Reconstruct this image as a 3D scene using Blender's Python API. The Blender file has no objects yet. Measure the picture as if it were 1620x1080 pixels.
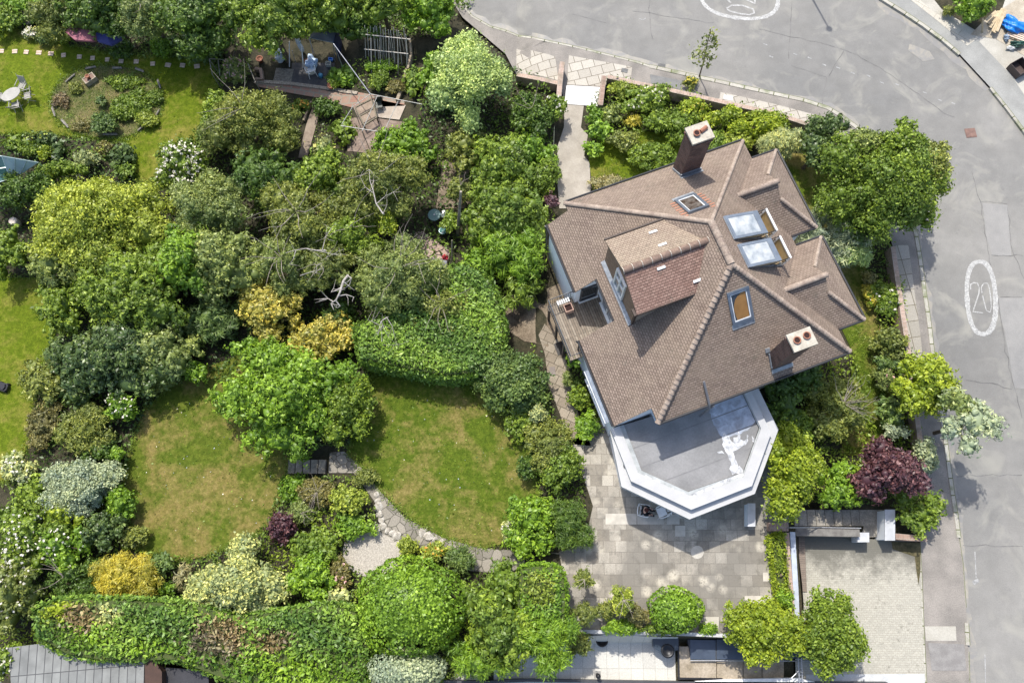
import bpy, bmesh, math, random
import numpy as np
from mathutils import Vector, Matrix, Quaternion
from mathutils.geometry import tessellate_polygon
scn = bpy.context.scene
C = scn.collection
# ---------------------------------------------------------------- camera
FPX, NXP, NYP, HC = 1240.0, 845.0, 890.0, 42.0     # focal length in px of the 1620 px photo, nadir pixel, height above terrace
down = Vector(((NXP-810)/FPX, -(NYP-540)/FPX, -1.0)).normalized()
RQ = down.rotation_difference(Vector((0, 0, -1)))
cam_d = bpy.data.cameras.new('camera')
cam = bpy.data.objects.new('camera', cam_d); C.objects.link(cam)
cam.rotation_mode = 'QUATERNION'; cam.rotation_quaternion = RQ; cam.location = (0, 0, HC)
cam_d.sensor_width = 36; cam_d.lens = 36*FPX/1620; cam_d.clip_end = 2000; cam_d.clip_start = 0.5
scn.camera = cam
# ---------------------------------------------------------------- sky, sun, exposure
SUNV = Vector((0.21, -0.58, -1.0)).normalized()      # direction the light travels
elev = math.asin(-SUNV.z); az = math.atan2(-SUNV.x, -SUNV.y)
w = bpy.data.worlds.new('World'); scn.world = w; w.use_nodes = True
nt = w.node_tree; bgn = nt.nodes['Background']
sky = nt.nodes.new('ShaderNodeTexSky'); sky.sky_type = 'NISHITA'; sky.sun_disc = False
sky.sun_elevation = elev; sky.sun_rotation = az; sky.air_density = 1.0; sky.dust_density = 2.5; sky.ozone_density = 1.0
nt.links.new(sky.outputs[0], bgn.inputs[0]); bgn.inputs[1].default_value = 0.15
sd = bpy.data.lights.new('sun', 'SUN'); sd.energy = 3.1; sd.angle = math.radians(0.9); sd.color = (1, .955, .88)
so = bpy.data.objects.new('sun', sd); C.objects.link(so)
so.rotation_mode = 'QUATERNION'; so.rotation_quaternion = Vector((0, 0, -1)).rotation_difference(SUNV)
so.location = (0, 0, 60)
scn.view_settings.view_transform = 'Standard'; scn.view_settings.look = 'None'
scn.view_settings.gamma = 1; scn.view_settings.exposure = 0.70
# ---------------------------------------------------------------- terrain height and pixel -> ground helpers
def sm(t):
    t = min(1, max(0, t)); return t*t*(3-2*t)
def T(x, y):
    z = -0.6*sm((0.6-x)/1.6) - 0.6*sm((-10.7-x)/1.8)
    if x > 10:
        wd = 0.45+3*sm((y-3.2)/2.5)
        z = min(z, -1.5*sm((14-y)/12.0)*sm((x-13.55)/wd))
    z = min(z, -1.5*sm((-3.5-y)/.35)*sm((x+3.5)/3.0) if x > -3.5 else z)
    return z
def Pz(x, y, z):
    r = RQ @ Vector(((x-810)/FPX, -(y-540)/FPX, -1.0)); t = (z-HC)/r.z
    return Vector((r.x*t, r.y*t, z))
def G(x, y, dz=0.0):
    z = 0
    for _ in range(14):
        p = Pz(x, y, z+dz); z = .5*z+.5*T(p.x, p.y)
    return Pz(x, y, z+dz)
# ---------------------------------------------------------------- object helpers
def link(name, me, parent=None, loc=None, rot=None):
    o = bpy.data.objects.new(name, me); C.objects.link(o)
    if parent: o.parent = parent
    if loc is not None: o.location = loc
    if rot is not None: o.rotation_euler = rot
    return o
def tag(o, label=None, cat=None, group=None, kind=None):
    if label: o['label'] = label
    if cat: o['category'] = cat
    if group: o['group'] = group
    if kind: o['kind'] = kind
    return o
def thing(name, label, cat, loc=(0, 0, 0), rz=0, group=None):
    o = link(name, None, None, loc, (0, 0, rz)); o.empty_display_size = .3
    return tag(o, label, cat, group)
class MB:
    def __init__(s): s.bm = bmesh.new(); s.uv = s.bm.loops.layers.uv.new('UVMap')
    def face(s, pts, uvs=None):
        vs = [s.bm.verts.new(p) for p in pts]
        try: f = s.bm.faces.new(vs)
        except Exception: return None
        if uvs:
            for l, q in zip(f.loops, uvs): l[s.uv].uv = q
        return f
    def hexa(s, b, t):                      # 4 bottom and 4 top points, both counter-clockwise
        s.face([b[3], b[2], b[1], b[0]]); s.face(t)
        for i in range(4):
            j = (i+1) % 4; s.face([b[i], b[j], t[j], t[i]])
        return s
    def box(s, c, sz, rz=0, ry=0, rx=0):
        m = Matrix.Translation(c) @ Matrix.Rotation(rz, 4, 'Z') @ Matrix.Rotation(ry, 4, 'Y') @ Matrix.Rotation(rx, 4, 'X')
        x, y, z = sz[0]/2, sz[1]/2, sz[2]/2
        b = [m @ Vector(q) for q in ((-x, -y, -z), (x, -y, -z), (x, y, -z), (-x, y, -z))]
        t = [m @ Vector(q) for q in ((-x, -y, z), (x, -y, z), (x, y, z), (-x, y, z))]
        return s.hexa(b, t)
    def tube(s, pts, rad, n=6, cap=True):
        pts = [Vector(p) for p in pts]; R = rad if isinstance(rad, (list, tuple)) else [rad]*len(pts)
        rings = []; a = None
        for i, p in enumerate(pts):
            d = (pts[min(i+1, len(pts)-1)]-pts[max(i-1, 0)])
            if d.length < 1e-6: d = Vector((0, 0, 1))
            d.normalize()
            if a is None: a = d.orthogonal().normalized()
            a = (a-d*a.dot(d))
            a = a.normalized() if a.length > 1e-4 else d.orthogonal().normalized()
            b = d.cross(a)
            rings.append([s.bm.verts.new(p+(a*math.cos(2*math.pi*k/n)+b*math.sin(2*math.pi*k/n))*R[i]) for k in range(n)])
        for i in range(len(rings)-1):
            for k in range(n):
                s.bm.faces.new((rings[i][k], rings[i][(k+1) % n], rings[i+1][(k+1) % n], rings[i+1][k]))
        if cap and n > 2:
            s.bm.faces.new(rings[0][::-1]); s.bm.faces.new(rings[-1])
        return s
    def lathe(s, c, prof, n=20):            # prof: (r, z) list
        c = Vector(c); rings = []
        for r, z in prof:
            rings.append([s.bm.verts.new(c+Vector((r*math.cos(2*math.pi*k/n), r*math.sin(2*math.pi*k/n), z))) for k in range(n)])
        for i in range(len(rings)-1):
            for k in range(n):
                s.bm.faces.new((rings[i][k], rings[i][(k+1) % n], rings[i+1][(k+1) % n], rings[i+1][k]))
        s.bm.faces.new(rings[0][::-1]); s.bm.faces.new(rings[-1])
        return s
    def prism(s, poly, z0, z1):             # vertical prism over a plan polygon
        n = len(poly)
        a = sum(poly[i][0]*poly[(i+1) % n][1]-poly[(i+1) % n][0]*poly[i][1] for i in range(n))
        if a < 0: poly = poly[::-1]
        b = [s.bm.verts.new((p[0], p[1], z0)) for p in poly]; t = [s.bm.verts.new((p[0], p[1], z1)) for p in poly]
        s.bm.faces.new(b[::-1]); s.bm.faces.new(t)
        for i in range(n): s.bm.faces.new((b[i], b[(i+1) % n], t[(i+1) % n], t[i]))
        return s
    def slab(s, pts, th, axis=Vector((0, 0, -1))):   # planar polygon given thickness
        n = len(pts); t = [s.bm.verts.new(p) for p in pts]; b = [s.bm.verts.new(Vector(p)+axis*th) for p in pts]
        f = s.bm.faces.new(t); s.bm.faces.new(b[::-1])
        for i in range(n): s.bm.faces.new((t[(i+1) % n], t[i], b[i], b[(i+1) % n]))
        return f
    def uvbox(s, frame=None):               # metres, projected on the face plane
        for f in s.bm.faces:
            nrm = f.normal if f.normal.length > 0 else Vector((0, 0, 1))
            f.normal_update(); nrm = f.normal
            e = Vector((0, 0, 1)).cross(nrm)
            e = e.normalized() if e.length > .05 else Vector((1, 0, 0))
            g = nrm.cross(e)
            for l in f.loops: l[s.uv].uv = (l.vert.co.dot(e), l.vert.co.dot(g))
        return s
    def build(s, name, m, parent=None, smooth=False, uv=True, loc=None):
        s.bm.normal_update()
        if uv: s.uvbox()
        me = bpy.data.meshes.new(name); s.bm.to_mesh(me); s.bm.free()
        for mm in (m if isinstance(m, (list, tuple)) else [m]): me.materials.append(mm)
        if smooth: me.polygons.foreach_set('use_smooth', [True]*len(me.polygons))
        return link(name, me, parent, loc)
# ---------------------------------------------------------------- materials
class NT:
    def __init__(s, name):
        s.m = bpy.data.materials.new(name); s.m.use_nodes = True; s.t = s.m.node_tree; s.n = s.t.nodes
        s.b = s.n['Principled BSDF']; s.out = s.n['Material Output']
        s.b.inputs['Specular IOR Level'].default_value = .25
    def new(s, ty, **k):
        q = s.n.new(ty)
        for a, v in k.items(): setattr(q, a, v)
        return q
    def l(s, a, b): s.t.links.new(a, b)
    def coord(s, kind='Object'): return s.new('ShaderNodeTexCoord').outputs[kind]
    def noise(s, scale, detail=3, rough=.55, vec=None, dist=0):
        q = s.new('ShaderNodeTexNoise'); q.inputs['Scale'].default_value = scale; q.inputs['Detail'].default_value = detail
        q.inputs['Roughness'].default_value = rough; q.inputs['Distortion'].default_value = dist
        s.l(vec if vec is not None else s.coord(), q.inputs['Vector']); return q.outputs[0]
    def ramp(s, fac, stops):
        q = s.new('ShaderNodeValToRGB'); e = q.color_ramp.elements
        while len(e) < len(stops): e.new(.5)
        for i, (p, c) in enumerate(stops):
            e[i].position = p; e[i].color = (c, c, c, 1) if isinstance(c, (int, float)) else (*c, 1)
        s.l(fac, q.inputs[0]); return q.outputs[0]
    def mix(s, fac, a, b, mode='MIX'):
        q = s.new('ShaderNodeMix', data_type='RGBA', blend_type=mode)
        for i, v in ((0, fac), (6, a), (7, b)):
            if isinstance(v, (int, float)): q.inputs[i].default_value = v if i == 0 else (v, v, v, 1)
            elif isinstance(v, tuple): q.inputs[i].default_value = (*v, 1)
            else: s.l(v, q.inputs[i])
        return q.outputs[2]
    def bump(s, h, st=.4, dist=.02):
        q = s.new('ShaderNodeBump'); q.inputs['Strength'].default_value = st; q.inputs['Distance'].default_value = dist
        s.l(h, q.inputs['Height']); s.l(q.outputs[0], s.b.inputs['Normal'])
    def col(s, c):
        if isinstance(c, tuple): s.b.inputs['Base Color'].default_value = (*c, 1)
        else: s.l(c, s.b.inputs['Base Color'])
        return s
def mnoise(name, c1, c2, scale=3, rough=.85, fine=40, fa=.25, bump=.3, metal=0, spec=.25):
    t = NT(name); a = t.noise(scale, 4); c = t.ramp(a, [(.35, c1), (.65, c2)])
    f = t.noise(fine, 3); g = t.ramp(f, [(.3, 1-fa), (.7, 1+fa*.6)])
    t.col(t.mix(1.0, c, g, 'MULTIPLY')); t.b.inputs['Roughness'].default_value = rough
    t.b.inputs['Metallic'].default_value = metal; t.b.inputs['Specular IOR Level'].default_value = spec
    if bump: t.bump(f, bump, .01)
    return t.m
def mbrick(name, c1, c2, mo, w, h, ms=.01, coord='UV', rot=0, stain=None, bump=.6, off=.5, stsc=.6, bias=0, extra=None):
    t = NT(name); vec = t.coord(coord)
    mp = t.new('ShaderNodeMapping'); mp.inputs['Rotation'].default_value = (0, 0, rot); t.l(vec, mp.inputs[0])
    b = t.new('ShaderNodeTexBrick'); b.inputs['Scale'].default_value = 1; b.inputs['Brick Width'].default_value = w
    b.inputs['Row Height'].default_value = h; b.inputs['Mortar Size'].default_value = ms; b.inputs['Mortar Smooth'].default_value = .1
    b.inputs['Bias'].default_value = bias; b.offset = off
    b.inputs[1].default_value = (*c1, 1); b.inputs[2].default_value = (*c2, 1); b.inputs[3].default_value = (*mo, 1)
    t.l(mp.outputs[0], b.inputs[0])
    c = b.outputs[0]; f = t.noise(22, 4); c = t.mix(1.0, c, t.ramp(f, [(.3, .8), (.7, 1.16)]), 'MULTIPLY')
    if stain:
        for (sc, lo, hi, colr) in stain:
            c = t.mix(t.ramp(t.noise(sc, 5, .6), [(lo, 0.0), (hi, 1.0)]), c, t.mix(.6, c, colr))
    if extra: c = extra(t, c)
    t.col(c); t.b.inputs['Roughness'].default_value = .88
    q = t.new('ShaderNodeMath', operation='MULTIPLY'); q.inputs[1].default_value = -1; t.l(b.outputs['Fac'], q.inputs[0])
    t.bump(q.outputs[0], bump, .02)
    return t.m
def mflat(name, c, rough=.5, metal=0, spec=.4, var=.12):
    return mnoise(name, tuple(x*(1-var) for x in c), tuple(min(1, x*(1+var)) for x in c), 2.5, rough, 60, .08, .05, metal, spec)
def mleaf(name, cols, trans=.22, rough=.5, spec=.4):
    t = NT(name); a = t.new('ShaderNodeAttribute', attribute_name='v'); b = t.new('ShaderNodeAttribute', attribute_name='w')
    n = len(cols); c = t.ramp(a.outputs['Fac'], [(i/(n-1), q) for i, q in enumerate(cols)])
    c = t.mix(1.0, c, t.ramp(b.outputs['Fac'], [(0, (.60, .66, .78)), (1, (1.34, 1.24, 1.0))]), 'MULTIPLY')
    t.col(c); t.b.inputs['Roughness'].default_value = rough; t.b.inputs['Specular IOR Level'].default_value = spec
    tr = t.new('ShaderNodeBsdfTranslucent'); t.l(c, tr.inputs[0])
    mx = t.new('ShaderNodeMixShader'); mx.inputs[0].default_value = trans
    t.l(t.b.outputs[0], mx.inputs[1]); t.l(tr.outputs[0], mx.inputs[2]); t.l(mx.outputs[0], t.out.inputs[0])
    return t.m
LEAF = {}
def leafmat(p):
    pal = dict(
        dark=[(0.046, 0.086, 0.0136), (0.092, 0.162, 0.0231), (0.165, 0.265, 0.0442)],
        darkgloss=[(0.0495, 0.0825, 0.0234), (0.0935, 0.149, 0.0378), (0.22, 0.297, 0.099)],
        mid=[(0.0857, 0.138, 0.015), (0.171, 0.258, 0.0272), (0.286, 0.393, 0.0578)],
        bright=[(0.0941, 0.175, 0.012), (0.174, 0.308, 0.0228), (0.291, 0.451, 0.051)],
        lime=[(0.156, 0.221, 0.0136), (0.26, 0.345, 0.0231), (0.406, 0.485, 0.0544)],
        yellow=[(0.199, 0.254, 0.0316), (0.336, 0.406, 0.0496), (0.482, 0.553, 0.0988)],
        gold=[(0.323, 0.27, 0.03), (0.503, 0.44, 0.045), (0.646, 0.6, 0.13)],
        goldvar=[(0.105, 0.163, 0.027), (0.525, 0.449, 0.072), (0.819, 0.714, 0.216)],
        cream=[(0.171, 0.251, 0.0999), (0.427, 0.471, 0.191), (0.825, 0.825, 0.291)],
        silver=[(0.24, 0.306, 0.171), (0.38, 0.449, 0.275), (0.56, 0.622, 0.418)],
        sage=[(0.248, 0.35, 0.105), (0.442, 0.574, 0.179), (0.69, 0.798, 0.315)],
        grey=[(0.131, 0.179, 0.0442), (0.241, 0.302, 0.0765), (0.406, 0.472, 0.162)],
        olive=[(0.115, 0.145, 0.0272), (0.213, 0.253, 0.051), (0.345, 0.385, 0.102)],
        purple=[(.045, .018, .022), (.10, .042, .052), (.22, .115, .13)],
        blue=[(0.0708, 0.124, 0.0301), (0.136, 0.211, 0.0518), (0.243, 0.34, 0.1)],
        brown=[(.12, .10, .035), (.21, .20, .06), (.33, .31, .12)],
        hedge=[(0.0776, 0.151, 0.0217), (0.16, 0.279, 0.0361), (0.3, 0.451, 0.0867)],
        dead=[(.09, .065, .03), (.20, .15, .08), (.42, .38, .20)],
        white=[(.62, .60, .52), (.75, .73, .68), (.80, .80, .76)],
        pink=[(.5, .2, .25), (.7, .45, .45), (.75, .6, .58)],
        straw=[(.20, .19, .07), (.34, .31, .14), (.46, .42, .22)],
        orange=[(.5, .2, .03), (.65, .35, .05), (.7, .5, .1)],
    )
    if p not in LEAF:
        LEAF[p] = mleaf('leaf_'+p, pal[p], .15 if p not in ('white', 'purple', 'darkgloss') else .12, .36 if p == 'darkgloss' else .46)
    return LEAF[p]
BARK = mnoise('bark', (.10, .075, .05), (.17, .13, .09), 6)
PALEBARK = mnoise('pale_bark', (.20, .17, .14), (.34, .30, .25), 6)
# ---------------------------------------------------------------- foliage
RNG = np.random.default_rng(7)
def unit(a): return a/np.maximum(1e-6, np.linalg.norm(a, axis=1, keepdims=True))
class Fol:
    def __init__(s): s.v = []; s.f = []; s.a = []; s.w = []; s.n = 0
    def leaves(s, c, nrm, L, W, jit=.6, w=None, dirs=None, fold=.25):
        n = len(c)
        if not n: return
        nr = unit(unit(nrm)+RNG.normal(0, jit, (n, 3)))
        d = RNG.normal(0, 1, (n, 3)) if dirs is None else dirs+RNG.normal(0, .35, (n, 3))
        d = unit(d-nr*np.sum(d*nr, 1, keepdims=True)); sdir = np.cross(nr, d)
        k = RNG.uniform(.45, 1.45, (n, 1)); l = d*L*.5*k; ww = sdir*W*.5*k; up = nr*W*fold*k
        q = np.stack([c-l, c+ww-up*.3+l*.1, c+l-up, c-ww-up*.3+l*.1], 1).reshape(-1, 3)
        s.v.append(q); s.f.append(np.arange(4*n)+s.n); s.n += 4*n
        s.a.append(RNG.beta(2, 2, n)); s.w.append(np.full(n, .5) if w is None else np.broadcast_to(w, (n,)).astype(float))
    def sprigs(s, c, nrm, L, W, jit, w, k=5):
        n = max(1, len(c)//k); c = c[:n]; nr = unit(unit(nrm[:n])+RNG.normal(0, jit*.8, (n, 3))); w = np.broadcast_to(w, (len(w),))[:n] if hasattr(w, '__len__') else np.full(n, w)
        a = unit(np.cross(nr, RNG.normal(0, 1, (n, 3)))); b = np.cross(nr, a); sc = RNG.uniform(.7, 1.25, (n, 1))
        for i in range(k):
            th = 2*math.pi*i/k+RNG.normal(0, .25, (n, 1)); d = a*np.cos(th)+b*np.sin(th); up = RNG.uniform(-.25, .35, (n, 1))
            s.leaves(c+(d+nr*up)*L*.5*sc, nr+d*.45, L, W, .22, w, d*6+nr*up*4)
    def build(s, name, mat, parent=None, cores=None):
        V = np.concatenate(s.v) if s.v else np.zeros((0, 3)); nq = len(V)//4
        A = np.concatenate(s.a); Wt = np.concatenate(s.w)
        cv, cf = [], []
        if cores: cv, cf = cores
        me = bpy.data.meshes.new(name)
        ncf = len(cf); cvn = np.array(cv).reshape(-1, 3)
        allv = np.concatenate([V, cvn]) if len(cvn) else V
        me.vertices.add(len(allv)); me.vertices.foreach_set('co', allv.astype(np.float32).ravel())
        sizes = [4]*nq+[len(f) for f in cf]
        idx = list(range(4*nq))
        for f in cf: idx += [i+4*nq for i in f]
        me.loops.add(len(idx)); me.loops.foreach_set('vertex_index', idx)
        me.polygons.add(len(sizes)); st = np.concatenate([[0], np.cumsum(sizes)[:-1]])
        me.polygons.foreach_set('loop_start', st.astype(np.int32))
        me.update(calc_edges=True)
        for nm, arr, dv in (('v', A, .35), ('w', Wt, .35)):
            at = me.attributes.new(nm, 'FLOAT', 'FACE')
            at.data.foreach_set('value', np.concatenate([arr, np.full(ncf, dv)]).astype(np.float32))
        me.materials.append(mat)
        return link(name, me, parent)
_t = (1+5**.5)/2
_bm = bmesh.new(); bmesh.ops.create_icosphere(_bm, subdivisions=2, radius=1)
ICOV = np.array([v.co[:] for v in _bm.verts]); ICOF = [tuple(v.index for v in f.verts) for f in _bm.faces]; _bm.free()
def core_add(cv, cf, c, r):
    b = len(cv); j = 1+RNG.normal(0, .08, (len(ICOV), 1))
    cv.extend((ICOV*j*np.array(r)+np.array(c)).tolist()); cf.extend([tuple(i+b for i in f) for f in ICOF])
STY = dict(  # leaf length, width, clump size range, cover, jitter, clumps, protrusion
    C=dict(L=.20, W=.10, s=(.20, .36), cov=1.15, jit=.65, k=34, out=.95),
    D=dict(L=.15, W=.085, s=(.16, .30), cov=1.2, jit=.7, k=46, out=1.0),
    A=dict(L=.16, W=.055, s=(.14, .26), cov=.95, jit=.8, k=46, out=1.05),
    S=dict(L=.36, W=.055, s=(.20, .32), cov=1.1, jit=.5, k=30, out=1.0),
    F=dict(L=.13, W=.085, s=(.3, .42), cov=1.5, jit=.55, k=40, out=.74),
    L=dict(L=.34, W=.21, s=(.26, .4), cov=1.1, jit=.5, k=22, out=.85),
)
def crown(name, c, rx, ry, rz, sty, mat, parent, seed=0, scale=1.0, kmul=1.0, flowers=None, flow=0, corek=.52):
    """leaf clumps spread over several overlapping lobes of a crown; returns clump centres"""
    g = STY[sty]; c = np.array(c); R = math.sqrt(rx*ry); E3 = np.array([rx, ry, rz])
    L, Wd = g['L']*scale, g['W']*scale
    if R < .8: L *= .78; Wd *= .78
    fo = Fol(); cv, cf = [], []; cores = []
    if sty == 'F':                          # clipped dome: even leaf skin with shallow dimples
        n = int(2*math.pi*R*R*1.25/(L*Wd*.5)*1.9); dd = unit(RNG.normal(0, 1, (n, 3))); dd = dd[dd[:, 2] > -.35]
        t_ = np.arctan2(dd[:, 1], dd[:, 0]); hz = dd[:, 2]
        wv = 1+.035*np.sin(t_*3+1.3)+.03*np.sin(t_*5+hz*4)+.028*np.sin(dd[:, 0]*17+3*np.sin(dd[:, 1]*9))*np.sin(dd[:, 1]*15+1)
        sq = 1/np.maximum(np.abs(dd).max(1), .72)**.35
        pts = c+dd*E3*(wv*1.0*RNG.normal(1, .022, len(dd)))[:, None]
        fo.leaves(pts, dd/E3, L, Wd, .55, np.clip(.5+.25*np.sin(pts[:, 0]*1.7+pts[:, 1])+RNG.normal(0, .16, len(dd)), 0, 1))
        core_add(cv, cf, c, E3*.84); fo.build(name, mat, parent, (cv, cf))
        return [(c+d_*E3*.8, R*.2) for d_ in unit(RNG.normal(0, 1, (12, 3)))]
    else:
        n = 1+int(RNG.integers(4, 6) if R < 1.2 else RNG.integers(5, 9)); th0 = RNG.uniform(0, 6.28); lobes = [(np.array([RNG.uniform(-.12, .12), RNG.uniform(-.12, .12), .12]), RNG.uniform(.50, .64))]
        for i in range(n-1):
            th = th0+6.283*i/(n-1)+RNG.uniform(-.35, .35); r = RNG.uniform(.36, .54) if R < 1.2 else RNG.uniform(.46, .74); q = RNG.uniform(.30, .56) if R < 1.2 else RNG.uniform(.24, .52)
            lobes.append((np.array([math.cos(th)*r, math.sin(th)*r, RNG.uniform(-.30, .08)]), q))
        if R > 1.8:
            for i in range(int(5*kmul)): th = RNG.uniform(0, 6.28); r = RNG.uniform(.05, .45); lobes.append((np.array([math.cos(th)*r, math.sin(th)*r, RNG.uniform(.25, .5)-r*.3]), RNG.uniform(.22, .34)))
    fl_n = []
    for lc, lr in lobes:
        lw = RNG.uniform(.1, .9); s0 = (g['s'][0]+g['s'][1])*.5*R*.62*(1 if sty != 'F' else 1.0); s0 = max(.16, min(s0, .5 if sty != 'F' else .45))
        lobeR = lr*R; k = max(3, int(1.5*kmul**.5*(lobeR/s0)**2*(1 if sty != 'F' else .9)))
        for i in range(k):
            h = 1-1.15*(i+.5)/k; th = i*2.39996+RNG.uniform(-.4, .4); rr = math.sqrt(max(0, 1-h*h)); d = np.array([rr*math.cos(th), rr*math.sin(th), h])
            s = s0*RNG.uniform(.7, 1.3) if sty != 'F' else s0*RNG.uniform(.9, 1.1)
            q = max(.1, 1-s/lobeR*.7)*(RNG.uniform(.86, 1.10) if sty != 'F' else 1.0)
            p = c+(lc+d*lr*q)*E3; sz = np.array([s, s, s*min(1, max(.6, rz/R))]); cores.append((p, s))
            cw = min(1, max(0, lw+RNG.normal(0, .22)))
            n = int(2*math.pi*s*s*1.3/(L*Wd*.5)*g['cov']*.62)
            dd = unit(RNG.normal(0, 1, (n, 3))); o = d*[1, 1, 1.0]+np.array([0, 0, .35]); dd = dd[(dd@(o/np.linalg.norm(o))) > -.2]
            rad = RNG.uniform(.70, 1.10, (len(dd), 1)); stray = RNG.random((len(dd), 1)) < .16; rad = np.where(stray, rad+RNG.uniform(.05, .75, rad.shape), rad)
            ww = np.clip(cw+RNG.normal(0, .14, len(dd)), 0, 1)
            if sty in 'CL' or (sty == 'S' and scale >= 1): fo.sprigs(p+dd*sz*rad, dd+np.array([0, 0, .55]), L, Wd*.9, g['jit'], ww, 5 if sty != 'S' else 7)
            else: fo.leaves(p+dd*sz*rad, dd+np.array([0, 0, .55]), L, Wd, g['jit']+.15, ww, dd if sty in 'S' else None)
            core_add(cv, cf, p, sz*corek)
        core_add(cv, cf, c+lc*E3, E3*lr*.64)
    o = fo.build(name, mat, parent, (cv, cf))
    if flowers and flow:
        fb = Fol(); n = int(flow*1.6); dd = unit(RNG.normal(0, 1, (n*3, 3))); dd = dd[dd[:, 2] > .15][:n]; zmed = np.median([q[0][2] for q in cores]); top_ = [q for q in cores if q[0][2] >= zmed] or cores
        ci = RNG.integers(0, len(top_), len(dd)); cp = np.array([top_[i][0] for i in ci]); cs = np.array([[top_[i][1]] for i in ci]); base = cp+dd*cs*1.08
        for _ in range(3): fb.leaves(base+RNG.normal(0, .02, base.shape), dd+[0, 0, .8], .12, .1, .4, .6)
        fb.build('blossom', leafmat(flowers), parent)
    return cores
def trunk(parent, base, top, r, cores, mat=BARK, nl=7, bare=0, name='trunk'):
    m = MB(); base = Vector(base); top = Vector(top)
    mid = base.lerp(top, .5)+Vector((RNG.uniform(-.1, .1), RNG.uniform(-.1, .1), 0))
    m.tube([base-Vector((0, 0, .2)), base+Vector((0, 0, .15)), mid, top], [r*1.5, r*1.1, r*.85, r*.55], 7)
    if cores:
        ids = RNG.choice(len(cores), min(nl, len(cores)), replace=False)
        for i in ids:
            q = Vector(cores[i][0]); a = base.lerp(top, RNG.uniform(.55, .98)); b = a.lerp(q, .5)+Vector((0, 0, .12*(q-a).length))
            m.tube([a, b, q], [r*.5, r*.35, r*.12], 5)
    return m.build(name, mat, parent, uv=False)
def twigs(parent, pts_list, r=.03, mat=PALEBARK, name='bare_branch'):
    m = MB()
    for pts in pts_list:
        n = len(pts); m.tube(pts, [r*(1-.75*i/(n-1)) for i in range(n)], 5)
    return m.build(name, mat, parent, uv=False)
def rtwigs(c, n, R, h, dirv=None, spread=.9):
    out = []
    for i in range(n):
        th = RNG.uniform(0, 6.28); d = Vector((math.cos(th), math.sin(th), 0))
        if dirv is not None: d = (Vector(dirv)+d*spread).normalized()
        p = Vector(c); pts = [p.copy()]; hh = RNG.uniform(.3, 1)*h
        for k in range(4):
            d = (d+Vector(RNG.normal(0, .28, 3))).normalized(); d.z = abs(d.z)*.4
            p = p+d*R/4*RNG.uniform(.7, 1.2)+Vector((0, 0, hh/4)); pts.append(p.copy())
        out.append(pts)
    return out
def plant(name, cat, px, py, rx, ry, h, sty, pal, label, flowers=None, flow=0, bare=0, scale=1.0, kmul=1.0, group=None, bark=BARK, flat=None, twd=None):
    g0 = G(px, py); s = (Pz(px+10, py, g0.z+h*.6)-Pz(px, py, g0.z+h*.6)).length/10
    RX, RY = rx*s*(1.14 if sty != 'F' else 1.02), ry*s*(1.14 if sty != 'F' else 1.02); rz = flat if flat else min(h*.52, (RX+RY)*.5*.95)
    c = G(px, py, h-rz*1.0)
    base = Vector((c.x, c.y, T(c.x, c.y)))
    root = thing(name, label, cat, base, 0, group)
    inv = -base
    cl = Vector((0, 0, c.z-base.z))
    cores = crown('foliage' if h < 2.6 else 'crown', cl, RX*.97, RY*.97, rz, sty, leafmat(pal), root, scale=scale, kmul=kmul, flowers=flowers, flow=flow)
    if h >= 1.4: trunk(root, (0, 0, 0), cl, .035+.022*h, cores, bark, name='trunk' if h >= 2.6 else 'stem')
    if bare: twigs(root, rtwigs(cl+Vector((0, 0, rz*.55)), bare, (RX+RY)*.48, rz*.5, twd), .012+.0025*h)
    return root
def inpoly(x, y, P):
    r = np.zeros(x.shape, bool); n = len(P)
    for i in range(n):
        x1, y1 = P[i][:2]; x2, y2 = P[(i+1) % n][:2]
        c = ((y1 > y) != (y2 > y)); r ^= c & (x < (x2-x1)*(y-y1)/((y2-y1) or 1e-9)+x1)
    return r
def edged(x, y, P):
    d = np.full(x.shape, 1e9); n = len(P)
    for i in range(n):
        a = np.array(P[i][:2]); b = np.array(P[(i+1) % n][:2]); ab = b-a; L2 = max(1e-9, ab@ab)
        t = np.clip(((x-a[0])*ab[0]+(y-a[1])*ab[1])/L2, 0, 1)
        d = np.minimum(d, np.hypot(x-a[0]-t*ab[0], y-a[1]-t*ab[1]))
    return d
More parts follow.
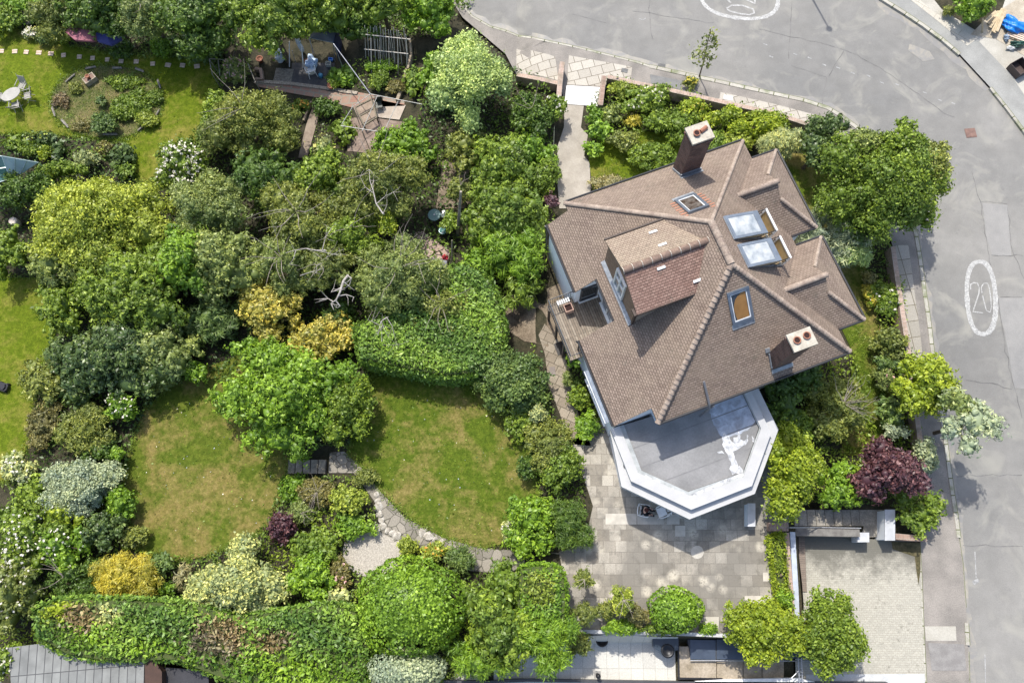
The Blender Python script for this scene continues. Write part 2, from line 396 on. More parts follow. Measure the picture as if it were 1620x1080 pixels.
def hedge(name, label, poly_px, h, pal, L=.2, W=.11, cov=3.0, rough=.12, patches=None, name2='foliage', edge=.45, cat='hedge', wob=.25):
    P = [G(x, y, h) for x, y in poly_px]; PP = [(p.x, p.y) for p in P]
    cx = sum(p[0] for p in PP)/len(PP); cy = sum(p[1] for p in PP)/len(PP); bz = T(cx, cy)
    root = thing(name, label, cat, (cx, cy, bz))
    xs = [p[0] for p in PP]; ys = [p[1] for p in PP]
    A = (max(xs)-min(xs))*(max(ys)-min(ys)); n = int(A*cov/(L*W*.5))
    x = RNG.uniform(min(xs)-.2, max(xs)+.2, n); y = RNG.uniform(min(ys)-.2, max(ys)+.2, n)
    bumpf = lambda x, y: (np.sin(x*2.1+1.3*np.sin(y*1.7))*np.cos(y*2.6+np.sin(x*1.1))+.6*np.sin(x*5.3+y*3.1)*np.cos(y*4.7-x))*wob*.5
    d = edged(x, y, PP)*np.where(inpoly(x, y, PP), 1, -1)+bumpf(x+7, y)*.35
    k = d > -.05; x, y, d = x[k], y[k], d[k]
    dz = np.where(d < edge, (1-np.clip(d/edge, 0, 1))**2*min(h, 1.0)*.8, 0)
    z = h-dz+bumpf(x, y)+RNG.normal(0, rough, len(x))-.05
    gx = (bumpf(x+.05, y)-bumpf(x-.05, y))/.1; gy = (bumpf(x, y+.05)-bumpf(x, y-.05))/.1
    nr = np.stack([-gx, -gy, np.ones_like(gx)], 1)
    ww = np.clip(.5+.5*np.sin(x*.9+y*1.3)+RNG.normal(0, .2, len(x)), 0, 1)
    pt = np.stack([x-cx, y-cy, z], 1)
    drop = np.zeros(len(x), bool)
    if patches:
        for (qx, qy, qr, qp) in patches:
            q = G(qx, qy, h); dd = np.hypot(x-q.x, (y-q.y)*1.4)/qr+RNG.normal(0, .25, len(x))
            mk = (dd < 1) & ~drop; drop |= mk
            f2 = Fol(); f2.leaves(pt[mk]-[0, 0, .12], nr[mk], L, W*.9, .8, ww[mk]); f2.build('dead_foliage' if qp == 'dead' else 'young_foliage', leafmat(qp), root)
    fo = Fol(); k = ~drop; fo.leaves(pt[k], nr[k], L, W, .6, ww[k])
    # sides
    for i in range(len(PP)):
        a = np.array(PP[i]); b = np.array(PP[(i+1) % len(PP)]); ln = np.linalg.norm(b-a)
        if ln < .05: continue
        t = (b-a)/ln; no = np.array([t[1], -t[0]])
        if inpoly(np.array([(a+b)[0]/2+no[0]*.1]), np.array([(a+b)[1]/2+no[1]*.1]), PP)[0]: no = -no
        m = int(ln*h*2.4/(L*W*.5)); s = RNG.uniform(0, ln, m); zz = RNG.uniform(.1, h*.9, m)
        q = a+np.outer(s, t)+no*RNG.normal(0, .08, (m, 1))
        fo.leaves(np.stack([q[:, 0]-cx, q[:, 1]-cy, zz], 1), np.tile([no[0], no[1], .5], (m, 1)), L, W, .6, RNG.uniform(0, 1, m))
    o = fo.build(name2, leafmat(pal), root)
    m = MB(); tri = [[(cx+(p[0]-cx)*.96-cx, cy+(p[1]-cy)*.96-cy) for p in PP]]
    m.prism(tri[0], .0, h-.32)
    core = m.build('branch_mass', mnoise('twig_mass_'+pal, (.05, .075, .02), (.08, .10, .03), 8), root, uv=False)
    return root
# ---------------------------------------------------------------- sheets that follow the terrain
def sheet(name, poly, mat, off=0.0, step=1.0, kind='structure', px=True, dz=0.0, parent=None):
    P = [G(x, y) for x, y in poly] if px else [Vector((x, y, 0)) for x, y in poly]
    P = [Vector((p.x, p.y, 0)) for p in P]
    bm = bmesh.new(); vs = [bm.verts.new(p) for p in P]
    for t in tessellate_polygon([P]): 
        try: bm.faces.new([vs[i] for i in t])
        except Exception: pass
    xs = [p.x for p in P]; ys = [p.y for p in P]
    for ax, lo, hi in ((0, min(xs), max(xs)), (1, min(ys), max(ys))):
        q = math.ceil(lo/step)*step
        while q < hi:
            co = Vector((q, 0, 0)) if ax == 0 else Vector((0, q, 0)); no = Vector((1, 0, 0)) if ax == 0 else Vector((0, 1, 0))
            bmesh.ops.bisect_plane(bm, geom=bm.verts[:]+bm.edges[:]+bm.faces[:], dist=1e-5, plane_co=co, plane_no=no); q += step
    for v in bm.verts: v.co.z = T(v.co.x, v.co.y)+off
    bm.normal_update()
    for f in bm.faces:
        if f.normal.z < 0: f.normal_flip()
    me = bpy.data.meshes.new(name); bm.to_mesh(me); bm.free(); me.materials.append(mat)
    o = link(name, me, parent)
    if kind: o['kind'] = kind
    return o
def resamp(pts, step):
    out = []
    for i in range(len(pts)-1):
        a, b = pts[i], pts[i+1]; n = max(1, int((b-a).length/step))
        for k in range(n): out.append(a.lerp(b, k/n))
    out.append(pts[-1]); return out
def ribbon(m, pts, w, z0, z1, step=1.0, flat=False, side=0):
    """rectangular section swept along plan points, following terrain: z0..z1 above ground; flat keeps the top level"""
    pts = resamp([Vector((p.x, p.y, 0)) for p in pts], step); n = len(pts); L = []
    for i, p in enumerate(pts):
        d = pts[min(i+1, n-1)]-pts[max(i-1, 0)]; d.normalize(); nn = Vector((-d.y, d.x, 0))
        g = T(p.x, p.y) if not flat else 0
        a, b = p+nn*w*(.5+side*.5), p-nn*w*(.5-side*.5)
        L.append([Vector((a.x, a.y, g+z0)), Vector((b.x, b.y, g+z0)), Vector((b.x, b.y, g+z1)), Vector((a.x, a.y, g+z1))])
    s = 0
    for i in range(n-1):
        ds = (pts[i+1]-pts[i]).length
        A, B = L[i], L[i+1]
        hh = z1-z0
        m.face([A[3], A[2], B[2], B[3]], [(s, 0), (s, w), (s+ds, w), (s+ds, 0)])
        m.face([A[2], A[1], B[1], B[2]], [(s, w), (s, w+hh), (s+ds, w+hh), (s+ds, w)])
        m.face([A[0], A[3], B[3], B[0]], [(s, -hh), (s, 0), (s+ds, 0), (s+ds, -hh)])
        s += ds
    m.face([L[0][0], L[0][1], L[0][2], L[0][3]], [(0, 0), (w, 0), (w, z1-z0), (0, z1-z0)])
    m.face([L[-1][3], L[-1][2], L[-1][1], L[-1][0]], [(0, z1-z0), (w, z1-z0), (w, 0), (0, 0)])
    return m
def GW(pts, dz=0): return [G(x, y, dz) for x, y in pts]
# ================================================================= GROUND
def lawnmat(name, g1, g2, s1, s2, lo=.42, hi=.62):
    t = NT(name); a = t.noise(.42, 5, .62, dist=.6); b = t.noise(3.2, 4, .6); f = t.noise(9, 4, .75); f2 = t.noise(45, 2, .6)
    gg = t.mix(t.ramp(b, [(.35, 0.0), (.65, 1.0)]), g1, g2); ss = t.mix(t.ramp(b, [(.35, 0.0), (.65, 1.0)]), s1, s2)
    ad = t.new('ShaderNodeMath', operation='MULTIPLY_ADD'); t.l(b, ad.inputs[0]); ad.inputs[1].default_value = .35; ad.inputs[2].default_value = -.17
    ad2 = t.new('ShaderNodeMath', operation='ADD'); t.l(a, ad2.inputs[0]); t.l(ad.outputs[0], ad2.inputs[1])
    c = t.mix(t.ramp(ad2.outputs[0], [(lo, 0.0), (hi, 1.0)]), gg, ss)
    c = t.mix(1.0, c, t.ramp(f, [(.28, .62), (.72, 1.4)]), 'MULTIPLY'); c = t.mix(1.0, c, t.ramp(f2, [(.3, .75), (.7, 1.25)]), 'MULTIPLY')
    t.col(c); t.b.inputs['Roughness'].default_value = .95; t.b.inputs['Specular IOR Level'].default_value = .1; t.bump(f, .9, .05)
    return t.m
LAWN = lawnmat('lawn_grass', (.058, .092, .009), (.098, .135, .014), (.155, .135, .036), (.21, .175, .058), .44, .66)
LAWNG = lawnmat('green_lawn_grass', (.078, .115, .007), (.120, .158, .011), (.165, .158, .028), (.20, .18, .042), .46, .70)
LAWND = lawnmat('dry_lawn_grass', (.062, .092, .010), (.105, .134, .017), (.165, .138, .038), (.215, .172, .058), .44, .68)
SOIL = mnoise('soil', (.028, .028, .014), (.06, .052, .03), 2.2, fine=14, fa=.5, bump=.8)
DIRT = mnoise('bare_earth', (.15, .115, .08), (.26, .21, .15), 1.6, fine=12, fa=.4, bump=.6)
def roadmat():
    t = NT('asphalt'); a = t.noise(.13, 4, .55, dist=.5); b = t.noise(1.1, 5, .6); f = t.noise(30, 3, .6); g = t.noise(.5, 4, .6, dist=1.0)
    c = t.ramp(a, [(.3, (.185, .183, .174)), (.55, (.22, .214, .198)), (.75, (.275, .266, .246))])
    c = t.mix(1.0, c, t.ramp(b, [(.3, .90), (.7, 1.08)]), 'MULTIPLY'); c = t.mix(1.0, c, t.ramp(f, [(.25, .84), (.75, 1.14)]), 'MULTIPLY')
    c = t.mix(t.ramp(g, [(.52, 0.0), (.72, .7)]), c, (.315, .305, .265)); c = t.mix(t.ramp(t.noise(.9, 5, .8), [(.64, 0.0), (.72, .35)]), c, (.12, .12, .118))
    t.col(c); t.b.inputs['Roughness'].default_value = .9; t.bump(f, .35, .01); return t.m
ASPH = roadmat()
PAVT = mnoise('pavement_tarmac', (.20, .185, .165), (.29, .265, .235), .9, fine=18, fa=.22, bump=.3)
def garden_poly():
    return [(-900, -420), (640, -420), (730, 30), (800, 88), (818, 120), (885, 134), (893, 165), (950, 165), (961, 122), (1100, 150), (1222, 180), (1300, 203), (1350, 245),
            (1393, 330), (1412, 392), (1430, 510), (1443, 600), (1455, 690), (1462, 760), (1450, 850), (1262, 838), (1262, 1300), (-900, 1300)]
def ground():
    gp = [(lambda p: (p.x, p.y))(G(*q)) for q in garden_poly()]
    xs = np.concatenate([[-400, -120, -60], np.arange(-40, 40.01, .25), [60, 120, 400]]); ys = np.concatenate([[-400, -120, -40], np.arange(-12, 42.01, .25), [60, 120, 400]])
    X, Y = np.meshgrid(xs, ys); I = inpoly(X, Y, gp)
    Z = np.array([[T(a, b) for a in xs] for b in ys])
    N2 = np.sin(X*1.3+np.sin(Y*.9))*np.cos(Y*1.7)*.025
    Z = Z+np.where(I, -.03+N2*.6, -.32)
    me = bpy.data.meshes.new('ground'); nx, ny = len(xs), len(ys)
    V = np.stack([X, Y, Z], 2).reshape(-1, 3); i, j = np.meshgrid(np.arange(nx-1), np.arange(ny-1)); b = (j*nx+i).ravel()
    F = np.stack([b, b+1, b+nx+1, b+nx], 1)
    me.from_pydata(V.tolist(), [], F.tolist()); me.materials.append(SOIL)
    link('ground', me)['kind'] = 'structure'
ground()
KIN = [(560, -220), (640, -110), (725, 0), (747, 26), (775, 42), (800, 49), (860, 64), (900, 72), (950, 84), (1010, 99), (1040, 108), (1100, 121), (1200, 143), (1270, 158), (1310, 171), (1332, 184), (1356, 202),
       (1388, 230), (1415, 266), (1436, 318), (1449, 370), (1456, 410), (1463, 465), (1474, 545), (1485, 625), (1495, 690), (1503, 750), (1512, 810), (1517, 850), (1523, 890), (1528, 960), (1532, 1030), (1534, 1090), (1540, 1250)]
KOUT = [(1230, -110), (1330, -48), (1398, 0), (1430, 20), (1460, 40), (1490, 62), (1518, 86), (1545, 114), (1567, 139), (1592, 170), (1622, 210), (1680, 300), (1730, 420), (1790, 700), (1820, 1250)]
sheet('road', KIN+KOUT[::-1], ASPH, -.11)
PIN = [(1470, 1250), (1463, 1080), (1457, 960), (1452, 862), (1462, 850), (1466, 760), (1456, 690), (1444, 600), (1431, 510), (1413, 392), (1394, 330), (1350, 243), (1300, 201), (1222, 178), (1100, 150), (961, 120), (950, 165), (893, 165), (887, 134),
       (817, 119), (800, 86), (732, 28), (640, -110)]
sheet('pavement', KIN[1:]+PIN, PAVT, .0)
FAR = mnoise('pale_concrete', (.34, .32, .27), (.46, .44, .385), .5, fine=14, fa=.14, bump=.2)
sheet('far_pavement', KOUT+[(2300, 1250), (2300, -300), (1230, -300)], FAR, .0)
TARM2 = mnoise('far_tarmac', (.24, .24, .225), (.31, .31, .29), .8, fine=18, fa=.14, bump=.2)
sheet('far_footway', [(1398, 0), (1490, 62), (1518, 86), (1567, 139), (1622, 210), (1680, 290), (1700, 270), (1600, 120), (1545, 62), (1530, 72), (1480, 30), (1445, 0), (1400, -30), (1360, -30)], TARM2, .012)
SLAB = mbrick('pavement_slabs', (.36, .33, .28), (.46, .43, .37), (.14, .12, .09), .75, .6, .018, 'Object', math.radians(-14), bump=.3)
SLABW = mbrick('pale_slabs', (.42, .39, .33), (.50, .47, .40), (.27, .25, .2), .9, .6, .012, 'Object', math.radians(38), bump=.2)
sheet('slab_paving', [(817, 78), (878, 90), (884, 128), (817, 117)], SLAB, .01)
sheet('slab_paving', [(900, 88), (1000, 106), (998, 126), (962, 119), (958, 137), (897, 134)], SLAB, .01)
sheet('slab_paving', [(1140, 146), (1222, 164), (1290, 182), (1286, 197), (1222, 177), (1138, 157)], SLAB, .01)
SLABE = mbrick('east_slabs', (.30, .28, .235), (.40, .37, .32), (.15, .13, .09), .62, .9, .02, 'Object', math.radians(-8), bump=.3, off=0)
sheet('slab_paving', [(1417, 388), (1437, 388), (1444, 440), (1449, 480), (1456, 530), (1462, 590), (1440, 560), (1431, 510), (1421, 440)], SLABE, .01)
sheet('far_slabs', [(1432, -20), (1475, 18), (1545, 62), (1530, 73), (1485, 35), (1440, 0), (1415, -18)], SLABW, .02)
PATCH = mnoise('tarmac_patch', (.20, .19, .18), (.26, .25, .235), 2, fine=20, fa=.15, bump=.2)
sheet('tarmac_patch', [(1028, 118), (1080, 128), (1076, 142), (1030, 132)], mnoise('grey_patch', (.17, .17, .165), (.22, .22, .21), 2), .014)
sheet('pavement_patch', [(1463, 990), (1512, 990), (1513, 1013), (1465, 1013)], FAR, .014)
sheet('pavement_patch', [(1468, 1016), (1525, 1018), (1529, 1060), (1474, 1060)], PATCH, .014)
# kerbs
KERB = mbrick('kerb_stone', (.36, .34, .29), (.46, .44, .38), (.12, .13, .06), .9, 1.0, .03, 'UV', bump=.2, stain=[(1.3, .5, .65, (.12, .15, .05))])
def kerb(pts, w=.15, top=.02):
    m = MB(); ribbon(m, GW(pts), w, -.3, top, .8, side=0); o = m.build('kerb', KERB, uv=False); o['kind'] = 'structure'
kerb([(725, 0), (747, 26), (775, 42), (800, 49), (860, 64), (900, 72), (950, 84), (1010, 99), (1028, 105)], .14, .012)
kerb([(1028, 105), (1100, 121), (1200, 143), (1270, 158), (1310, 171), (1332, 184), (1356, 202), (1388, 230), (1415, 266), (1436, 318)], .24, .03)
kerb(KIN[19:29], .22, .03); kerb([(1512, 810), (1517, 850), (1523, 890), (1528, 960)], .12, -.04)
kerb([(1529, 985), (1531, 1020)], .22, .04); kerb([(1532, 1030), (1534, 1100)], .12, -.02)
kerb([(1330, -48), (1398, 0), (1430, 20), (1460, 40), (1490, 62), (1518, 86)], .22, .04); kerb([(1567, 139), (1592, 170), (1622, 210), (1680, 300)], .18, .03)
kerb([(1455, 862), (1458, 920), (1461, 1000), (1466, 1100)], .1, .015)
# road seams and paint
SEAM = mnoise('seam', (.12, .118, .112), (.19, .187, .18), 4, fine=30)
def seam(pts, w=.05):
    m = MB(); P = resamp([Vector((p.x, p.y, 0)) for p in GW(pts)], .35)
    for i, p in enumerate(P): p += Vector((RNG.normal(0, .035), RNG.normal(0, .035), 0))
    for i in range(len(P)-1):
        a, b = P[i], P[i+1]; d = (b-a).normalized(); n = Vector((-d.y, d.x, 0))*w*.5
        w1 = RNG.uniform(.3, 1.0); q = []
        for v in (a-n*w1, b-n*w1, b+n*w1, a+n*w1): q.append((v.x, v.y, T(v.x, v.y)-.104))
        m.face(q)
    m.build('road_seam', SEAM, uv=False)['kind'] = 'structure'
for s_ in ([(1254, 0), (1251, 50), (1250, 92)], [(1200, 44), (1250, 56), (1300, 67), (1340, 78), (1375, 95), (1402, 112), (1440, 137), (1470, 160), (1512, 186)], [(1336, 78), (1322, 100), (1311, 120)], [(1253, 102), (1310, 121), (1304, 150), (1300, 178)],
           [(1538, 270), (1552, 317), (1562, 375), (1573, 440), (1588, 520), (1600, 590), (1620, 660)], [(1553, 317), (1596, 321), (1601, 385), (1620, 440)], [(1570, 404), (1620, 402)], [(1585, 468), (1620, 470)], [(1530, 600), (1570, 605), (1602, 615)],
           [(1028, -10), (1026, 20), (1033, 60)], [(1000, 15), (1060, 25), (1130, 35)], [(1500, 755), (1560, 750), (1620, 752)], [(1525, 862), (1620, 864)], [(905, 20), (960, 35)]): seam(s_, .045)
PAINT = NT('worn_road_paint')
_n = PAINT.noise(14, 5, .75); _n2 = PAINT.noise(2.2, 4, .6)
_f = PAINT.mix(1.0, PAINT.ramp(_n, [(.40, 0.0), (.62, 1.0)]), PAINT.ramp(_n2, [(.30, .55), (.5, 1.0)]), 'MULTIPLY')
PAINT.col(PAINT.mix(_f, (.25, .246, .236), (.52, .52, .495))); PAINT = PAINT.m
def paint_line(m, pts, w, closed=False, zoff=-.103):
    P = [Vector((p.x, p.y, 0)) for p in pts]
    if closed: P.append(P[0].copy())
    P = resamp(P, .12); n = len(P); L = []
    for i, p in enumerate(P):
        if closed: d = P[(i+1) % (n-1)]-P[(i-1) % (n-1)]
        else: d = P[min(i+1, n-1)]-P[max(i-1, 0)]
        d.normalize(); nn = Vector((-d.y, d.x, 0))*(w*.5+RNG.normal(0, w*.05))
        L.append([Vector((q.x, q.y, T(q.x, q.y)+zoff)) for q in (p+nn, p-nn)])
    if closed: L[-1] = L[0]
    for i in range(n-1): m.face([L[i][0], L[i][1], L[i+1][1], L[i+1][0]])
def oval(cx, cy, rx, ry, rot, n=40, pw=2.0):
    o = []
    for k in range(n):
        t = 2*math.pi*k/n; x = rx*math.copysign(abs(math.cos(t))**(2/pw), math.cos(t)); y = ry*math.copysign(abs(math.sin(t))**(2/pw), math.sin(t))
        o.append((cx+x*math.cos(rot)-y*math.sin(rot), cy+x*math.sin(rot)+y*math.cos(rot)))
    return o
RP = mnoise('road_patch', (.245, .24, .228), (.29, .282, .265), 1.2, fine=30, fa=.16)
sheet('road_patch', [(1556, 320), (1596, 323), (1600, 384), (1602, 403), (1572, 403), (1562, 375)], RP, -.106)
sheet('road_patch', [(1576, 470), (1640, 470), (1660, 620), (1606, 612), (1590, 520)], RP, -.106)
GR = NT('kerb_grit'); _g = GR.noise(1.4, 6, .7, dist=.5); GR.col(GR.ramp(_g, [(.42, (.225, .22, .21)), (.6, (.30, .28, .235)), (.72, (.36, .33, .27))])); GR = GR.m
def grit(pts, w, side):
    m = MB(); P = resamp([Vector((p.x, p.y, 0)) for p in GW(pts)], .5); L = []
    for i, p in enumerate(P):
        d = (P[min(i+1, len(P)-1)]-P[max(i-1, 0)]).normalized(); n = Vector((-d.y, d.x, 0))*side; q = p+n*w*RNG.uniform(.35, 1.2); L.append((Vector((p.x, p.y, T(p.x, p.y)-.105)), Vector((q.x, q.y, T(q.x, q.y)-.105))))
    for i in range(len(L)-1): m.face([L[i][0], L[i+1][0], L[i+1][1], L[i][1]] if side < 0 else [L[i][1], L[i+1][1], L[i+1][0], L[i][0]])
    for q in m.bm.faces:
        q.normal_update()
        if q.normal.z < 0: q.normal_flip()
    m.build('kerb_grit', GR, uv=False)['kind'] = 'structure'
grit(KIN[2:], .45, 1); grit(KOUT[:9], .6, -1)
sheet('grit_patch', [(1440, 68), (1452, 72), (1472, 80), (1480, 92), (1462, 96), (1446, 84), (1438, 78)], GR, -.101)
m = MB()
paint_line(m, GW(oval(1554, 470, 22.5, 57.5, math.radians(-3.5), pw=2.35)), .26, True)
paint_line(m, GW([(1537, 457), (1537, 449), (1542, 446), (1548, 447), (1551, 455), (1550, 464), (1546, 476), (1542, 488), (1541, 492), (1557, 494)]), .065)
paint_line(m, GW([(1555, 462), (1554, 453), (1558, 447), (1564, 447), (1567, 456), (1569, 470), (1570, 485), (1568, 493), (1562, 490), (1559, 478), (1556, 466)]), .06)
m.build('road_marking', PAINT, uv=False); mk = bpy.data.objects['road_marking']
tag(mk, 'worn white oval ring with the number 20 painted on the right-hand road', 'road marking')
m = MB()
paint_line(m, GW(oval(1171, -4, 61, 31, math.radians(7), pw=2.3)), .26, True)
paint_line(m, GW([(1150, 12), (1158, 7), (1175, 7), (1192, 13), (1194, 19), (1186, 22), (1170, 20), (1155, 16), (1150, 12)]), .1)
paint_line(m, GW([(1157, 3), (1150, -3), (1150, -8), (1160, -10), (1172, -6), (1186, 0), (1195, 4), (1195, -9)]), .1)
o = m.build('road_marking', PAINT, uv=False)
tag(o, 'white oval ring with the number 20 cut off by the top of the photo', 'road marking')
m = MB()
for (x, y) in [(45, 265), (80, 340), (228, 325), (315, 348), (405, 390), (490, 408), (580, 440), (675, 457), (757, 498), (850, 510), (1020, 560), (1110, 605), (1195, 625)]:
    X, Y = 1200+x/3.857, y/3.857; paint_line(m, GW([(X-3, Y-1.2), (X+3, Y+1.2)]), .07)
for a in ([(1012, 28), (1018, 30), (1022, 27)], [(1544, 872), (1546, 914)], [(1560, 1035), (1561, 1080)]): paint_line(m, GW(a), .05)
paint_line(m, GW([(1541, 922), (1550, 917)]), .22)
o = m.build('road_paint_flecks', mnoise('faint_paint', (.24, .24, .235), (.40, .40, .385), 9), uv=False); tag(o, kind='structure')
GRITM = mnoise('sandy_grit', (.30, .27, .20), (.40, .36, .28), 3, fine=12, fa=.3)
# manhole, drain and covers
def cover(name, px, py, sx, sy, rot, mat, label, dz=-.1, z2=.012, bars=0):
    p = G(px, py); m = MB(); m.box((0, 0, z2/2), (sx, sy, z2))
    r = thing(name, label, 'cover', (p.x, p.y, p.z+dz), math.radians(rot)); m.build('frame', mat, r)
    m = MB()
    if bars:
        for k in range(bars): m.box((-sx*.4+k*sx*.8/(bars-1), 0, z2+.012), (sx*.05, sy*.8, .02))
        m.build('bars', mflat('iron_bar', (.10, .10, .10)), r)
    else: m.box((0, 0, z2+.004), (sx*.82, sy*.82, .006)); m.build('lid', mat, r)
RUST = mnoise('rusty_iron', (.16, .10, .085), (.24, .15, .12), 4); IRON = mnoise('iron', (.12, .12, .12), (.2, .2, .19), 5)
cover('manhole_cover', 1537, 209, .62, .6, 5, RUST, 'rusty square manhole cover in the road at the bend')
cover('drain_grate', 1047, 103, .46, .34, -12, IRON, 'grey iron drain grate by the kerb left of the sapling', bars=6)
cover('access_cover', 1152, 155, .55, .3, -14, mflat('white_metal_cover', (.62, .62, .6)), 'pale rectangular access cover beside the front brick wall', 0.012)
cover('access_cover', 988, 112, .4, .28, -14, IRON, 'dark small access cover in the pavement slabs by the path', 0.012)
# terrace, paths, drives
def terr_extra(t, c):
    a = t.noise(.30, 5, .6, dist=.8); b = t.noise(1.6, 5, .65)
    c = t.mix(t.ramp(a, [(.42, 0.0), (.60, .75)]), c, (.16, .15, .13))
    c = t.mix(t.ramp(b, [(.54, 0.0), (.66, .5)]), c, (.12, .112, .095))
    v = t.new('ShaderNodeTexVoronoi'); v.inputs['Scale'].default_value = .9; v.feature = 'F1'
    dv = t.mix(.22, t.coord(), t.new('ShaderNodeTexNoise').outputs[1]); t.l(dv, v.inputs['Vector']); v.inputs['Scale'].default_value = 1.25
    c = t.mix(t.mix(1.0, t.ramp(v.outputs['Distance'], [(.14, 1.0), (.34, 0.0)]), t.ramp(t.noise(5, 4, .8), [(.36, 0.0), (.52, 1.0)]), 'MULTIPLY'), c, (.48, .44, .36))
    return c
TERR = mbrick('terrace_slabs', (.25, .225, .185), (.46, .425, .36), (.19, .17, .14), .60, .56, .010, 'Object', 0, bump=.45, bias=-.1, extra=terr_extra)
sheet('terrace', [(903, 700), (950, 660), (1240, 680), (1248, 800), (1240, 838), (1232, 1003), (893, 1003), (888, 893), (884, 872), (925, 860), (938, 800), (925, 760)], TERR, .02)
LS = mflat('light_paving_slab', (.47, .44, .38), .85, 0, .2)
for i, (x0, y0, x1, y1) in enumerate([(958, 812, 1007, 829), (1068, 831, 1084, 848), (1008, 814, 1050, 829), (1207, 905, 1224, 919), (1055, 813, 1075, 829), (1178, 942, 1226, 955), (1113, 975, 1137, 993)]):
    sheet('light_slabs', [(x0, y0), (x1, y0), (x1, y1), (x0, y1)], LS, .026)
sheet('light_slabs', [(1103+7*math.cos(k*.5)*1.5-0, 873+10.5*math.sin(k*.5)) for k in range(12)], LS, .03)
PATHC = mnoise('path_concrete', (.30, .27, .225), (.38, .345, .29), 1.2, fine=14, fa=.12, bump=.2)
sheet('front_path', [(893, 165), (924, 165), (919, 202), (930, 214), (924, 247), (933, 258), (935, 330), (885, 330), (882, 293), (881, 263), (882, 232), (892, 202)], PATHC, .02)
STEPW = mflat('white_paint', (.72, .72, .69), .6)
o = sheet('white_step', [(896, 136), (949, 139), (945, 169), (893, 165)], STEPW, .05); del o['kind']; tag(o, 'white painted landing between the two brick walls of the front path', 'step')
PSL = mbrick('side_path_slabs', (.24, .20, .15), (.33, .285, .22), (.10, .085, .06), .55, .5, .018, 'Object', .45, bump=.3, stain=[(1.2, .52, .66, (.12, .10, .07))])
sheet('side_path', [(862, 512), (884, 540), (893, 560), (903, 600), (915, 655), (935, 705), (900, 702), (886, 655), (868, 610), (862, 560), (852, 530)], PSL, .02)
sheet('bare_earth', [(798, 470), (840, 470), (905, 440), (905, 540), (880, 560), (860, 545), (830, 540), (800, 520)], DIRT, .012)
sheet('bare_earth', [(700, 255), (745, 255), (740, 330), (690, 330)], DIRT, .012)
CRAZY = NT('crazy_paving')
_v = CRAZY.new('ShaderNodeTexVoronoi'); _v.feature = 'DISTANCE_TO_EDGE'; _v.inputs['Scale'].default_value = 2.2; CRAZY.l(CRAZY.coord(), _v.inputs['Vector'])
_v2 = CRAZY.new('ShaderNodeTexVoronoi'); _v2.inputs['Scale'].default_value = 2.2; CRAZY.l(CRAZY.coord(), _v2.inputs['Vector'])
_c = CRAZY.mix(CRAZY.ramp(_v2.outputs['Color'], [(.2, 0.0), (.8, 1.0)]), (.17, .155, .125), (.27, .245, .20))
_c = CRAZY.mix(CRAZY.ramp(_v.outputs['Distance'], [(.02, 1.0), (.05, 0.0)]), _c, (.07, .065, .045)); _c = CRAZY.mix(1.0, _c, CRAZY.ramp(CRAZY.noise(18), [(.3, .8), (.7, 1.2)]), 'MULTIPLY')
CRAZY.col(_c); CRAZY = CRAZY.m
sheet('crazy_path', [(522, 716), (545, 714), (572, 740), (600, 775), (640, 818), (700, 850), (760, 867), (830, 871), (830, 894), (800, 908), (740, 902), (700, 880), (650, 862), (624, 852), (602, 842), (598, 800), (560, 748), (520, 748)], CRAZY, .05)
sheet('gravel_patch', oval(592, 870, 50, 42, -.2, 24), mnoise('gravel', (.33, .30, .255), (.47, .435, .37), 14, fine=26, fa=.35, bump=.8), .04)
sheet('right_lawn', [(548, 716), (575, 640), (590, 560), (640, 580), (740, 590), (800, 645), (850, 720), (850, 800), (805, 858), (760, 868), (700, 850), (650, 822), (600, 775), (572, 740)], LAWN, .03)
sheet('left_lawn', [(195, 750), (225, 650), (280, 600), (380, 560), (430, 660), (456, 726), (456, 760), (440, 800), (420, 840), (330, 880), (260, 890), (212, 865), (200, 800)], LAWND, .03)
sheet('neighbour_lawn', [(-400, 430), (70, 440), (90, 520), (62, 600), (50, 680), (28, 760), (-400, 770)], LAWNG, .03)
sheet('top_lawn', [(-400, 20), (-60, 25), (40, 50), (110, 72), (200, 88), (335, 86), (350, 150), (310, 220), (270, 300), (215, 285), (200, 225), (100, 215), (0, 212), (-400, 212)], LAWNG, .03)
sheet('front_lawn', [(930, 240), (1000, 205), (1080, 215), (1080, 290), (940, 320)], LAWNG, .02)
sheet('round_bed', oval(170, 162, 88, 58, 0, 30), mnoise('dry_rough_turf', (.07, .095, .02), (.17, .145, .06), 1.3, fine=14, fa=.5, bump=.9), .05)
sheet('east_lawn', [(1225, 240), (1285, 245), (1330, 300), (1370, 420), (1410, 620), (1390, 720), (1330, 720), (1350, 560), (1290, 440)], LAWN, .02)
def drive_dirt(t, c):           # dirt washed down along the foot of the steps wall
    sx = t.new('ShaderNodeSeparateXYZ'); t.l(t.coord(), sx.inputs[0]); a = t.new('ShaderNodeMath', operation='MULTIPLY_ADD'); t.l(t.noise(1.1, 6, .75), a.inputs[0]); a.inputs[1].default_value = 4.2; t.l(sx.outputs[1], a.inputs[2])
    d = t.new('ShaderNodeMath', operation='DIVIDE'); t.l(a.outputs[0], d.inputs[0]); d.inputs[1].default_value = 4.0
    return t.mix(t.ramp(d.outputs[0], [(.34, 0.0), (.66, .88)]), c, (.125, .12, .10))
BLOCK = mbrick('block_paving', (.36, .345, .29), (.42, .40, .335), (.30, .28, .23), .21, .11, .008, 'Object', 0, bump=.3,
               stain=None, extra=lambda t, c: drive_dirt(t, t.mix(t.ramp(t.noise(3.0, 6, .75), [(.58, 0.0), (.68, .7)]), c, (.15, .14, .112))))
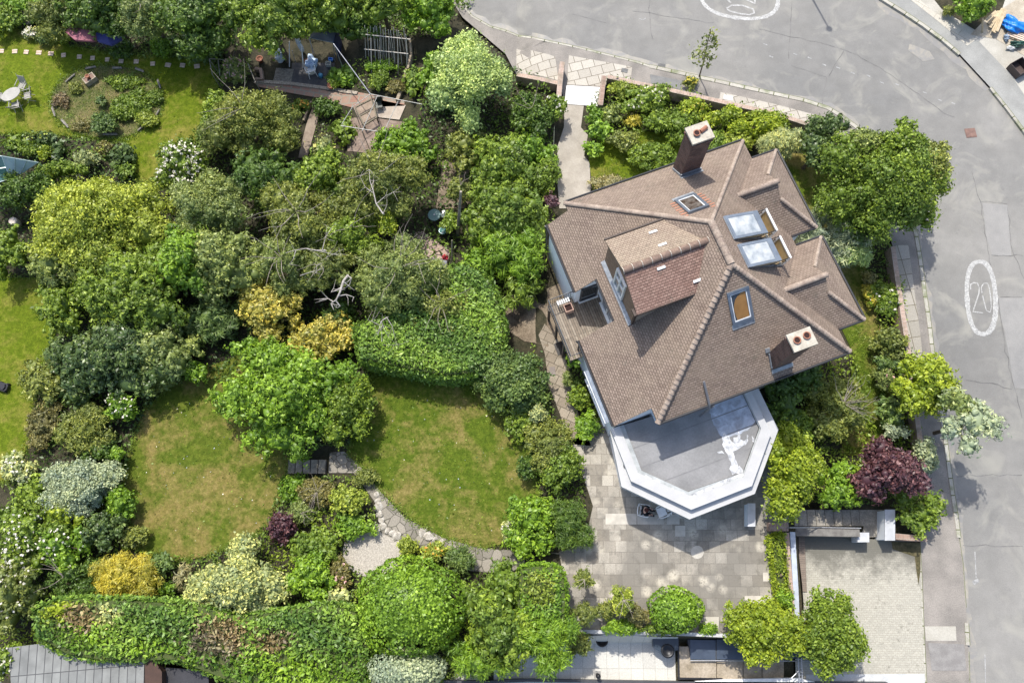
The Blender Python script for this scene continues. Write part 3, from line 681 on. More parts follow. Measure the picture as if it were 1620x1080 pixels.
sheet('driveway', [(1262, 842), (1456, 858), (1461, 960), (1468, 1250), (1262, 1250)], BLOCK, .012)
sheet('moss_strip', [(1410, 856), (1456, 858), (1456, 900), (1453, 925), (1449, 900), (1447, 880), (1412, 868)], mnoise('moss', (.06, .055, .025), (.12, .10, .05), 5, fine=12), .028)
NDRV = mbrick('neighbour_slabs', (.48, .465, .42), (.56, .545, .49), (.36, .345, .3), .62, 1.3, .012, 'Object', 0, bump=.15, off=0)
sheet('neighbour_drive', [(760, 1010), (900, 1000), (1075, 1003), (1075, 1250), (600, 1250), (700, 1090)], NDRV, .012)
# seeded grass fringe and ground cover: uncountable low growth over the garden soil
def cover_leaves(name, polys, pal, n_m2, L, Wd, hz, kindlabel='ground_cover'):
    fo = Fol()
    for poly in polys:
        P = [(lambda p: (p.x, p.y))(G(*q)) for q in poly]; xs = [p[0] for p in P]; ys = [p[1] for p in P]
        n = int((max(xs)-min(xs))*(max(ys)-min(ys))*n_m2); x = RNG.uniform(min(xs), max(xs), n); y = RNG.uniform(min(ys), max(ys), n)
        k = inpoly(x, y, P); x, y = x[k], y[k]; hh = hz*(.5+.5*np.sin(x*1.9+np.sin(y*2.3))*np.cos(y*1.6+x*.4))+.04
        z = np.array([T(a, b) for a, b in zip(x, y)])+RNG.uniform(0, 1, len(x))*hh+.02
        nr = np.stack([RNG.normal(0, .5, len(x)), RNG.normal(0, .5, len(x)), np.ones(len(x))], 1)
        fo.leaves(np.stack([x, y, z], 1), nr, L, Wd, .7, np.clip(.5+.5*np.sin(x*.8-y*1.1), 0, 1))
    o = fo.build(name, leafmat(pal)); o['kind'] = 'stuff'
cover_leaves('undergrowth', [[(225, 300), (275, 300), (315, 225), (345, 150), (400, 175), (400, 250), (480, 255), (590, 250), (660, 200), (668, 100), (720, 60), (870, 130), (880, 320), (840, 440), (800, 470), (800, 600), (600, 590), (590, 600), (560, 700), (450, 720), (400, 640), (330, 590), (250, 620), (205, 720), (200, 750), (120, 760), (50, 740), (60, 650), (90, 520), (75, 430), (0, 425), (-40, 420), (-40, 215), (100, 218), (200, 232)],
    [(-40, -60), (760, -60), (700, 30), (690, 60), (560, 45), (440, 60), (400, 70), (335, 84), (200, 86), (110, 68), (40, 46), (-40, 20)], [(330, 90), (400, 95), (400, 125), (350, 145)]], 'dark', 60, .2, .10, 1.0)
cover_leaves('border_plants', [[(20, 760), (130, 740), (205, 800), (215, 870), (320, 880), (420, 830), (450, 750), (456, 752), (520, 752), (560, 752), (596, 800), (600, 842), (556, 845), (545, 890), (580, 905), (620, 905), (640, 870), (740, 905), (895, 905), (895, 1000), (700, 1080), (0, 1030)],
    [(930, 170), (960, 122), (1222, 182), (1350, 245), (1412, 392), (1443, 600), (1460, 800), (1400, 800), (1240, 790), (1225, 600), (1350, 560), (1385, 700), (1405, 640), (1370, 430), (1340, 340), (1300, 262), (1240, 230), (1170, 215), (1060, 200), (935, 235)], [(800, 650), (845, 540), (868, 630), (890, 690), (925, 760), (930, 860), (860, 868), (810, 860), (850, 760)],
    [(895, 560), (925, 560), (955, 690), (905, 650)]], 'mid', 95, .18, .085, .9)
cover_leaves('vegetable_weeds', [[(540, 100), (660, 90), (660, 150), (560, 145)], [(505, 165), (560, 175), (540, 250), (490, 250)], [(400, 145), (490, 160), (470, 240), (410, 240)]], 'mid', 45, .15, .09, .3)
cover_leaves('ivy', [[(215, 55), (340, 50), (360, 120), (320, 95), (220, 92)], [(395, 0), (760, 0), (680, 60), (560, 60), (400, 60)]], 'blue', 60, .17, .12, .4)
cover_leaves('long_grass', [[(935, 290), (1000, 210), (1075, 225), (1070, 285), (940, 318)], [(1340, 520), (1375, 520), (1405, 640), (1385, 700), (1350, 700)]], 'mid', 160, .14, .02, .1)
def blades(name, poly, pal, n_m2):
    P = [(lambda p: (p.x, p.y))(G(*q)) for q in poly]; xs = [p[0] for p in P]; ys = [p[1] for p in P]
    n = int((max(xs)-min(xs))*(max(ys)-min(ys))*n_m2); x = RNG.uniform(min(xs), max(xs), n); y = RNG.uniform(min(ys), max(ys), n); k = inpoly(x, y, P); x, y = x[k], y[k]
    z = np.array([T(a, b) for a, b in zip(x, y)])+.07; fo = Fol()
    fo.leaves(np.stack([x, y, z], 1), np.stack([RNG.normal(0, 1, len(x)), RNG.normal(0, 1, len(x)), np.full(len(x), .6)], 1), .16, .022, .6, np.clip(.5+.5*np.sin(x*.9-y*1.3), 0, 1))
    o = fo.build(name, leafmat(pal)); o['kind'] = 'stuff'
def fringe(name, polys, pal, n_m):
    fo = Fol()
    for poly in polys:
        P = GW(poly+[poly[0]])
        for i in range(len(P)-1):
            a, b = P[i], P[i+1]; n = int((b-a).length*n_m); t = RNG.uniform(0, 1, (n, 1)); q = np.array(a)*(1-t)+np.array(b)*t+np.stack([RNG.normal(0, .13, n), RNG.normal(0, .13, n), np.zeros(n)], 1)
            q[:, 2] = [T(u_, v_)+.07 for u_, v_ in q[:, :2]]
            fo.leaves(q, np.stack([RNG.normal(0, .7, n), RNG.normal(0, .7, n), np.ones(n)], 1), .18, .035, .6, RNG.uniform(.2, .8, n))
    o = fo.build(name, leafmat(pal)); o['kind'] = 'stuff'
cover_leaves('daisies', [[(560, 700), (650, 620), (790, 660), (840, 740), (800, 840), (700, 840)], [(210, 740), (290, 620), (440, 720), (410, 830), (250, 870)]], 'white', 1.6, .07, .06, .02)
cover_leaves('fallen_leaves', [[(600, 585), (740, 592), (790, 650), (700, 640), (600, 650)]], 'goldvar', 1.5, .14, .09, .02)
cover_leaves('lawn_weeds', [[(560, 700), (600, 620), (740, 610), (820, 700), (840, 780), (790, 850), (700, 840)], [(210, 740), (290, 620), (400, 640), (450, 740), (410, 830), (250, 870)], [(0, 110), (200, 100), (330, 100), (300, 200), (250, 270), (80, 200), (0, 200)]], 'mid', 7, .11, .06, .03)
fringe('lawn_fringe', [[(548, 716), (575, 640), (590, 590), (640, 590), (740, 592), (800, 645), (850, 720), (850, 800), (805, 858), (760, 868), (700, 850), (650, 822), (600, 775), (572, 740)], [(195, 750), (225, 650), (280, 600), (380, 600), (430, 660), (456, 726), (456, 760), (440, 800), (420, 840), (330, 880), (260, 890), (212, 865), (200, 800)],
    [(-40, 430), (70, 440), (90, 520), (62, 600), (50, 680), (28, 760), (-40, 770)], [(-40, 20), (-40, 25), (40, 50), (110, 72), (200, 88), (335, 86), (350, 150), (310, 220), (270, 300), (215, 285), (200, 225), (100, 215), (0, 212), (-40, 212)], oval(170, 162, 89, 59, 0, 30)], 'mid', 110)
blades('rough_grass', oval(170, 162, 88, 58, 0, 30), 'straw', 90)
blades('fresh_grass', oval(170, 162, 90, 60, 0, 30), 'mid', 130)
# ================================================================= HOUSE
HA = math.radians(20.4)
house = thing('house', 'white rendered house with hipped brown tiled roof, two brick chimneys and open roof windows', 'house', (8.386, 13.752, 0), HA)
def HL(px, py, z):
    p = Pz(px, py, z)-Vector((8.386, 13.752, 0)); c, s = math.cos(HA), math.sin(HA)
    return Vector((p.x*c+p.y*s, -p.x*s+p.y*c, z))
e, f, E0, RZ, K = 4.97, 6.05, 5.3, 9.35, .815
rl = 1.08
def tilemat(name, c1, c2, c3, mo, w=.185, h=.125):
    t = NT(name); vec = t.coord('UV')
    b = t.new('ShaderNodeTexBrick'); b.inputs['Scale'].default_value = 1; b.inputs['Brick Width'].default_value = w; b.inputs['Row Height'].default_value = h
    b.inputs['Mortar Size'].default_value = .011; b.inputs['Mortar Smooth'].default_value = .3; b.inputs['Bias'].default_value = 0
    b.inputs[1].default_value = (*c1, 1); b.inputs[2].default_value = (*c2, 1); b.inputs[3].default_value = (*mo, 1); t.l(vec, b.inputs[0])
    c = b.outputs[0]; c = t.mix(t.ramp(t.noise(.8, 5, .65), [(.42, 0.0), (.62, .7)]), c, t.mix(.5, c, c3))
    c = t.mix(1.0, c, t.ramp(t.noise(5, 4, .7), [(.3, .88), (.7, 1.1)]), 'MULTIPLY'); c = t.mix(t.ramp(t.noise(1.7, 6, .75), [(.60, 0.0), (.70, .6)]), c, (.12, .11, .085))
    t.col(c); t.b.inputs['Roughness'].default_value = .85
    # each course steps down: saw-tooth height up the slope
    sx = t.new('ShaderNodeSeparateXYZ'); t.l(vec, sx.inputs[0])
    dv = t.new('ShaderNodeMath', operation='DIVIDE'); dv.inputs[1].default_value = h; t.l(sx.outputs[1], dv.inputs[0])
    fr = t.new('ShaderNodeMath', operation='FRACT'); t.l(dv.outputs[0], fr.inputs[0])
    sb = t.new('ShaderNodeMath', operation='MULTIPLY_ADD'); sb.inputs[1].default_value = -1.0; t.l(fr.outputs[0], sb.inputs[0])
    ng = t.new('ShaderNodeMath', operation='MULTIPLY'); ng.inputs[1].default_value = -.6; t.l(b.outputs['Fac'], ng.inputs[0]); t.l(ng.outputs[0], sb.inputs[2])
    t.bump(sb.outputs[0], 1.0, .022)
    return t.m
TILE = tilemat('roof_tiles', (.20, .152, .12), (.275, .213, .17), (.30, .24, .18), (.085, .062, .05))
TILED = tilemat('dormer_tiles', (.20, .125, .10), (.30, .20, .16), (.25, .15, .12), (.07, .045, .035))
HANG = tilemat('hung_tiles', (.25, .17, .115), (.32, .225, .16), (.28, .19, .13), (.16, .10, .07))
RIDGE = mnoise('ridge_tile', (.24, .185, .15), (.38, .31, .25), 3, fine=15, fa=.3)
RIDGED = mnoise('dark_ridge_tile', (.15, .105, .085), (.24, .17, .13), 3, fine=15, fa=.25)
RENDER = mnoise('white_render', (.76, .79, .82), (.82, .84, .86), 1.2, fine=25, fa=.04)
GUT = mflat('dark_gutter', (.035, .035, .038), .4)
LEAD = mnoise('lead', (.24, .26, .28), (.36, .38, .40), 5, .5, metal=.3)
FRAME = mflat('grey_window_frame', (.17, .20, .24), .4, .5)
WHITE = mflat('white_upvc', (.78, .79, .78), .4)
WOODF = mflat('pine_reveal', (.50, .36, .17), .6)
BLIND = mflat('amber_blind', (.28, .145, .045), .5)
def glassmat(name, c, rough=.04, spec=.8):
    t = NT(name); t.col(c); t.b.inputs['Roughness'].default_value = rough; t.b.inputs['Specular IOR Level'].default_value = spec; return t.m
GLASS = glassmat('dark_glass', (.03, .035, .04)); GLASSB = mnoise('painted_reflection_glass', (.26, .29, .31), (.52, .53, .52), 1.6, .1, 6, .12, 0, 0, 1.0)  # pale mottling paints a reflection into the open sash glass
def slope(name, pts, mat=TILE, th=.1):
    m = MB(); m.slab([Vector(p) for p in pts], th); return m.build(name, mat, house)
zr = lambda u: E0+(e-abs(u))*K
wn, ws = 6.05, 6.72
slope('roof_slope', [(e, f, E0), (-e, f, E0), (-0.0, rl, RZ)][::-1] and [(-e, f, E0), (0, rl, RZ), (e, f, E0)])
slope('roof_slope', [(-e, -f, E0), (e, -f, E0), (0, -rl, RZ)])
slope('roof_slope', [(-e, f, E0), (-e, 5.6, E0), (-wn, 5.6, zr(wn)), (-wn, 1.65, zr(wn)), (-e, 1.65, E0), (-e, -.65, E0), (-ws, -.65, zr(ws)), (-ws, -5.3, zr(ws)), (-e, -5.3, E0), (-e, -f, E0), (0, -rl, RZ), (0, rl, RZ)])
ux = 2.66; zw = zr(ux)
slope('roof_slope', [(e, -f, E0), (e, -4.87, E0), (ux, -2.55, zw), (e, -.23, E0), (e, .31, E0), (ux, 2.63, zw), (e, 4.95, E0), (e, f, E0), (0, rl, RZ), (0, -rl, RZ)])
for vc in (2.63, -2.55):
    a, b = vc+2.32, vc-2.32; g = E0+1.63*K
    slope('wing_roof', [(e, a, E0), (ux, vc, zw), (4.7, vc, zw), (4.7, vc+.69, g), (6.33, a, E0)])
    slope('wing_roof', [(ux, vc, zw), (e, b, E0), (6.33, b, E0), (4.7, vc-.69, g), (4.7, vc, zw)])
    slope('wing_roof', [(6.33, b, E0), (6.33, a, E0), (4.7, vc+.69, g), (4.7, vc-.69, g)])
    m = MB(); m.slab([Vector((4.7, vc-.69, g-.02)), Vector((4.7, vc+.69, g-.02)), Vector((4.7, vc, zw))], .08, Vector((-1, 0, 0))); m.build('gablet', RIDGE, house)
# hip and ridge tiles
def hips(name, a, b, mat, r=.135, step=.30, bonnet=True, lift=.03):
    a, b = Vector(a), Vector(b); n = max(2, int((b-a).length/step)); d = (b-a).normalized(); m = MB()
    side = d.cross(Vector((0, 0, 1))).normalized(); up = side.cross(d).normalized()
    for i in range(n):                      # a (low) -> b (high): each cap overlaps the one below
        p = a.lerp(b, i/n); q = a.lerp(b, (i+1.12)/n); r0 = r*(1.0 if bonnet else 1.0); r1 = r*(.72 if bonnet else .95)
        R1 = []; R2 = []
        for k in range(9):
            t = math.pi*k/8; o = side*math.cos(t)*1.15+up*math.sin(t)
            R1.append(m.bm.verts.new(p+o*r0+up*(lift+.035*(1 if bonnet else .3))-up*.05)); R2.append(m.bm.verts.new(q+o*r1+up*lift-up*.05))
        for k in range(8): m.bm.faces.new((R1[k+1], R1[k], R2[k], R2[k+1]))
        m.bm.faces.new(R1)
    return m.build(name, mat, house, uv=False)
hips('hip_tiles', (-e, -f, E0), (0, -rl, RZ), RIDGE, .13, .26)
hips('hip_tiles', (e, -f, E0), (0, -rl, RZ), RIDGE, .12, .2)
hips('hip_tiles', (-e, f, E0), (0, rl, RZ), RIDGE, .11, .45, False)
hips('hip_tiles', (e, f, E0), (0, rl, RZ), RIDGE, .085, .4, False)
hips('ridge_tiles', (0, -rl, RZ), (0, rl, RZ), RIDGE, .15, .4, False)
for vc in (2.63, -2.55):
    hips('ridge_tiles', (4.78, vc, zw), (ux-.05, vc, zw), RIDGE, .12, .42, False)
    g = E0+1.63*K
    hips('hip_tiles', (6.33, vc-2.32, E0), (4.7, vc-.69, g), RIDGE, .10, .18)
    hips('hip_tiles', (6.33, vc+2.32, E0), (4.7, vc+.69, g), RIDGE, .08, .35, False)
# walls
def wbox(name, u0, u1, v0, v1, z0, z1, mat=RENDER):
    m = MB(); m.box(((u0+u1)/2, (v0+v1)/2, (z0+z1)/2), (abs(u1-u0), abs(v1-v0), z1-z0)); return m.build(name, mat, house)
wbox('wall', -4.6, 4.6, -5.7, 5.7, -1.6, 5.15)
wbox('wall', 4.6, 6.0, .62, 4.64, -1.6, 5.14); wbox('wall', 4.6, 6.0, -4.56, -.54, -1.6, 5.14)
for (u, v0, v1) in ((5.97, 1.74, 5.5), (6.62, -5.22, -.74)):
    m = MB(); P = [(-u, -1), (-4.6, -1), (-4.6, 5.1), (-4.97, 5.14), (-u, zr(u)-.06)]
    b = [m.bm.verts.new((p[0], v0, p[1])) for p in P]; t = [m.bm.verts.new((p[0], v1, p[1])) for p in P]
    m.bm.faces.new(b); m.bm.faces.new(t[::-1])
    for i in range(5): j = (i+1) % 5; m.bm.faces.new((b[j], b[i], t[i], t[j]))
    m.build('wall', RENDER, house)
# gutters along the eaves
def gutter(a, b, r=.065): m = MB(); m.tube([Vector(a)*1, Vector(b)*1], r, 8); return m.build('gutter', GUT, house, uv=False)
for a, b in [((-e, f+.07, E0+.0), (e, f+.07, E0+.0)), ((-e, -f-.07, E0+.0), (e, -f-.07, E0+.0)), ((-wn-.07, 1.65, zr(wn)), (-wn-.07, 5.6, zr(wn))), ((-ws-.07, -5.3, zr(ws)), (-ws-.07, -.65, zr(ws))),
             ((6.40, .31, E0), (6.40, 4.95, E0)), ((6.40, -4.87, E0), (6.40, -.23, E0)), ((-e-.04, -.65, E0-.05), (-e-.04, 1.65, E0-.05)), ((e, 4.98, E0), (6.33, 4.98, E0)), ((e, .28, E0), (6.33, .28, E0)), ((e, -.2, E0), (6.33, -.2, E0)), ((e, -4.9, E0), (6.33, -4.9, E0))]:
    gutter(a, b, .06)
m = MB(); m.tube([(-6.15, 5.62, 4.3), (-6.12, 5.58, 3.8), (-6.08, 5.55, 0)], .05, 8); m.build('drainpipe', GUT, house, uv=False)
m = MB(); m.tube([(-6.85, -.6, 3.7), (-6.72, -.72, 3.5), (-6.7, -.72, 0)], .05, 8); m.build('drainpipe', GUT, house, uv=False)
def pipe_up():
    m = MB(); m.tube([(-2.4, -5.1, 6.22), (-2.38, -6.1, 5.42), (-2.38, -6.22, 5.2), (-2.38, -6.22, 3.1)], .06, 8)
    m.tube([(-2.15, -6.2, 5.25), (-2.38, -6.22, 4.95)], .06, 8)
    m.build('waste_pipe', mflat('grey_pipe', (.16, .16, .17), .45), house, uv=False)
pipe_up()
# windows in the walls
def window(u0, u1, v0, v1, z0, z1, axis, nrm, bars=1, name='window', fm=None):
    """framed window lying on a wall plane; axis 'u' means the wall runs along u"""
    fm = fm or WHITE; m = MB(); t = .06; L0, L1 = (u0, u1) if axis == 'u' else (v0, v1); c = (v0 if axis == 'u' else u0)
    def bx(a0, a1, b0, b1, th):
        ctr = ((a0+a1)/2, c+nrm*th/2, (b0+b1)/2) if axis == 'u' else (c+nrm*th/2, (a0+a1)/2, (b0+b1)/2)
        sz = (a1-a0, th, b1-b0) if axis == 'u' else (th, a1-a0, b1-b0); m.box(ctr, sz)
    bx(L0, L1, z0, z0+.08, .08); bx(L0, L1, z1-.08, z1, .08); bx(L0, L0+.08, z0+.08, z1-.08, .08); bx(L1-.08, L1, z0+.08, z1-.08, .08)
    for k in range(bars): x = L0+(L1-L0)*(k+1)/(bars+1); bx(x-.04, x+.04, z0+.08, z1-.08, .075)
    o = m.build(name, fm, house); m = MB(); bx(L0+.07, L1-.07, z0+.07, z1-.07, .03); m.build('pane', GLASS, o)
    m = MB(); bx(L0-.06, L1+.06, z0-.07, z0-.003, .16); m.build('sill', WHITE, o)
window(-6.62, 0, -4.7, -2.1, .9, 2.3, 'v', -1, 3)
m = MB(); m.box((-6.74, -3.4, 2.45), (.30, 2.9, .10)); m.build('window_canopy', WHITE, house)
window(-5.7, -4.72, 1.74, 0, 2.45, 4.3, 'u', -1, 0, 'balcony_door', mflat('dark_door_frame', (.05, .05, .055)))
for v in (1.2, 3.0, -4.0, -2.2): window(6.0, 0, v, v+1.3, 3.3, 4.5, 'v', 1, 1); window(6.0, 0, v, v+1.3, .6, 2.0, 'v', 1, 1)
window(-3.5, -1.9, 5.7, 0, 3.2, 4.5, 'u', 1, 1); window(1.5, 3.0, 5.7, 0, 3.2, 4.5, 'u', 1, 1); window(-.6, .6, 5.7, 0, .0, 2.1, 'u', 1, 0, 'front_door')
window(-4.6, 0, -.1, 1.2, 2.5, 4.5, 'v', -1, 1, 'balcony_door')
# chimneys
BRK = mbrick('chimney_brick', (.10, .05, .04), (.21, .11, .085), (.17, .155, .14), .225, .075, .011, stain=[(1.5, .5, .65, (.05, .035, .03))])
CAP = mnoise('chimney_cap', (.38, .345, .28), (.50, .46, .385), 4, fine=12, fa=.15)
POT = mflat('terracotta_pot', (.30, .13, .08), .8)
SOOT = mflat('soot', (.03, .012, .010), .9)
def chimney(u0, u1, v0, v1, zb, zt, pots, label):
    c = link('chimney', None, house, ((u0+u1)/2, (v0+v1)/2, zb)); c['label'] = label
    w, d, h = u1-u0, v1-v0, zt-zb
    m = MB(); m.box((0, 0, h/2), (w, d, h)); m.box((0, 0, h-.24), (w+.08, d+.08, .12)); m.build('stack', BRK, c)
    m = MB(); m.box((0, 0, h+.06), (w+.12, d+.12, .12)); m.build('cap', CAP, c)
    for (x, y, r, hh) in pots:
        m = MB(); m.lathe((x, y, h+.12), [(r*.95, 0), (r*1.0, hh*.8), (r*1.12, hh*.85), (r*1.12, hh), (r*.82, hh), (r*.8, hh-.04)], 20); p = m.build('pot', POT, c, True, uv=False)
        m = MB(); m.lathe((x, y, h+.12), [(r*.79, hh-.06), (r*.79, hh-.03)], 20); m.build('flue', SOOT, p, uv=False)
    return c
c1 = chimney(.83, 1.83, 4.96, 5.76, 5.0, 9.28, [(-.18, -.02, .15, .12)], 'tall dark brick chimney near the front eave, one open pot')
m = MB(); m.tube([(.02, 0, 4.46), (.38, .12, 4.46)], .1, 10); m.build('pot', POT, c1, uv=False)
c2 = chimney(1.0, 2.0, -5.62, -4.9, 4.9, 8.95, [(-.24, .03, .155, .08), (.24, .08, .155, .08)], 'brick chimney with two dark round flues on the rear slope')
m = MB()
for (u0, u1, v, s) in ((.78, 1.88, 4.9, 1), ): m.box((1.33, 4.93, E0+(f-4.93)*K+.08), (1.14, .05, .22)); m.box((.80, 5.35, E0+(f-5.35)*K+.08), (.05, .9, .12), 0, 0, -math.atan(K))
m.box((1.33, 4.82, E0+(f-4.82)*K+.02), (1.2, .25, .02), 0, 0, -math.atan(K))
m.build('flashing', LEAD, house); m = MB(); m.box((1.5, -5.72, E0+(f-5.72)*K+.05), (1.1, .2, .03), 0, 0, math.atan(K)); m.box((.96, -5.25, E0+(f-5.25)*K+.07), (.05, .8, .12), 0, 0, math.atan(K)); m.box((.93, -4.8, E0+(f-4.8)*K+.06), (.22, .22, .05), 0, 0, math.atan(K))
m.build('flashing', LEAD, house)
# roof windows
def skylight(org, ex, ey, nrm, w, h, blind=None, name='roof_window', label=None, glass=GLASS):
    """org = lower left corner on the slope, ex along the eave, ey up the slope"""
    org, ex, ey, nrm = map(Vector, (org, ex, ey, nrm)); M4 = Matrix((ex, ey, nrm)).transposed().to_4x4(); M4.translation = org
    def bx(m, x0, x1, y0, y1, z0, z1):
        b = [M4 @ Vector(q) for q in ((x0, y0, z0), (x1, y0, z0), (x1, y1, z0), (x0, y1, z0))]; t = [M4 @ Vector(q) for q in ((x0, y0, z1), (x1, y0, z1), (x1, y1, z1), (x0, y1, z1))]; m.hexa(b, t)
    m = MB(); fw = .13
    bx(m, 0, w, 0, fw, -.05, .1); bx(m, 0, w, h-fw, h, -.05, .12); bx(m, 0, fw, fw, h-fw, -.05, .105); bx(m, w-fw, w, fw, h-fw, -.05, .105)
    o = m.build(name, FRAME, house)
    if label: o['label'] = label
    m = MB(); bx(m, fw, w-fw, fw, h-fw, -.02, .05); m.build('pane', glass, o)
    m = MB(); q = .045
    bx(m, fw, w-fw, fw, fw+q, .05, .075); bx(m, fw, w-fw, h-fw-q, h-fw, .05, .075); bx(m, fw, fw+q, fw+q, h-fw-q, .05, .075); bx(m, w-fw-q, w-fw, fw+q, h-fw-q, .05, .075); m.build('inner_frame', WHITE, o)
    if blind:
        m = MB(); P = blind; vs = [M4 @ Vector((fw+.07+(w-2*fw-.14)*x, fw+.06+(h-2*fw-.12)*y, .058)) for x, y in P]; m.face(vs); m.build('blind', BLIND, o)
    m = MB(); bx(m, -.03, w+.03, -.26, -.003, .012, .03); m.build('flashing', LEAD, o)
    return o
nS = Vector((0, -K, 1)).normalized(); yS = Vector((0, 1, K)).normalized(); ls = math.hypot(1, K)
skylight((-.5, -3.33, E0+(f-3.33)*K), (1, 0, 0), yS, nS, 1.06, 1.27*ls, [(.12, 0), (1, 0), (1, 1), (.75, 1), (.45, .93), (.2, .8), (.06, .62), (0, .4), (.04, .18)], label='roof window with an amber blind on the rear slope')
nN = Vector((0, K, 1)).normalized(); yN = Vector((0, -1, K)).normalized()
skylight((.54, 3.26, E0+(f-3.26)*K), (-1, 0, 0), yN, nN, 1.06, 1.22*ls, None, glass=mnoise('painted_room_and_reflection', (.05, .035, .025), (.17, .15, .13), 3.5, .12, 9, .3, 0, 0, .9), label='closed roof window on the front slope')  # room view and reflection are painted into the pane colour
REDT = mbrick('new_red_tiles', (.30, .12, .08), (.24, .15, .11), (.25, .18, .14), .18, .25, .02)
REDM = mflat('red_tile', (.36, .17, .11), .85)
for s in (-1, 1):
    m = MB()
    for k in range(7):
        v = 3.15-k*.19; u = .02+s*(.53+.16); m.box((u, v, E0+(f-v)*K+.02), (.24+.08*(k % 2), .10, .012), 0, 0, -math.atan(K))
    m.build('new_tiles', REDM, house)
RAILM = mflat('rail_metal', (.05, .05, .05), .4, .6)
def cabrio(v0, v1, u0, label):
    o = link('balcony_roof_window', None, house, (0, 0, 0)); o['label'] = label
    sl = math.atan(K); u1 = 3.15
    m = MB()
    for v in (v0+.05, v1-.05):
        a = Vector((u0, v, zr(u0)+.04)); b = Vector((u1, v, zr(u1)+.04)); n = 8
        m.tube([a, b], .06, 4)
    m.tube([(u0, v0, zr(u0)+.04), (u0, v1, zr(u0)+.04)], .07, 4); m.tube([(u1, v0, zr(u1)+.04), (u1, v1, zr(u1)+.04)], .07, 4); m.build('frame', FRAME, o, uv=False)
    m = MB(); m.face([(u0+.05, v0+.1, zr(u0+.05)+.015), (u1-.05, v0+.1, zr(u1-.05)+.015), (u1-.05, v1-.1, zr(u1-.05)+.015), (u0+.05, v1-.1, zr(u0+.05)+.015)]); m.build('opening', mflat('warm_reveal', (.30, .23, .14), .8), o)
    # raised upper sash
    us = 2.8; zs0, zs1 = zr(u0)+.1, zr(us)+.82; th = -math.atan2(zs0-zs1, us-u0)
    def P(a, b, c): return Vector((u0+(us-u0)*a, v0+(v1-v0)*b, zs0+(zs1-zs0)*a+c))
    m = MB(); fa, fb = .075, .11
    for (a0, a1, b0, b1) in ((0, fa, 0, 1), (1-fa*2.2, 1, 0, 1), (fa, 1-fa*2.2, 0, fb), (fa, 1-fa*2.2, 1-fb, 1)):
        m.hexa([P(a0, b0, -.05), P(a1, b0, -.05), P(a1, b1, -.05), P(a0, b1, -.05)], [P(a0, b0, .03), P(a1, b0, .03), P(a1, b1, .03), P(a0, b1, .03)])
    s = m.build('sash', mflat('pale_grey_frame', (.20, .23, .27), .4, .3), o); m = MB()
    m.hexa([P(fa, fb, -.02), P(1-fa*2.2, fb, -.02), P(1-fa*2.2, 1-fb, -.02), P(fa, 1-fb, -.02)], [P(fa, fb, .01), P(1-fa*2.2, fb, .01), P(1-fa*2.2, 1-fb, .01), P(fa, 1-fb, .01)]); m.build('pane', GLASSB, s)
    m = MB()
    for b in (.02, .98):
        m.hexa([P(.1, b-.015, -.12), P(1, b-.015, -.22), P(1, b+.015, -.22), P(.1, b+.015, -.12)], [P(.1, b-.015, -.055), P(1, b-.015, -.055), P(1, b+.015, -.055), P(.1, b+.015, -.055)])
    m.build('sash_side', mflat('cream_sash_side', (.55, .46, .28), .5), s)
    # standing lower pane with side rails
    zt = 7.72; m = MB(); ub, ut = 3.12, 3.28
    def V(b, c, d=0): z = zr(ub)+.05+(zt-zr(ub)-.05)*c; return Vector((ub+(ut-ub)*c+d, v0+(v1-v0)*b, z))
    for (b0, b1, q0, q1) in ((0, 1, 0, .1), (0, 1, .92, 1), (0, .07, .1, .92), (.93, 1, .1, .92)):
        m.hexa([V(b0, q0), V(b0, q0, .09), V(b1, q0, .09), V(b1, q0)], [V(b0, q1), V(b0, q1, .09), V(b1, q1, .09), V(b1, q1)])
    s2 = m.build('lower_sash', mflat('white_sash', (.66, .66, .64), .4), o)
    m = MB(); m.hexa([V(.07, .1, .03), V(.07, .1, .05), V(.93, .1, .05), V(.93, .1, .03)], [V(.07, .92, .03), V(.07, .92, .05), V(.93, .92, .05), V(.93, .92, .03)]); m.build('lower_pane', WOODF, s2)
    for b in (0.02, .98):
        v = v0+(v1-v0)*b; m = MB()
        m.tube([(ut, v, zt), (2.3, v, zr(2.3)+.2)], .022, 5); m.tube([(ut-.02, v, zt-.35), (2.6, v, zr(2.6)+.1)], .018, 5)
        for k in range(7): u = 2.45+.11*k; m.tube([(u, v, zr(u)+.03), (u, v, zt-(ut-u)*.55)], .012, 4)
        m.build('side_rail', RAILM, o, uv=False)
cabrio(.13, 1.34, .9, 'upper open roof window with raised sash beside the ridge'); cabrio(-1.34, -.15, .93, 'lower open roof window with raised sash beside the ridge')
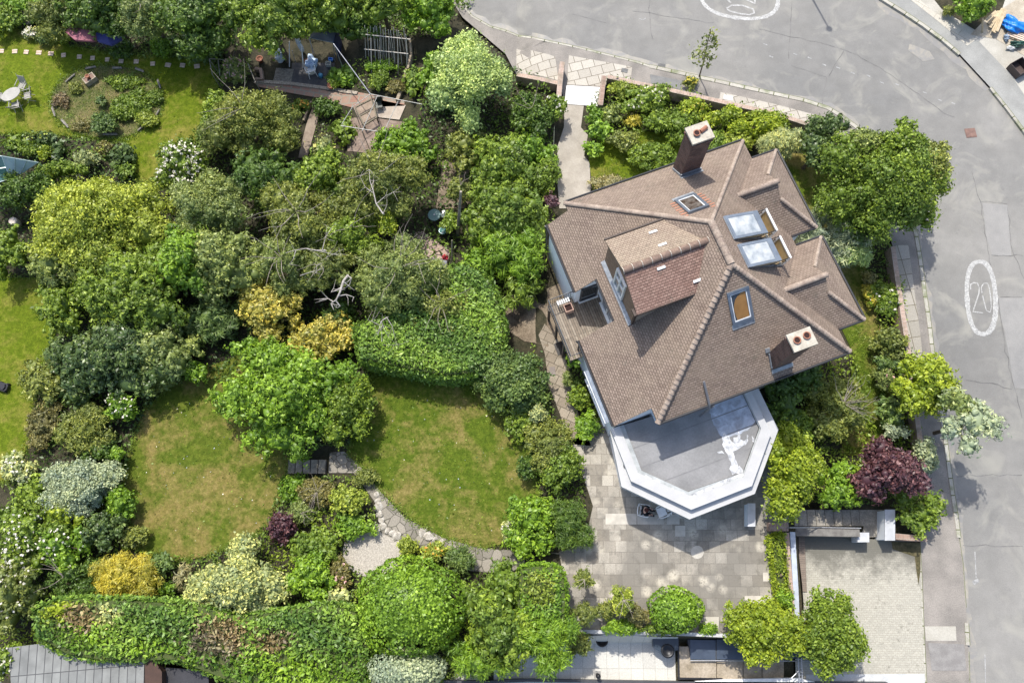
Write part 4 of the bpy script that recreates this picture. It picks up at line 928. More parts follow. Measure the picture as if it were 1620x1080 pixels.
# dormer
d = link('dormer', None, house, (0, 0, 0))
dz0, dzr = 8.06, 8.98; vn, vs_, vr = 2.42, -1.46, .44
un = -(e-(dz0-E0)/K); ur = -(e-(dzr-E0)/K)
def dsl(name, pts, th=.09, mt=TILED): m = MB(); m.slab([Vector(p) for p in pts], th); return m.build(name, mt, d)
DT2 = tilemat('sunlit_dormer_tiles', (.255, .20, .155), (.33, .265, .205), (.33, .275, .20), (.17, .12, .085))  # lighter tile copy paints sunlight onto the north dormer slope
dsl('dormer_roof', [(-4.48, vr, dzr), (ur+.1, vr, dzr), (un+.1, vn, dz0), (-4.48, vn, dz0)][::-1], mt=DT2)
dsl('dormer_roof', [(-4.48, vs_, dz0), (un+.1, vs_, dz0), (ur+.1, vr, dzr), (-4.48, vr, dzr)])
hips_p = house
def dridge():
    o = hips('ridge_tiles', (-4.5, vr, dzr), (ur+.1, vr, dzr), RIDGED, .15, .46, False); o.parent = d
    m = MB()
    for k in range(10): u = -4.5+.46*k; m.tube([(u, vr-.17, dzr), (u, vr-.1, dzr+.12), (u, vr, dzr+.165), (u, vr+.1, dzr+.12), (u, vr+.17, dzr)], .018, 4)
    m.build('mortar_joints', mflat('pale_mortar', (.55, .50, .42)), d, uv=False)
dridge()
def cheek(v0, v1):
    m = MB(); zf = zr(4.33); P = [(-4.33, zf-.1), (-1.6, dz0-.15), (-1.6, dz0-.08), (-4.33, dz0-.08)]
    b = [m.bm.verts.new((p[0], v0, p[1])) for p in P]; t = [m.bm.verts.new((p[0], v1, p[1])) for p in P]
    m.bm.faces.new(b); m.bm.faces.new(t[::-1])
    for i in range(4): j = (i+1) % 4; m.bm.faces.new((b[j], b[i], t[i], t[j]))
    m.build('cheek', mflat('tan_cheek', (.34, .28, .22), .8), d)
cheek(-1.22, -1.10); cheek(2.12, 2.24)
m = MB(); P = [(-1.22, zr(4.33)-.1), (2.24, zr(4.33)-.1), (2.24, dz0-.1), (vr, dzr-.12), (-1.22, dz0-.1)]
b = [m.bm.verts.new((-4.34, p[0], p[1])) for p in P]; t = [m.bm.verts.new((-4.2, p[0], p[1])) for p in P]
m.bm.faces.new(b[::-1]); m.bm.faces.new(t)
for i in range(5): j = (i+1) % 5; m.bm.faces.new((b[i], b[j], t[j], t[i]))
m.build('dormer_front', HANG, d)
m = MB()
for (a0, a1, z0, z1) in ((0.0, 1.02, 5.86, 5.98), (0.0, 1.02, 7.74, 7.86), (0, .1, 5.98, 7.74), (.92, 1.02, 5.98, 7.74), (.46, .56, 5.98, 7.74), (.1, .92, 7.0, 7.08)): m.box((-4.39, (a0+a1)/2, (z0+z1)/2), (.1, a1-a0, z1-z0))
wd = m.build('dormer_window', WHITE, d); m = MB(); m.box((-4.36, .51, 6.86), (.035, .9, 1.76)); m.build('pane', glassmat('grey_glass', (.16, .17, .17), .1), wd)
m = MB(); m.box((-4.44, .5, zr(4.44)+.05), (.22, 3.5, .03), 0, math.radians(-30)); m.build('flashing', LEAD, d)
m = MB(); m.box((-4.5, -1.3, dz0-.16), (.2, .34, .16)); m.box((-4.36, -1.24, 6.9), (.1, .1, 2.1)); m.box((-2.95, vs_-.01, dz0-.1), (3.0, .05, .16)); m.build('bargeboard', mflat('dark_brown_timber', (.05, .032, .025)), d)
m = MB(); m.box((-2.95, vn+.03, dz0-.0), (3.1, .07, .12)); m.build('bargeboard', mflat('dark_brown_timber', (.05, .032, .025)), d)
m = MB()
for px, py, side in ((1033, 367, 1), (1048, 387, 1), (1046, 424, -1), (1103, 444, -1)):
    z = 8.5
    for _ in range(8):
        q = HL(px, py, z); z = dzr-(dzr-dz0)*abs(q.y-vr)/(vn-vr)
    m.box((q.x, q.y, z+.03), (.40, .12, .03), 0, 0, -side*math.atan((dzr-dz0)/(vn-vr)))
m.build('roof_vents', WHITE, d)
# ---- flat-roofed bay
BAYM = mnoise('bay_fascia', (.41, .41, .405), (.465, .463, .455), 1.2, fine=20, fa=.05, rough=.6)
def BP(px, z): v = HL(px[0], px[1], z); return (v.x, v.y)
OUT = [(-6.85, -5.3), (-7.36, -8.08), (-4.88, -10.66), (-1.42, -10.64), (1.0, -8.19), (.96, -5.7)]
PO = [(-6.84, -5.3), (-6.87, -8.0), (-4.68, -10.27), (-1.48, -10.25), (.48, -8.24), (.46, -5.7)]
PI = [(-6.36, -5.3), (-6.40, -7.74), (-4.47, -9.72), (-1.72, -9.74), (.12, -7.86), (.10, -5.7)]
FL = [(-6.12, -5.3), (-6.18, -7.70), (-4.46, -9.44), (-1.55, -9.52), (.10, -7.8), (.08, -5.7)]
wbox_poly = [(x*.96-.12 if x < -3 else x-.3, y+.28) for x, y in OUT]
m = MB(); m.prism([(-6.62, -5.3), (-7.05, -7.95), (-4.75, -10.35), (-1.55, -10.33), (.72, -8.05), (.7, -5.7)], -1, 2.66); m.build('bay_wall', RENDER, house)
def ringslab(name, O, I, z0, z1, mat, n=None):
    m = MB()
    for i in range(len(O)-1):
        m.hexa([(*O[i], z0), (*O[i+1], z0), (*I[i+1], z0), (*I[i], z0)], [(*O[i], z1), (*O[i+1], z1), (*I[i+1], z1), (*I[i], z1)])
    return m.build(name, mat, house)
IN2 = [(x+.03 if x < -3 else x-.03, y+.03) for x, y in PO]
ringslab('bay_ledge', OUT, [(p[0]*.9-.3, p[1]+.8) if p[1] < -6 else (p[0]+(.5 if p[0] < -3 else -.5), p[1]) for p in OUT], 2.66, 2.92, BAYM)
ringslab('bay_parapet', PO, PI, 2.923, 3.24, BAYM)
ringslab('parapet_upstand', PI, FL, 2.923, 3.12, mnoise('upstand', (.30, .32, .32), (.44, .46, .46), 2.2, fine=9, fa=.12))
FELT = mnoise('flat_roof_felt', (.19, .19, .188), (.26, .258, .255), .7, fine=12, fa=.10, rough=.75)
m = MB(); m.prism(FL, 2.93, 3.02); fr_ = m.build('flat_roof', FELT, house)
m = MB()
for y_ in (-6.55, -7.55, -8.55): w0 = -6.1 if y_ > -7.6 else -5.3; m.box((( w0+(.05 if y_ > -7.8 else -.6))/2, y_, 3.024), (abs((.05 if y_ > -7.8 else -.6)-w0), .05, .01))
m.build('felt_lap', mflat('lap', (.19, .19, .19), .8), fr_)
m = MB(); m.tube([(*p, 3.03) for p in [(FL[i][0], FL[i][1]) for i in range(6)]], .022, 4); m.build('roof_edge_trim', GUT, fr_, uv=False)
ST = NT('white_wash'); _a = ST.noise(3.2, 5, .7, dist=.8); ST.col(ST.ramp(_a, [(.36, (.24, .25, .26)), (.50, (.46, .47, .48)), (.62, (.66, .66, .65))])); ST = ST.m
BL = NT('blue_wash'); _a = BL.noise(2.2, 5, .65, dist=.6); BL.col(BL.ramp(_a, [(.36, (.27, .285, .31)), (.52, (.36, .40, .46)), (.7, (.50, .54, .60))])); BL = BL.m
def stain(name, pts, mat, z, jit=.03):
    P = [HL(x, y, 3.03) for x, y in pts]; P = resamp(P+[P[0]], .12)[:-1]; m = MB(); vs = [Vector((p.x+RNG.normal(0, jit), p.y+RNG.normal(0, jit), z)) for p in P]
    for t in tessellate_polygon([vs]): m.face([vs[i] for i in t][::-1])
    m.bm.normal_update()
    for q in m.bm.faces:
        if q.normal.z < 0: q.normal_flip()
    m.build(name, mat, fr_, uv=False)
stain('blue_wash_stain', [(1122, 652), (1134, 633), (1175, 620), (1188, 640), (1197, 664), (1190, 672), (1182, 682), (1172, 686), (1160, 690), (1148, 694), (1140, 690), (1131, 675)], BL, 3.026)
stain('white_splash', [(1143, 690), (1147, 684), (1153, 690), (1158, 698), (1165, 690), (1169, 682), (1173, 694), (1178, 697), (1182, 685), (1185, 697), (1176, 706), (1166, 711), (1160, 715), (1163, 728), (1170, 738), (1175, 744), (1174, 750), (1158, 750), (1155, 742), (1158, 735), (1154, 722), (1147, 714), (1143, 703)], ST, 3.034)
stain('white_splash', [(1190, 690), (1196, 697), (1198, 702), (1190, 698)], ST, 3.034); stain('white_splash', [(1135, 713), (1142, 711), (1146, 716), (1138, 718)], ST, 3.034)
m = MB()
for (a, b) in ((0, 1), (1, 2)):
    pass
P = [HL(*q, 3.13) for q in [(1020, 753), (1040, 763), (1062, 774), (1080, 782), (1092, 785), (1110, 778), (1132, 768), (1155, 758), (1176, 750)]]
for i in range(len(P)-1):
    dd = (P[i+1]-P[i]).normalized(); nn = Vector((-dd.y, dd.x, 0))*.09; m.face([P[i]-nn*RNG.uniform(.4, 1), P[i+1]-nn, P[i+1]+nn*RNG.uniform(.3, 1), P[i]+nn])
for q in m.bm.faces: q.normal_update(); q.normal.z < 0 and q.normal_flip()
m.build('white_splash', ST, fr_, uv=False)
# balcony deck
DECK = NT('deck_boards'); _w = DECK.new('ShaderNodeTexBrick'); _w.inputs['Scale'].default_value = 1; _w.inputs['Brick Width'].default_value = 3.0; _w.inputs['Row Height'].default_value = .125; _w.inputs['Mortar Size'].default_value = .01
_w.inputs[1].default_value = (.16, .125, .09, 1); _w.inputs[2].default_value = (.25, .21, .16, 1); _w.inputs[3].default_value = (.03, .025, .02, 1)
_mp = DECK.new('ShaderNodeMapping'); _mp.inputs['Rotation'].default_value = (0, 0, math.pi/2); DECK.l(DECK.coord(), _mp.inputs[0]); DECK.l(_mp.outputs[0], _w.inputs[0])
DECK.col(DECK.mix(1.0, _w.outputs[0], DECK.ramp(DECK.noise(5, 4, .7), [(.3, .7), (.7, 1.3)]), 'MULTIPLY')); DECK = DECK.m
m = MB(); m.box((-5.95, .5, 2.36), (2.7, 2.48, .1)); m.box((-6.7, 1.9, 2.36), (1.4, .3, .1)); m.box((-7.0, -.95, 2.36), (.7, .4, .1)); dk = m.build('balcony_deck', DECK, house)
m = MB()
for v in (2.0, .9, -.2, -1.15): m.box((-7.28, v, 1.15), (.12, .12, 2.3))
m.build('deck_post', mflat('dark_post', (.07, .06, .055)), house)
m = MB(); zt = 3.38
m.tube([(-5.98, 2.05, zt), (-7.34, 2.05, zt), (-7.34, -1.15, zt), (-6.7, -1.15, zt)], .035, 6); m.tube([(-5.98, 2.05, 2.5), (-7.34, 2.05, 2.5), (-7.34, -1.15, 2.5)], .022, 6)
for k in range(26): m.tube([(-7.34, 2.05-.125*k, 2.4), (-7.34, 2.05-.125*k, zt)], .012, 4)
for k in range(11): m.tube([(-7.34+.125*k, 2.05, 2.4), (-7.34+.125*k, 2.05, zt)], .012, 4)
m.build('railing', mflat('dark_railing', (.10, .11, .12), .4, .5), house, uv=False)
# ================================================================= PLANTS  (kind, category, px, py, rx, ry, height, style, palette, label, extras)
PL = [
 # top edge and top left garden
 ('shrub','shrub',35,12,48,26,1.8,'C','bright','bright green shrub in the top left corner of the photo',{}),
 ('shrub','shrub',6,28,26,30,1.6,'C','mid','mid green shrub cut by the left edge above the bowl',{}),
 ('tree','tree',105,20,52,42,4.2,'A','olive','small olive green tree left of the pink parasol',{}),
 ('tree','tree',232,22,52,40,5.2,'A','grey','grey green fine-leaved tree over the purple parasol',{'bare':3}),
 ('tree','tree',165,14,60,34,5.0,'C','dark','dark tree between the olive tree and the grey tree on the top edge',{}),
 ('ivy_tree','tree',560,40,40,24,3.2,'C','dark','dark ivy covered shrub between the gazebo and the bean poles',{}),
 ('tree','tree',325,28,66,62,6.2,'C','dark','large dark tree above the end of the stepping bricks',{}),
 ('tree','tree',425,32,66,56,6.4,'C','mid','large leafy tree over the white bags of the allotment',{}),
 ('tree','tree',515,10,62,38,5.6,'C','mid','green tree directly above the dark gazebo roof',{}),
 ('tree','tree',604,4,56,34,4.6,'C','mid','rounded green tree above the bean poles',{}),
 ('tree','tree',682,16,52,40,4.2,'C','bright','bright green tree next to the road kerb at the top',{}),
 ('tree','tree',270,2,60,34,5.0,'A','mid','green airy tree on the top edge right of the grey tree',{}),
 ('shrub','shrub',258,74,24,21,1.4,'D','bright','rounded bright green bush between dark plants above the brick steps',{}),
 ('shrub','shrub',310,74,44,24,1.0,'C','blue','low blue green shrub right of the rounded bright bush',{}),
 ('shrub','shrub',192,80,26,16,.8,'D','dark','low dark shrub beneath the purple parasol',{}),
 ('flowering_plant','plant',48,52,13,11,.8,'D','cream','white flowering plant below the stone bowl',{'flowers':'white','flow':40}),
 ('shrub','shrub',70,56,16,14,.9,'L','darkgloss','dark leafy shrub between the white flowers and the square table',{}),
 ('variegated_shrub','shrub',100,55,15,17,1.0,'C','lime','pale lime shrub left of the white square table',{}),
 ('shrub','shrub',60,20,22,16,1.0,'D','mid','small green shrub above the stone bowl',{}),
 # round bed
 ('shrub','shrub',166,192,20,24,1.2,'D','blue','blue green bush in the middle of the round bed',{}),
 ('shrub','shrub',160,160,13,11,.8,'C','darkgloss','small dark bush above the blue green one in the round bed',{}),
 ('plant','plant',212,162,36,26,.7,'D','mid','spreading leafy plant at the right of the round bed',{}),
 ('plant','plant',195,128,34,16,.5,'A','mid','wispy green plants along the top of the round bed',{}),
 ('plant','plant',232,188,22,14,.7,'D','yellow','yellow green plant at the lower right rim of the round bed',{}),
 ('plant','plant',188,178,16,14,.9,'C','mid','leafy green plant right of the blue green bush',{}),
 ('dry_grass','grass',97,160,18,17,.5,'A','dead','brown dried grass clump at the left of the round bed',{}),
 ('dry_grass','grass',128,198,20,10,.4,'A','brown','brown dried grass clump at the lower rim of the round bed',{}),
 ('plant','plant',120,140,14,10,.5,'A','olive','wispy plant beneath the old sink in the round bed',{}),
 ('plant','plant',245,152,14,16,.6,'A','mid','spiky green plant at the right rim of the round bed',{}),
 # beds above greenhouse
 ('hosta','plant',30,226,34,13,.8,'L','mid','big leaved hosta row above the greenhouse',{}),
 ('hosta','plant',72,218,20,12,.8,'L','darkgloss','dark hosta at the right end of the greenhouse bed',{'flowers':'yellow','flow':8}),
 ('yellow_shrub','shrub',72,240,15,14,.9,'D','lime','lime yellow shrub right of the greenhouse roof',{}),
 ('shrub','shrub',45,238,22,13,.9,'D','mid','small mid green shrub touching the greenhouse top edge',{}),
 ('plant','plant',92,238,13,20,.7,'L','darkgloss','dark leafy plant beside the lime yellow shrub',{}),
 ('variegated_shrub','shrub',134,250,21,18,1.3,'D','cream','round cream variegated bush above the big yellow green tree',{}),
 ('hosta','plant',190,246,24,20,.8,'L','darkgloss','large leaved dark hosta right of the cream bush',{}),
 ('plant','plant',163,236,18,14,.6,'D','brown','brownish flowering plant between cream bush and hosta',{'flowers':'yellow','flow':8}),
 ('plant','plant',200,270,20,14,.8,'L','mid','mid green hosta just above the yellow green tree',{}),
 ('shrub','shrub',100,272,44,18,2.2,'D','mid','green shrub behind the top of the yellow green tree',{}),
 ('shrub','shrub',38,300,48,34,3.0,'D','dark','dark green shrub in front of the greenhouse',{}),
 ('shrub','shrub',12,398,28,44,3.0,'C','mid','green shrub on the left edge beside the neighbour lawn',{}),
 # big left masses
 ('yellow_green_tree','tree',152,348,112,74,6.0,'D','yellow','large spreading yellow green tree on the left',{'kmul':1.5}),
 ('flowering_shrub','shrub',284,258,38,46,3.0,'C','mid','shrub covered with white blossom beside the top lawn',{'flowers':'white','flow':150}),
 ('tree','tree',398,192,70,62,5.2,'A','olive','olive green fine-leaved tree left of the vegetable plots',{'bare':5,'kmul':1.3}),
 ('shrub','shrub',342,178,24,36,2.6,'C','mid','green climber at the left of the olive tree near the trellis',{}),
 ('shrub','shrub',330,215,26,26,2.4,'C','mid','mid green shrub below the left side of the olive tree',{}),
 ('leafy_tree','tree',215,445,115,88,5.0,'C','mid','broad green tree in front of the yellow green tree',{'kmul':1.5}),
 ('leafy_tree','tree',85,415,42,44,4.0,'C','grey','grey green tree under the left side of the yellow green tree',{}),
 ('leafy_tree','tree',100,480,42,48,3.6,'C','mid','green shrub-like tree beside the neighbour lawn edge',{}),
 ('tree','tree',320,330,62,60,5.6,'A','grey','grey green tree right of the yellow green tree',{'kmul':1.3}),
 ('tree','tree',350,410,66,62,5.2,'C','grey','grey green spreading tree above the golden shrub',{'kmul':1.2}),
 ('tree','tree',290,400,44,60,5.4,'C','bright','bright green tree between broad tree and grey green tree',{}),
 ('viburnum','shrub',185,560,96,62,4.0,'C','darkgloss','dark glossy evergreen shrub above the left lawn',{'kmul':1.5}),
 ('viburnum','shrub',250,548,56,48,3.6,'C','grey','grey green shrub at the right of the dark glossy evergreen',{}),
 ('shrub','shrub',330,505,56,34,2.4,'S','blue','blue green drooping shrub in deep shade left of the golden shrub',{}),
 ('golden_shrub','shrub',432,490,54,48,3.4,'C','goldvar','golden variegated shrub, its upper left half beside the shade',{'kmul':1.4}),
 ('golden_shrub','shrub',508,538,54,38,3.0,'C','goldvar','golden variegated shrub, its lower right half beside the hedge',{'kmul':1.4}),
 ('maple_tree','tree',452,622,118,84,5.6,'C','bright','bright green tree standing alone between the two lawns',{'kmul':1.7,'scale':1.05}),
 ('shrub','shrub',405,560,40,30,3.2,'C','bright','bright green shrub squeezed under the golden shrub',{}),
 ('shrub','shrub',545,640,46,52,3.6,'D','mid','darker fine-leaved tree at the right of the bright tree',{}),
 ('shrub','shrub',310,590,22,20,1.7,'C','bright','small bright green shrub at the top of the left lawn',{}),
 # middle tangle
 ('tree','tree',418,285,64,48,4.6,'C','dark','dark green tree below the olive tree in the middle thicket',{}),
 ('tree','tree',480,350,70,58,5.4,'A','olive','olive green thorny tree in the middle thicket with dead twigs',{'bare':9,'kmul':1.3}),
 ('tree','tree',455,420,62,48,4.6,'A','grey','grey green tree above the golden shrub right half',{'bare':8}),
 ('tree','tree',508,282,54,42,4.6,'C','mid','mid green tree at the bottom of the vegetable plots',{}),
 ('tree','tree',600,290,66,62,5.6,'A','olive','olive green airy tree left of the glass table',{'bare':5,'kmul':1.3}),
 ('tree','tree',560,370,48,44,4.2,'D','mid','dense green tree above the white dead branch',{'bare':4}),
 ('tree','tree',632,440,80,64,5.4,'A','grey','feathery olive tree over the middle of the curved hedge',{'bare':10,'kmul':1.5}),
 ('tree','tree',520,425,44,36,4.6,'A','olive','small olive tree left of the feathery olive tree',{'bare':6}),
 ('tree','tree',700,490,66,46,3.6,'A','olive','low olive tree spreading over the right part of the hedge',{'bare':7}),
 ('tree','tree',538,500,30,30,2.0,'C','dark','dark bush beneath the white dead branch',{}),
 ('ivy_stump','tree stump',612,352,13,24,3.4,'C','lime','ivy covered stump with a pale cut top in the thicket',{}),
 ('shrub','shrub',545,205,22,26,1.0,'L','mid','leafy vegetable row left of the fruit cage',{}),
 # centre right masses
 ('grey_leaf_tree','tree',742,128,68,78,5.8,'D','sage','large pale sage green tree beside the front pavement',{'kmul':1.9}),
 ('shrub','shrub',690,120,28,44,3.0,'C','bright','bright green shrub on the left flank of the sage tree',{}),
 ('shrub','shrub',645,232,50,36,2.6,'C','bright','bright green shrub covering the corner of the fruit cage',{'kmul':1.2}),
 ('shrub','shrub',735,232,42,36,3.2,'C','olive','olive green shrub below the sage tree',{}),
 ('tree','tree',795,262,64,56,4.2,'C','mid','green tree between the sage tree and the house',{'kmul':1.2}),
 ('tree','tree',800,335,72,58,4.0,'C','mid','green tree left of the house front corner',{'kmul':1.3}),
 ('shrub','shrub',842,182,36,36,2.8,'D','dark','dark green shrub behind the brick corner of the front path',{'bare':3}),
 ('flowering_shrub','shrub',880,168,22,24,2.2,'C','mid','green shrub with white flowers beside the white landing',{'flowers':'white','flow':10}),
 ('shrub','shrub',838,238,42,36,2.8,'C','bright','bright yellow green shrub left of the front path',{}),
 ('shrub','shrub',862,280,28,30,2.2,'D','mid','green shrub touching the handrail of the front path',{}),
 ('sumac','shrub',795,392,56,44,3.0,'S','bright','bright shrub with long star-like leaves left of the house wall',{'kmul':1.2}),
 ('sumac','shrub',836,412,30,46,3.2,'S','bright','star-leaved shrub touching the white north wing wall',{}),
 ('sumac','shrub',825,462,34,30,2.4,'S','mid','star-leaved shrub above the bare earth beside the balcony',{}),
 ('shrub','shrub',730,300,26,22,2.4,'A','olive','thin olive shrub beside the white post in the thicket',{'bare':3}),
 ('shrub','shrub',712,350,22,18,1.8,'C','mid','small green shrub over the flagstones by the glass table',{}),
 ('shrub','shrub',755,415,30,26,2.6,'C','bright','bright green shrub at the top end of the curved hedge',{}),
 ('evergreen_bush','shrub',808,602,62,54,3.4,'D','blue','dense blue green bush between the right lawn and the side path',{'kmul':1.7}),
 ('shrub','shrub',828,668,36,32,1.8,'C','mid','mid green shrub below the blue green bush',{}),
 ('shrub','shrub',852,655,18,16,1.8,'D','cream','small pale variegated shrub beside the side path',{}),
 ('shrub','shrub',868,700,40,36,2.0,'A','olive','olive green shrub along the side path',{}),
 ('shrub','shrub',885,742,36,40,2.0,'D','mid','mid green shrub above the bright bush and dark bush pair',{}),
 ('shrub','shrub',838,735,28,24,1.6,'D','dark','dark low shrub at the right edge of the right lawn',{}),
 ('shrub','shrub',842,822,44,48,2.4,'C','bright','bright green bush above the lower garden steps',{'kmul':1.3}),
 ('yew_bush','shrub',903,830,36,42,2.4,'S','dark','dark rounded needle-leaved bush at the edge of the terrace',{'kmul':1.6,'scale':.55}),
 ('flowering_shrub','shrub',803,840,15,20,1.2,'D','cream','small white flowering shrub at the lower right of the right lawn',{'flowers':'white','flow':18}),
 ('shrub','shrub',930,672,24,32,1.3,'C','bright','bright shrub against the house wall above the terrace',{}),
 ('shrub','shrub',914,625,18,30,1.2,'D','mid','mid green shrub in the bed along the house wall',{}),
 ('climber','climber',906,565,13,22,2.6,'C','bright','green climber growing up the house corner below the balcony',{}),
 ('shrub','shrub',898,598,11,15,1.0,'A','grey','thin grey shrub between climber and side path',{}),
 # lower left
 ('shrub','shrub',72,600,38,44,1.8,'C','olive','olive leaved shrub on the border of the neighbour lawn',{}),
 ('shrub','shrub',125,625,30,26,2.0,'L','darkgloss','shiny large leaved dark shrub below the evergreen',{}),
 ('shrub','shrub',70,670,34,34,1.2,'A','brown','brownish sprawling shrub beside the neighbour lawn',{}),
 ('shrub','shrub',135,680,42,36,2.2,'A','olive','brown olive shrub left of the left lawn',{}),
 ('flowering_shrub','shrub',192,645,34,24,2.2,'C','bright','light green shrub with white flowers at the left lawn edge',{'flowers':'white','flow':22}),
 ('shrub','shrub',262,602,24,16,1.4,'D','grey','low grey green shrub in shade above the left lawn',{}),
 ('shrub','shrub',236,612,22,14,1.3,'A','olive','low olive shrub left of the grey green one above the left lawn',{}),
 ('shrub','shrub',160,712,44,22,1.6,'C','dark','dark green shrub above the silver grey shrub',{}),
 ('shrub','shrub',186,718,16,12,1.4,'C','bright','small bright green shrub near the edge of the left lawn',{}),
 ('silver_shrub','shrub',125,770,58,44,2.8,'D','silver','large silver grey shrub left of the left lawn',{'kmul':1.7,'scale':.8}),
 ('shrub','shrub',190,795,26,32,2.0,'C','bright','bright green shrub on the right flank of the silver shrub',{}),
 ('shrub','shrub',100,815,42,28,2.4,'C','lime','lime green shrub in front of the silver shrub',{}),
 ('rose_bush','rose bush',45,838,56,66,3.0,'C','mid','large rambling rose with white flowers on the left edge',{'flowers':'white','flow':60}),
 ('rose_bush','rose bush',95,862,44,34,2.8,'C','bright','bright green rose with scattered white flowers above the hedge',{'flowers':'white','flow':24}),
 ('rose_bush','rose bush',22,935,36,66,3.0,'C','olive','olive green rose with white flowers in the lower left corner',{'flowers':'white','flow':40}),
 ('shrub','shrub',165,835,38,30,2.2,'C','darkgloss','dark green shrub left of the golden conifer',{}),
 ('shrub','shrub',110,912,50,36,2.0,'A','dark','dark thin shrub with long stems above the lower hedge',{'bare':6,'twd':(-1,0,0)}),
 ('shrub','shrub',212,850,26,18,1.2,'D','olive','low olive shrub just above the golden conifer',{}),
 ('rose_bush','rose bush',14,1045,22,36,2.4,'C','mid','white flowering rose beside the grey shed roof',{'flowers':'white','flow':20}),
 ('rose_bush','rose bush',28,742,34,26,1.6,'C','cream','pale flowering rose above the rambling rose on the left',{'flowers':'white','flow':26}),
 ('golden_conifer','shrub',198,912,48,42,2.2,'S','gold','bright golden conifer bush above the lower hedge',{'kmul':1.7,'scale':.62}),
 ('shrub','shrub',252,892,22,22,1.3,'C','blue','small blue green shrub right of the golden conifer',{}),
 ('shrub','shrub',262,930,20,12,1.0,'C','bright','low bright green plant between golden conifer and hedge',{}),
 ('spiky_plant','plant',288,912,15,26,1.3,'S','straw','spiky straw coloured plant left of the variegated ball',{'scale':1.0}),
 ('variegated_ball','shrub',382,918,70,62,3.6,'D','cream','large rounded cream and grey variegated shrub',{'kmul':1.9,'scale':1.05}),
 ('purple_shrub','shrub',443,832,32,24,1.5,'C','purple','small dark purple shrub below the left lawn',{}),
 ('shrub','shrub',478,812,28,24,1.4,'A','grey','greyish thin shrub right of the small purple shrub',{'bare':4}),
 ('ivy_mound','shrub',466,770,26,26,1.0,'D','bright','low green ivy mound below the stone steps of the left lawn',{}),
 ('bare_shrub','shrub',505,778,34,28,1.4,'A','brown','half bare brown shrub with pale twigs below the steps',{'bare':9}),
 ('pine_shrub','shrub',548,790,36,24,1.7,'D','yellow','low yellow green pine beside the crazy paving',{}),
 ('shrub','shrub',578,752,26,16,.9,'D','olive','low olive shrub inside the bend of the crazy paving',{}),
 ('shrub','shrub',560,832,38,22,1.1,'C','bright','bright low shrub left of the gravel patch top',{}),
 ('shrub','shrub',500,858,42,28,1.7,'C','mid','mid green shrub between purple shrub and gravel',{}),
 ('shrub','shrub',492,912,46,42,2.0,'C','bright','bright green shrub right of the variegated ball',{}),
 ('shrub','shrub',538,905,22,28,1.2,'A','brown','brownish flowering shrub touching the gravel patch',{'flowers':'pink','flow':8}),
 ('shrub','shrub',537,944,22,13,1.2,'L','cream','pale leaved small shrub below the gravel patch',{}),
 ('shrub','shrub',645,862,22,18,1.3,'D','yellow','yellow green shrub at the top left of the round topiary',{}),
 ('shrub','shrub',686,872,30,18,1.3,'D','yellow','orange tinted yellow shrub above the round topiary',{'flowers':'orange','flow':12}),
 ('shrub','shrub',728,884,26,24,1.5,'S','blue','blue green juniper at the upper right of the round topiary',{'scale':.6}),
 ('round_topiary','shrub',652,958,88,76,4.0,'F','bright','very large clipped round green bush',{'kmul':2.2,'scale':1.15}),
 ('sage_shrub','shrub',643,1060,62,34,3.0,'F','silver','pale sage shrub cut by the bottom edge of the photo',{'kmul':1.6}),
 ('tree','tree',785,968,54,74,4.6,'C','mid','soft green tree right of the round topiary',{'kmul':1.3}),
 ('shrub','shrub',862,1008,46,48,3.4,'S','bright','bright bamboo-like shrub at the end of the clipped hedge',{'kmul':1.4,'scale':.7}),
 ('shrub','shrub',762,1046,60,30,3.2,'S','bright','bright narrow-leaved shrub on the bottom edge',{'scale':.7,'kmul':1.3}),
 ('shrub','shrub',915,1018,28,28,2.8,'A','olive','olive green shrub overhanging the neighbour drive',{}),
 ('small_tree','tree',924,916,26,16,2.8,'A','olive','small twisted tree with two leafy tufts on the terrace',{'bare':3}),
 ('shrub','shrub',922,968,26,20,2.0,'A','olive','olive shrub below the twisted small tree',{}),
 ('small_tree','tree',985,948,24,26,2.4,'A','yellow','thin yellowish shrub with pale twigs at the terrace edge',{'bare':6}),
 ('shrub','shrub',1008,972,22,18,1.5,'A','brown','reddish olive shrub left of the terrace ball bush',{}),
 ('shrub','shrub',962,962,24,20,1.2,'A','olive','low olive shrub between the two small terrace trees',{}),
 ('low_hedge','shrub',985,990,36,14,.9,'D','bright','bright low shrub hanging over the neighbour wall',{}),
 ('low_hedge','shrub',1050,995,42,10,.9,'D','mid','green low shrub on the neighbour wall below the ball bush',{}),
 ('round_bush','shrub',1068,964,44,36,1.8,'F','bright','rounded clipped green bush on the bottom of the terrace',{'kmul':1.8}),
 ('shrub','shrub',1120,994,18,10,.7,'D','bright','small green plant between the two round bushes on the wall',{}),
 ('lime_bush','shrub',1208,995,74,44,2.6,'D','lime','wide lime green bush over the neighbour steps',{'kmul':1.7}),
 ('tree','tree',1318,998,52,72,4.4,'D','mid','green tree at the lower corner of the driveway',{'kmul':1.7}),
 ('shrub','shrub',1243,948,18,20,1.2,'D','bright','small shrub at the lower end of the planter strip',{}),
 # east side
 ('lime_tree','tree',1254,742,50,78,4.2,'D','lime','lime green tree right of the flat roofed bay',{'kmul':1.6}),
 ('shrub','shrub',1326,770,38,42,3.2,'C','bright','fresh green shrub between lime tree and purple tree',{'kmul':1.2}),
 ('purple_tree','tree',1402,744,56,50,4.4,'C','purple','dark purple leaved tree beside the street steps',{'kmul':1.7}),
 ('shrub','shrub',1455,808,34,34,2.4,'C','mid','green shrub at the pavement end of the steps',{}),
 ('silver_shrub','shrub',1466,722,20,36,1.8,'D','silver','silver leaved shrub behind the purple tree by the pavement',{}),
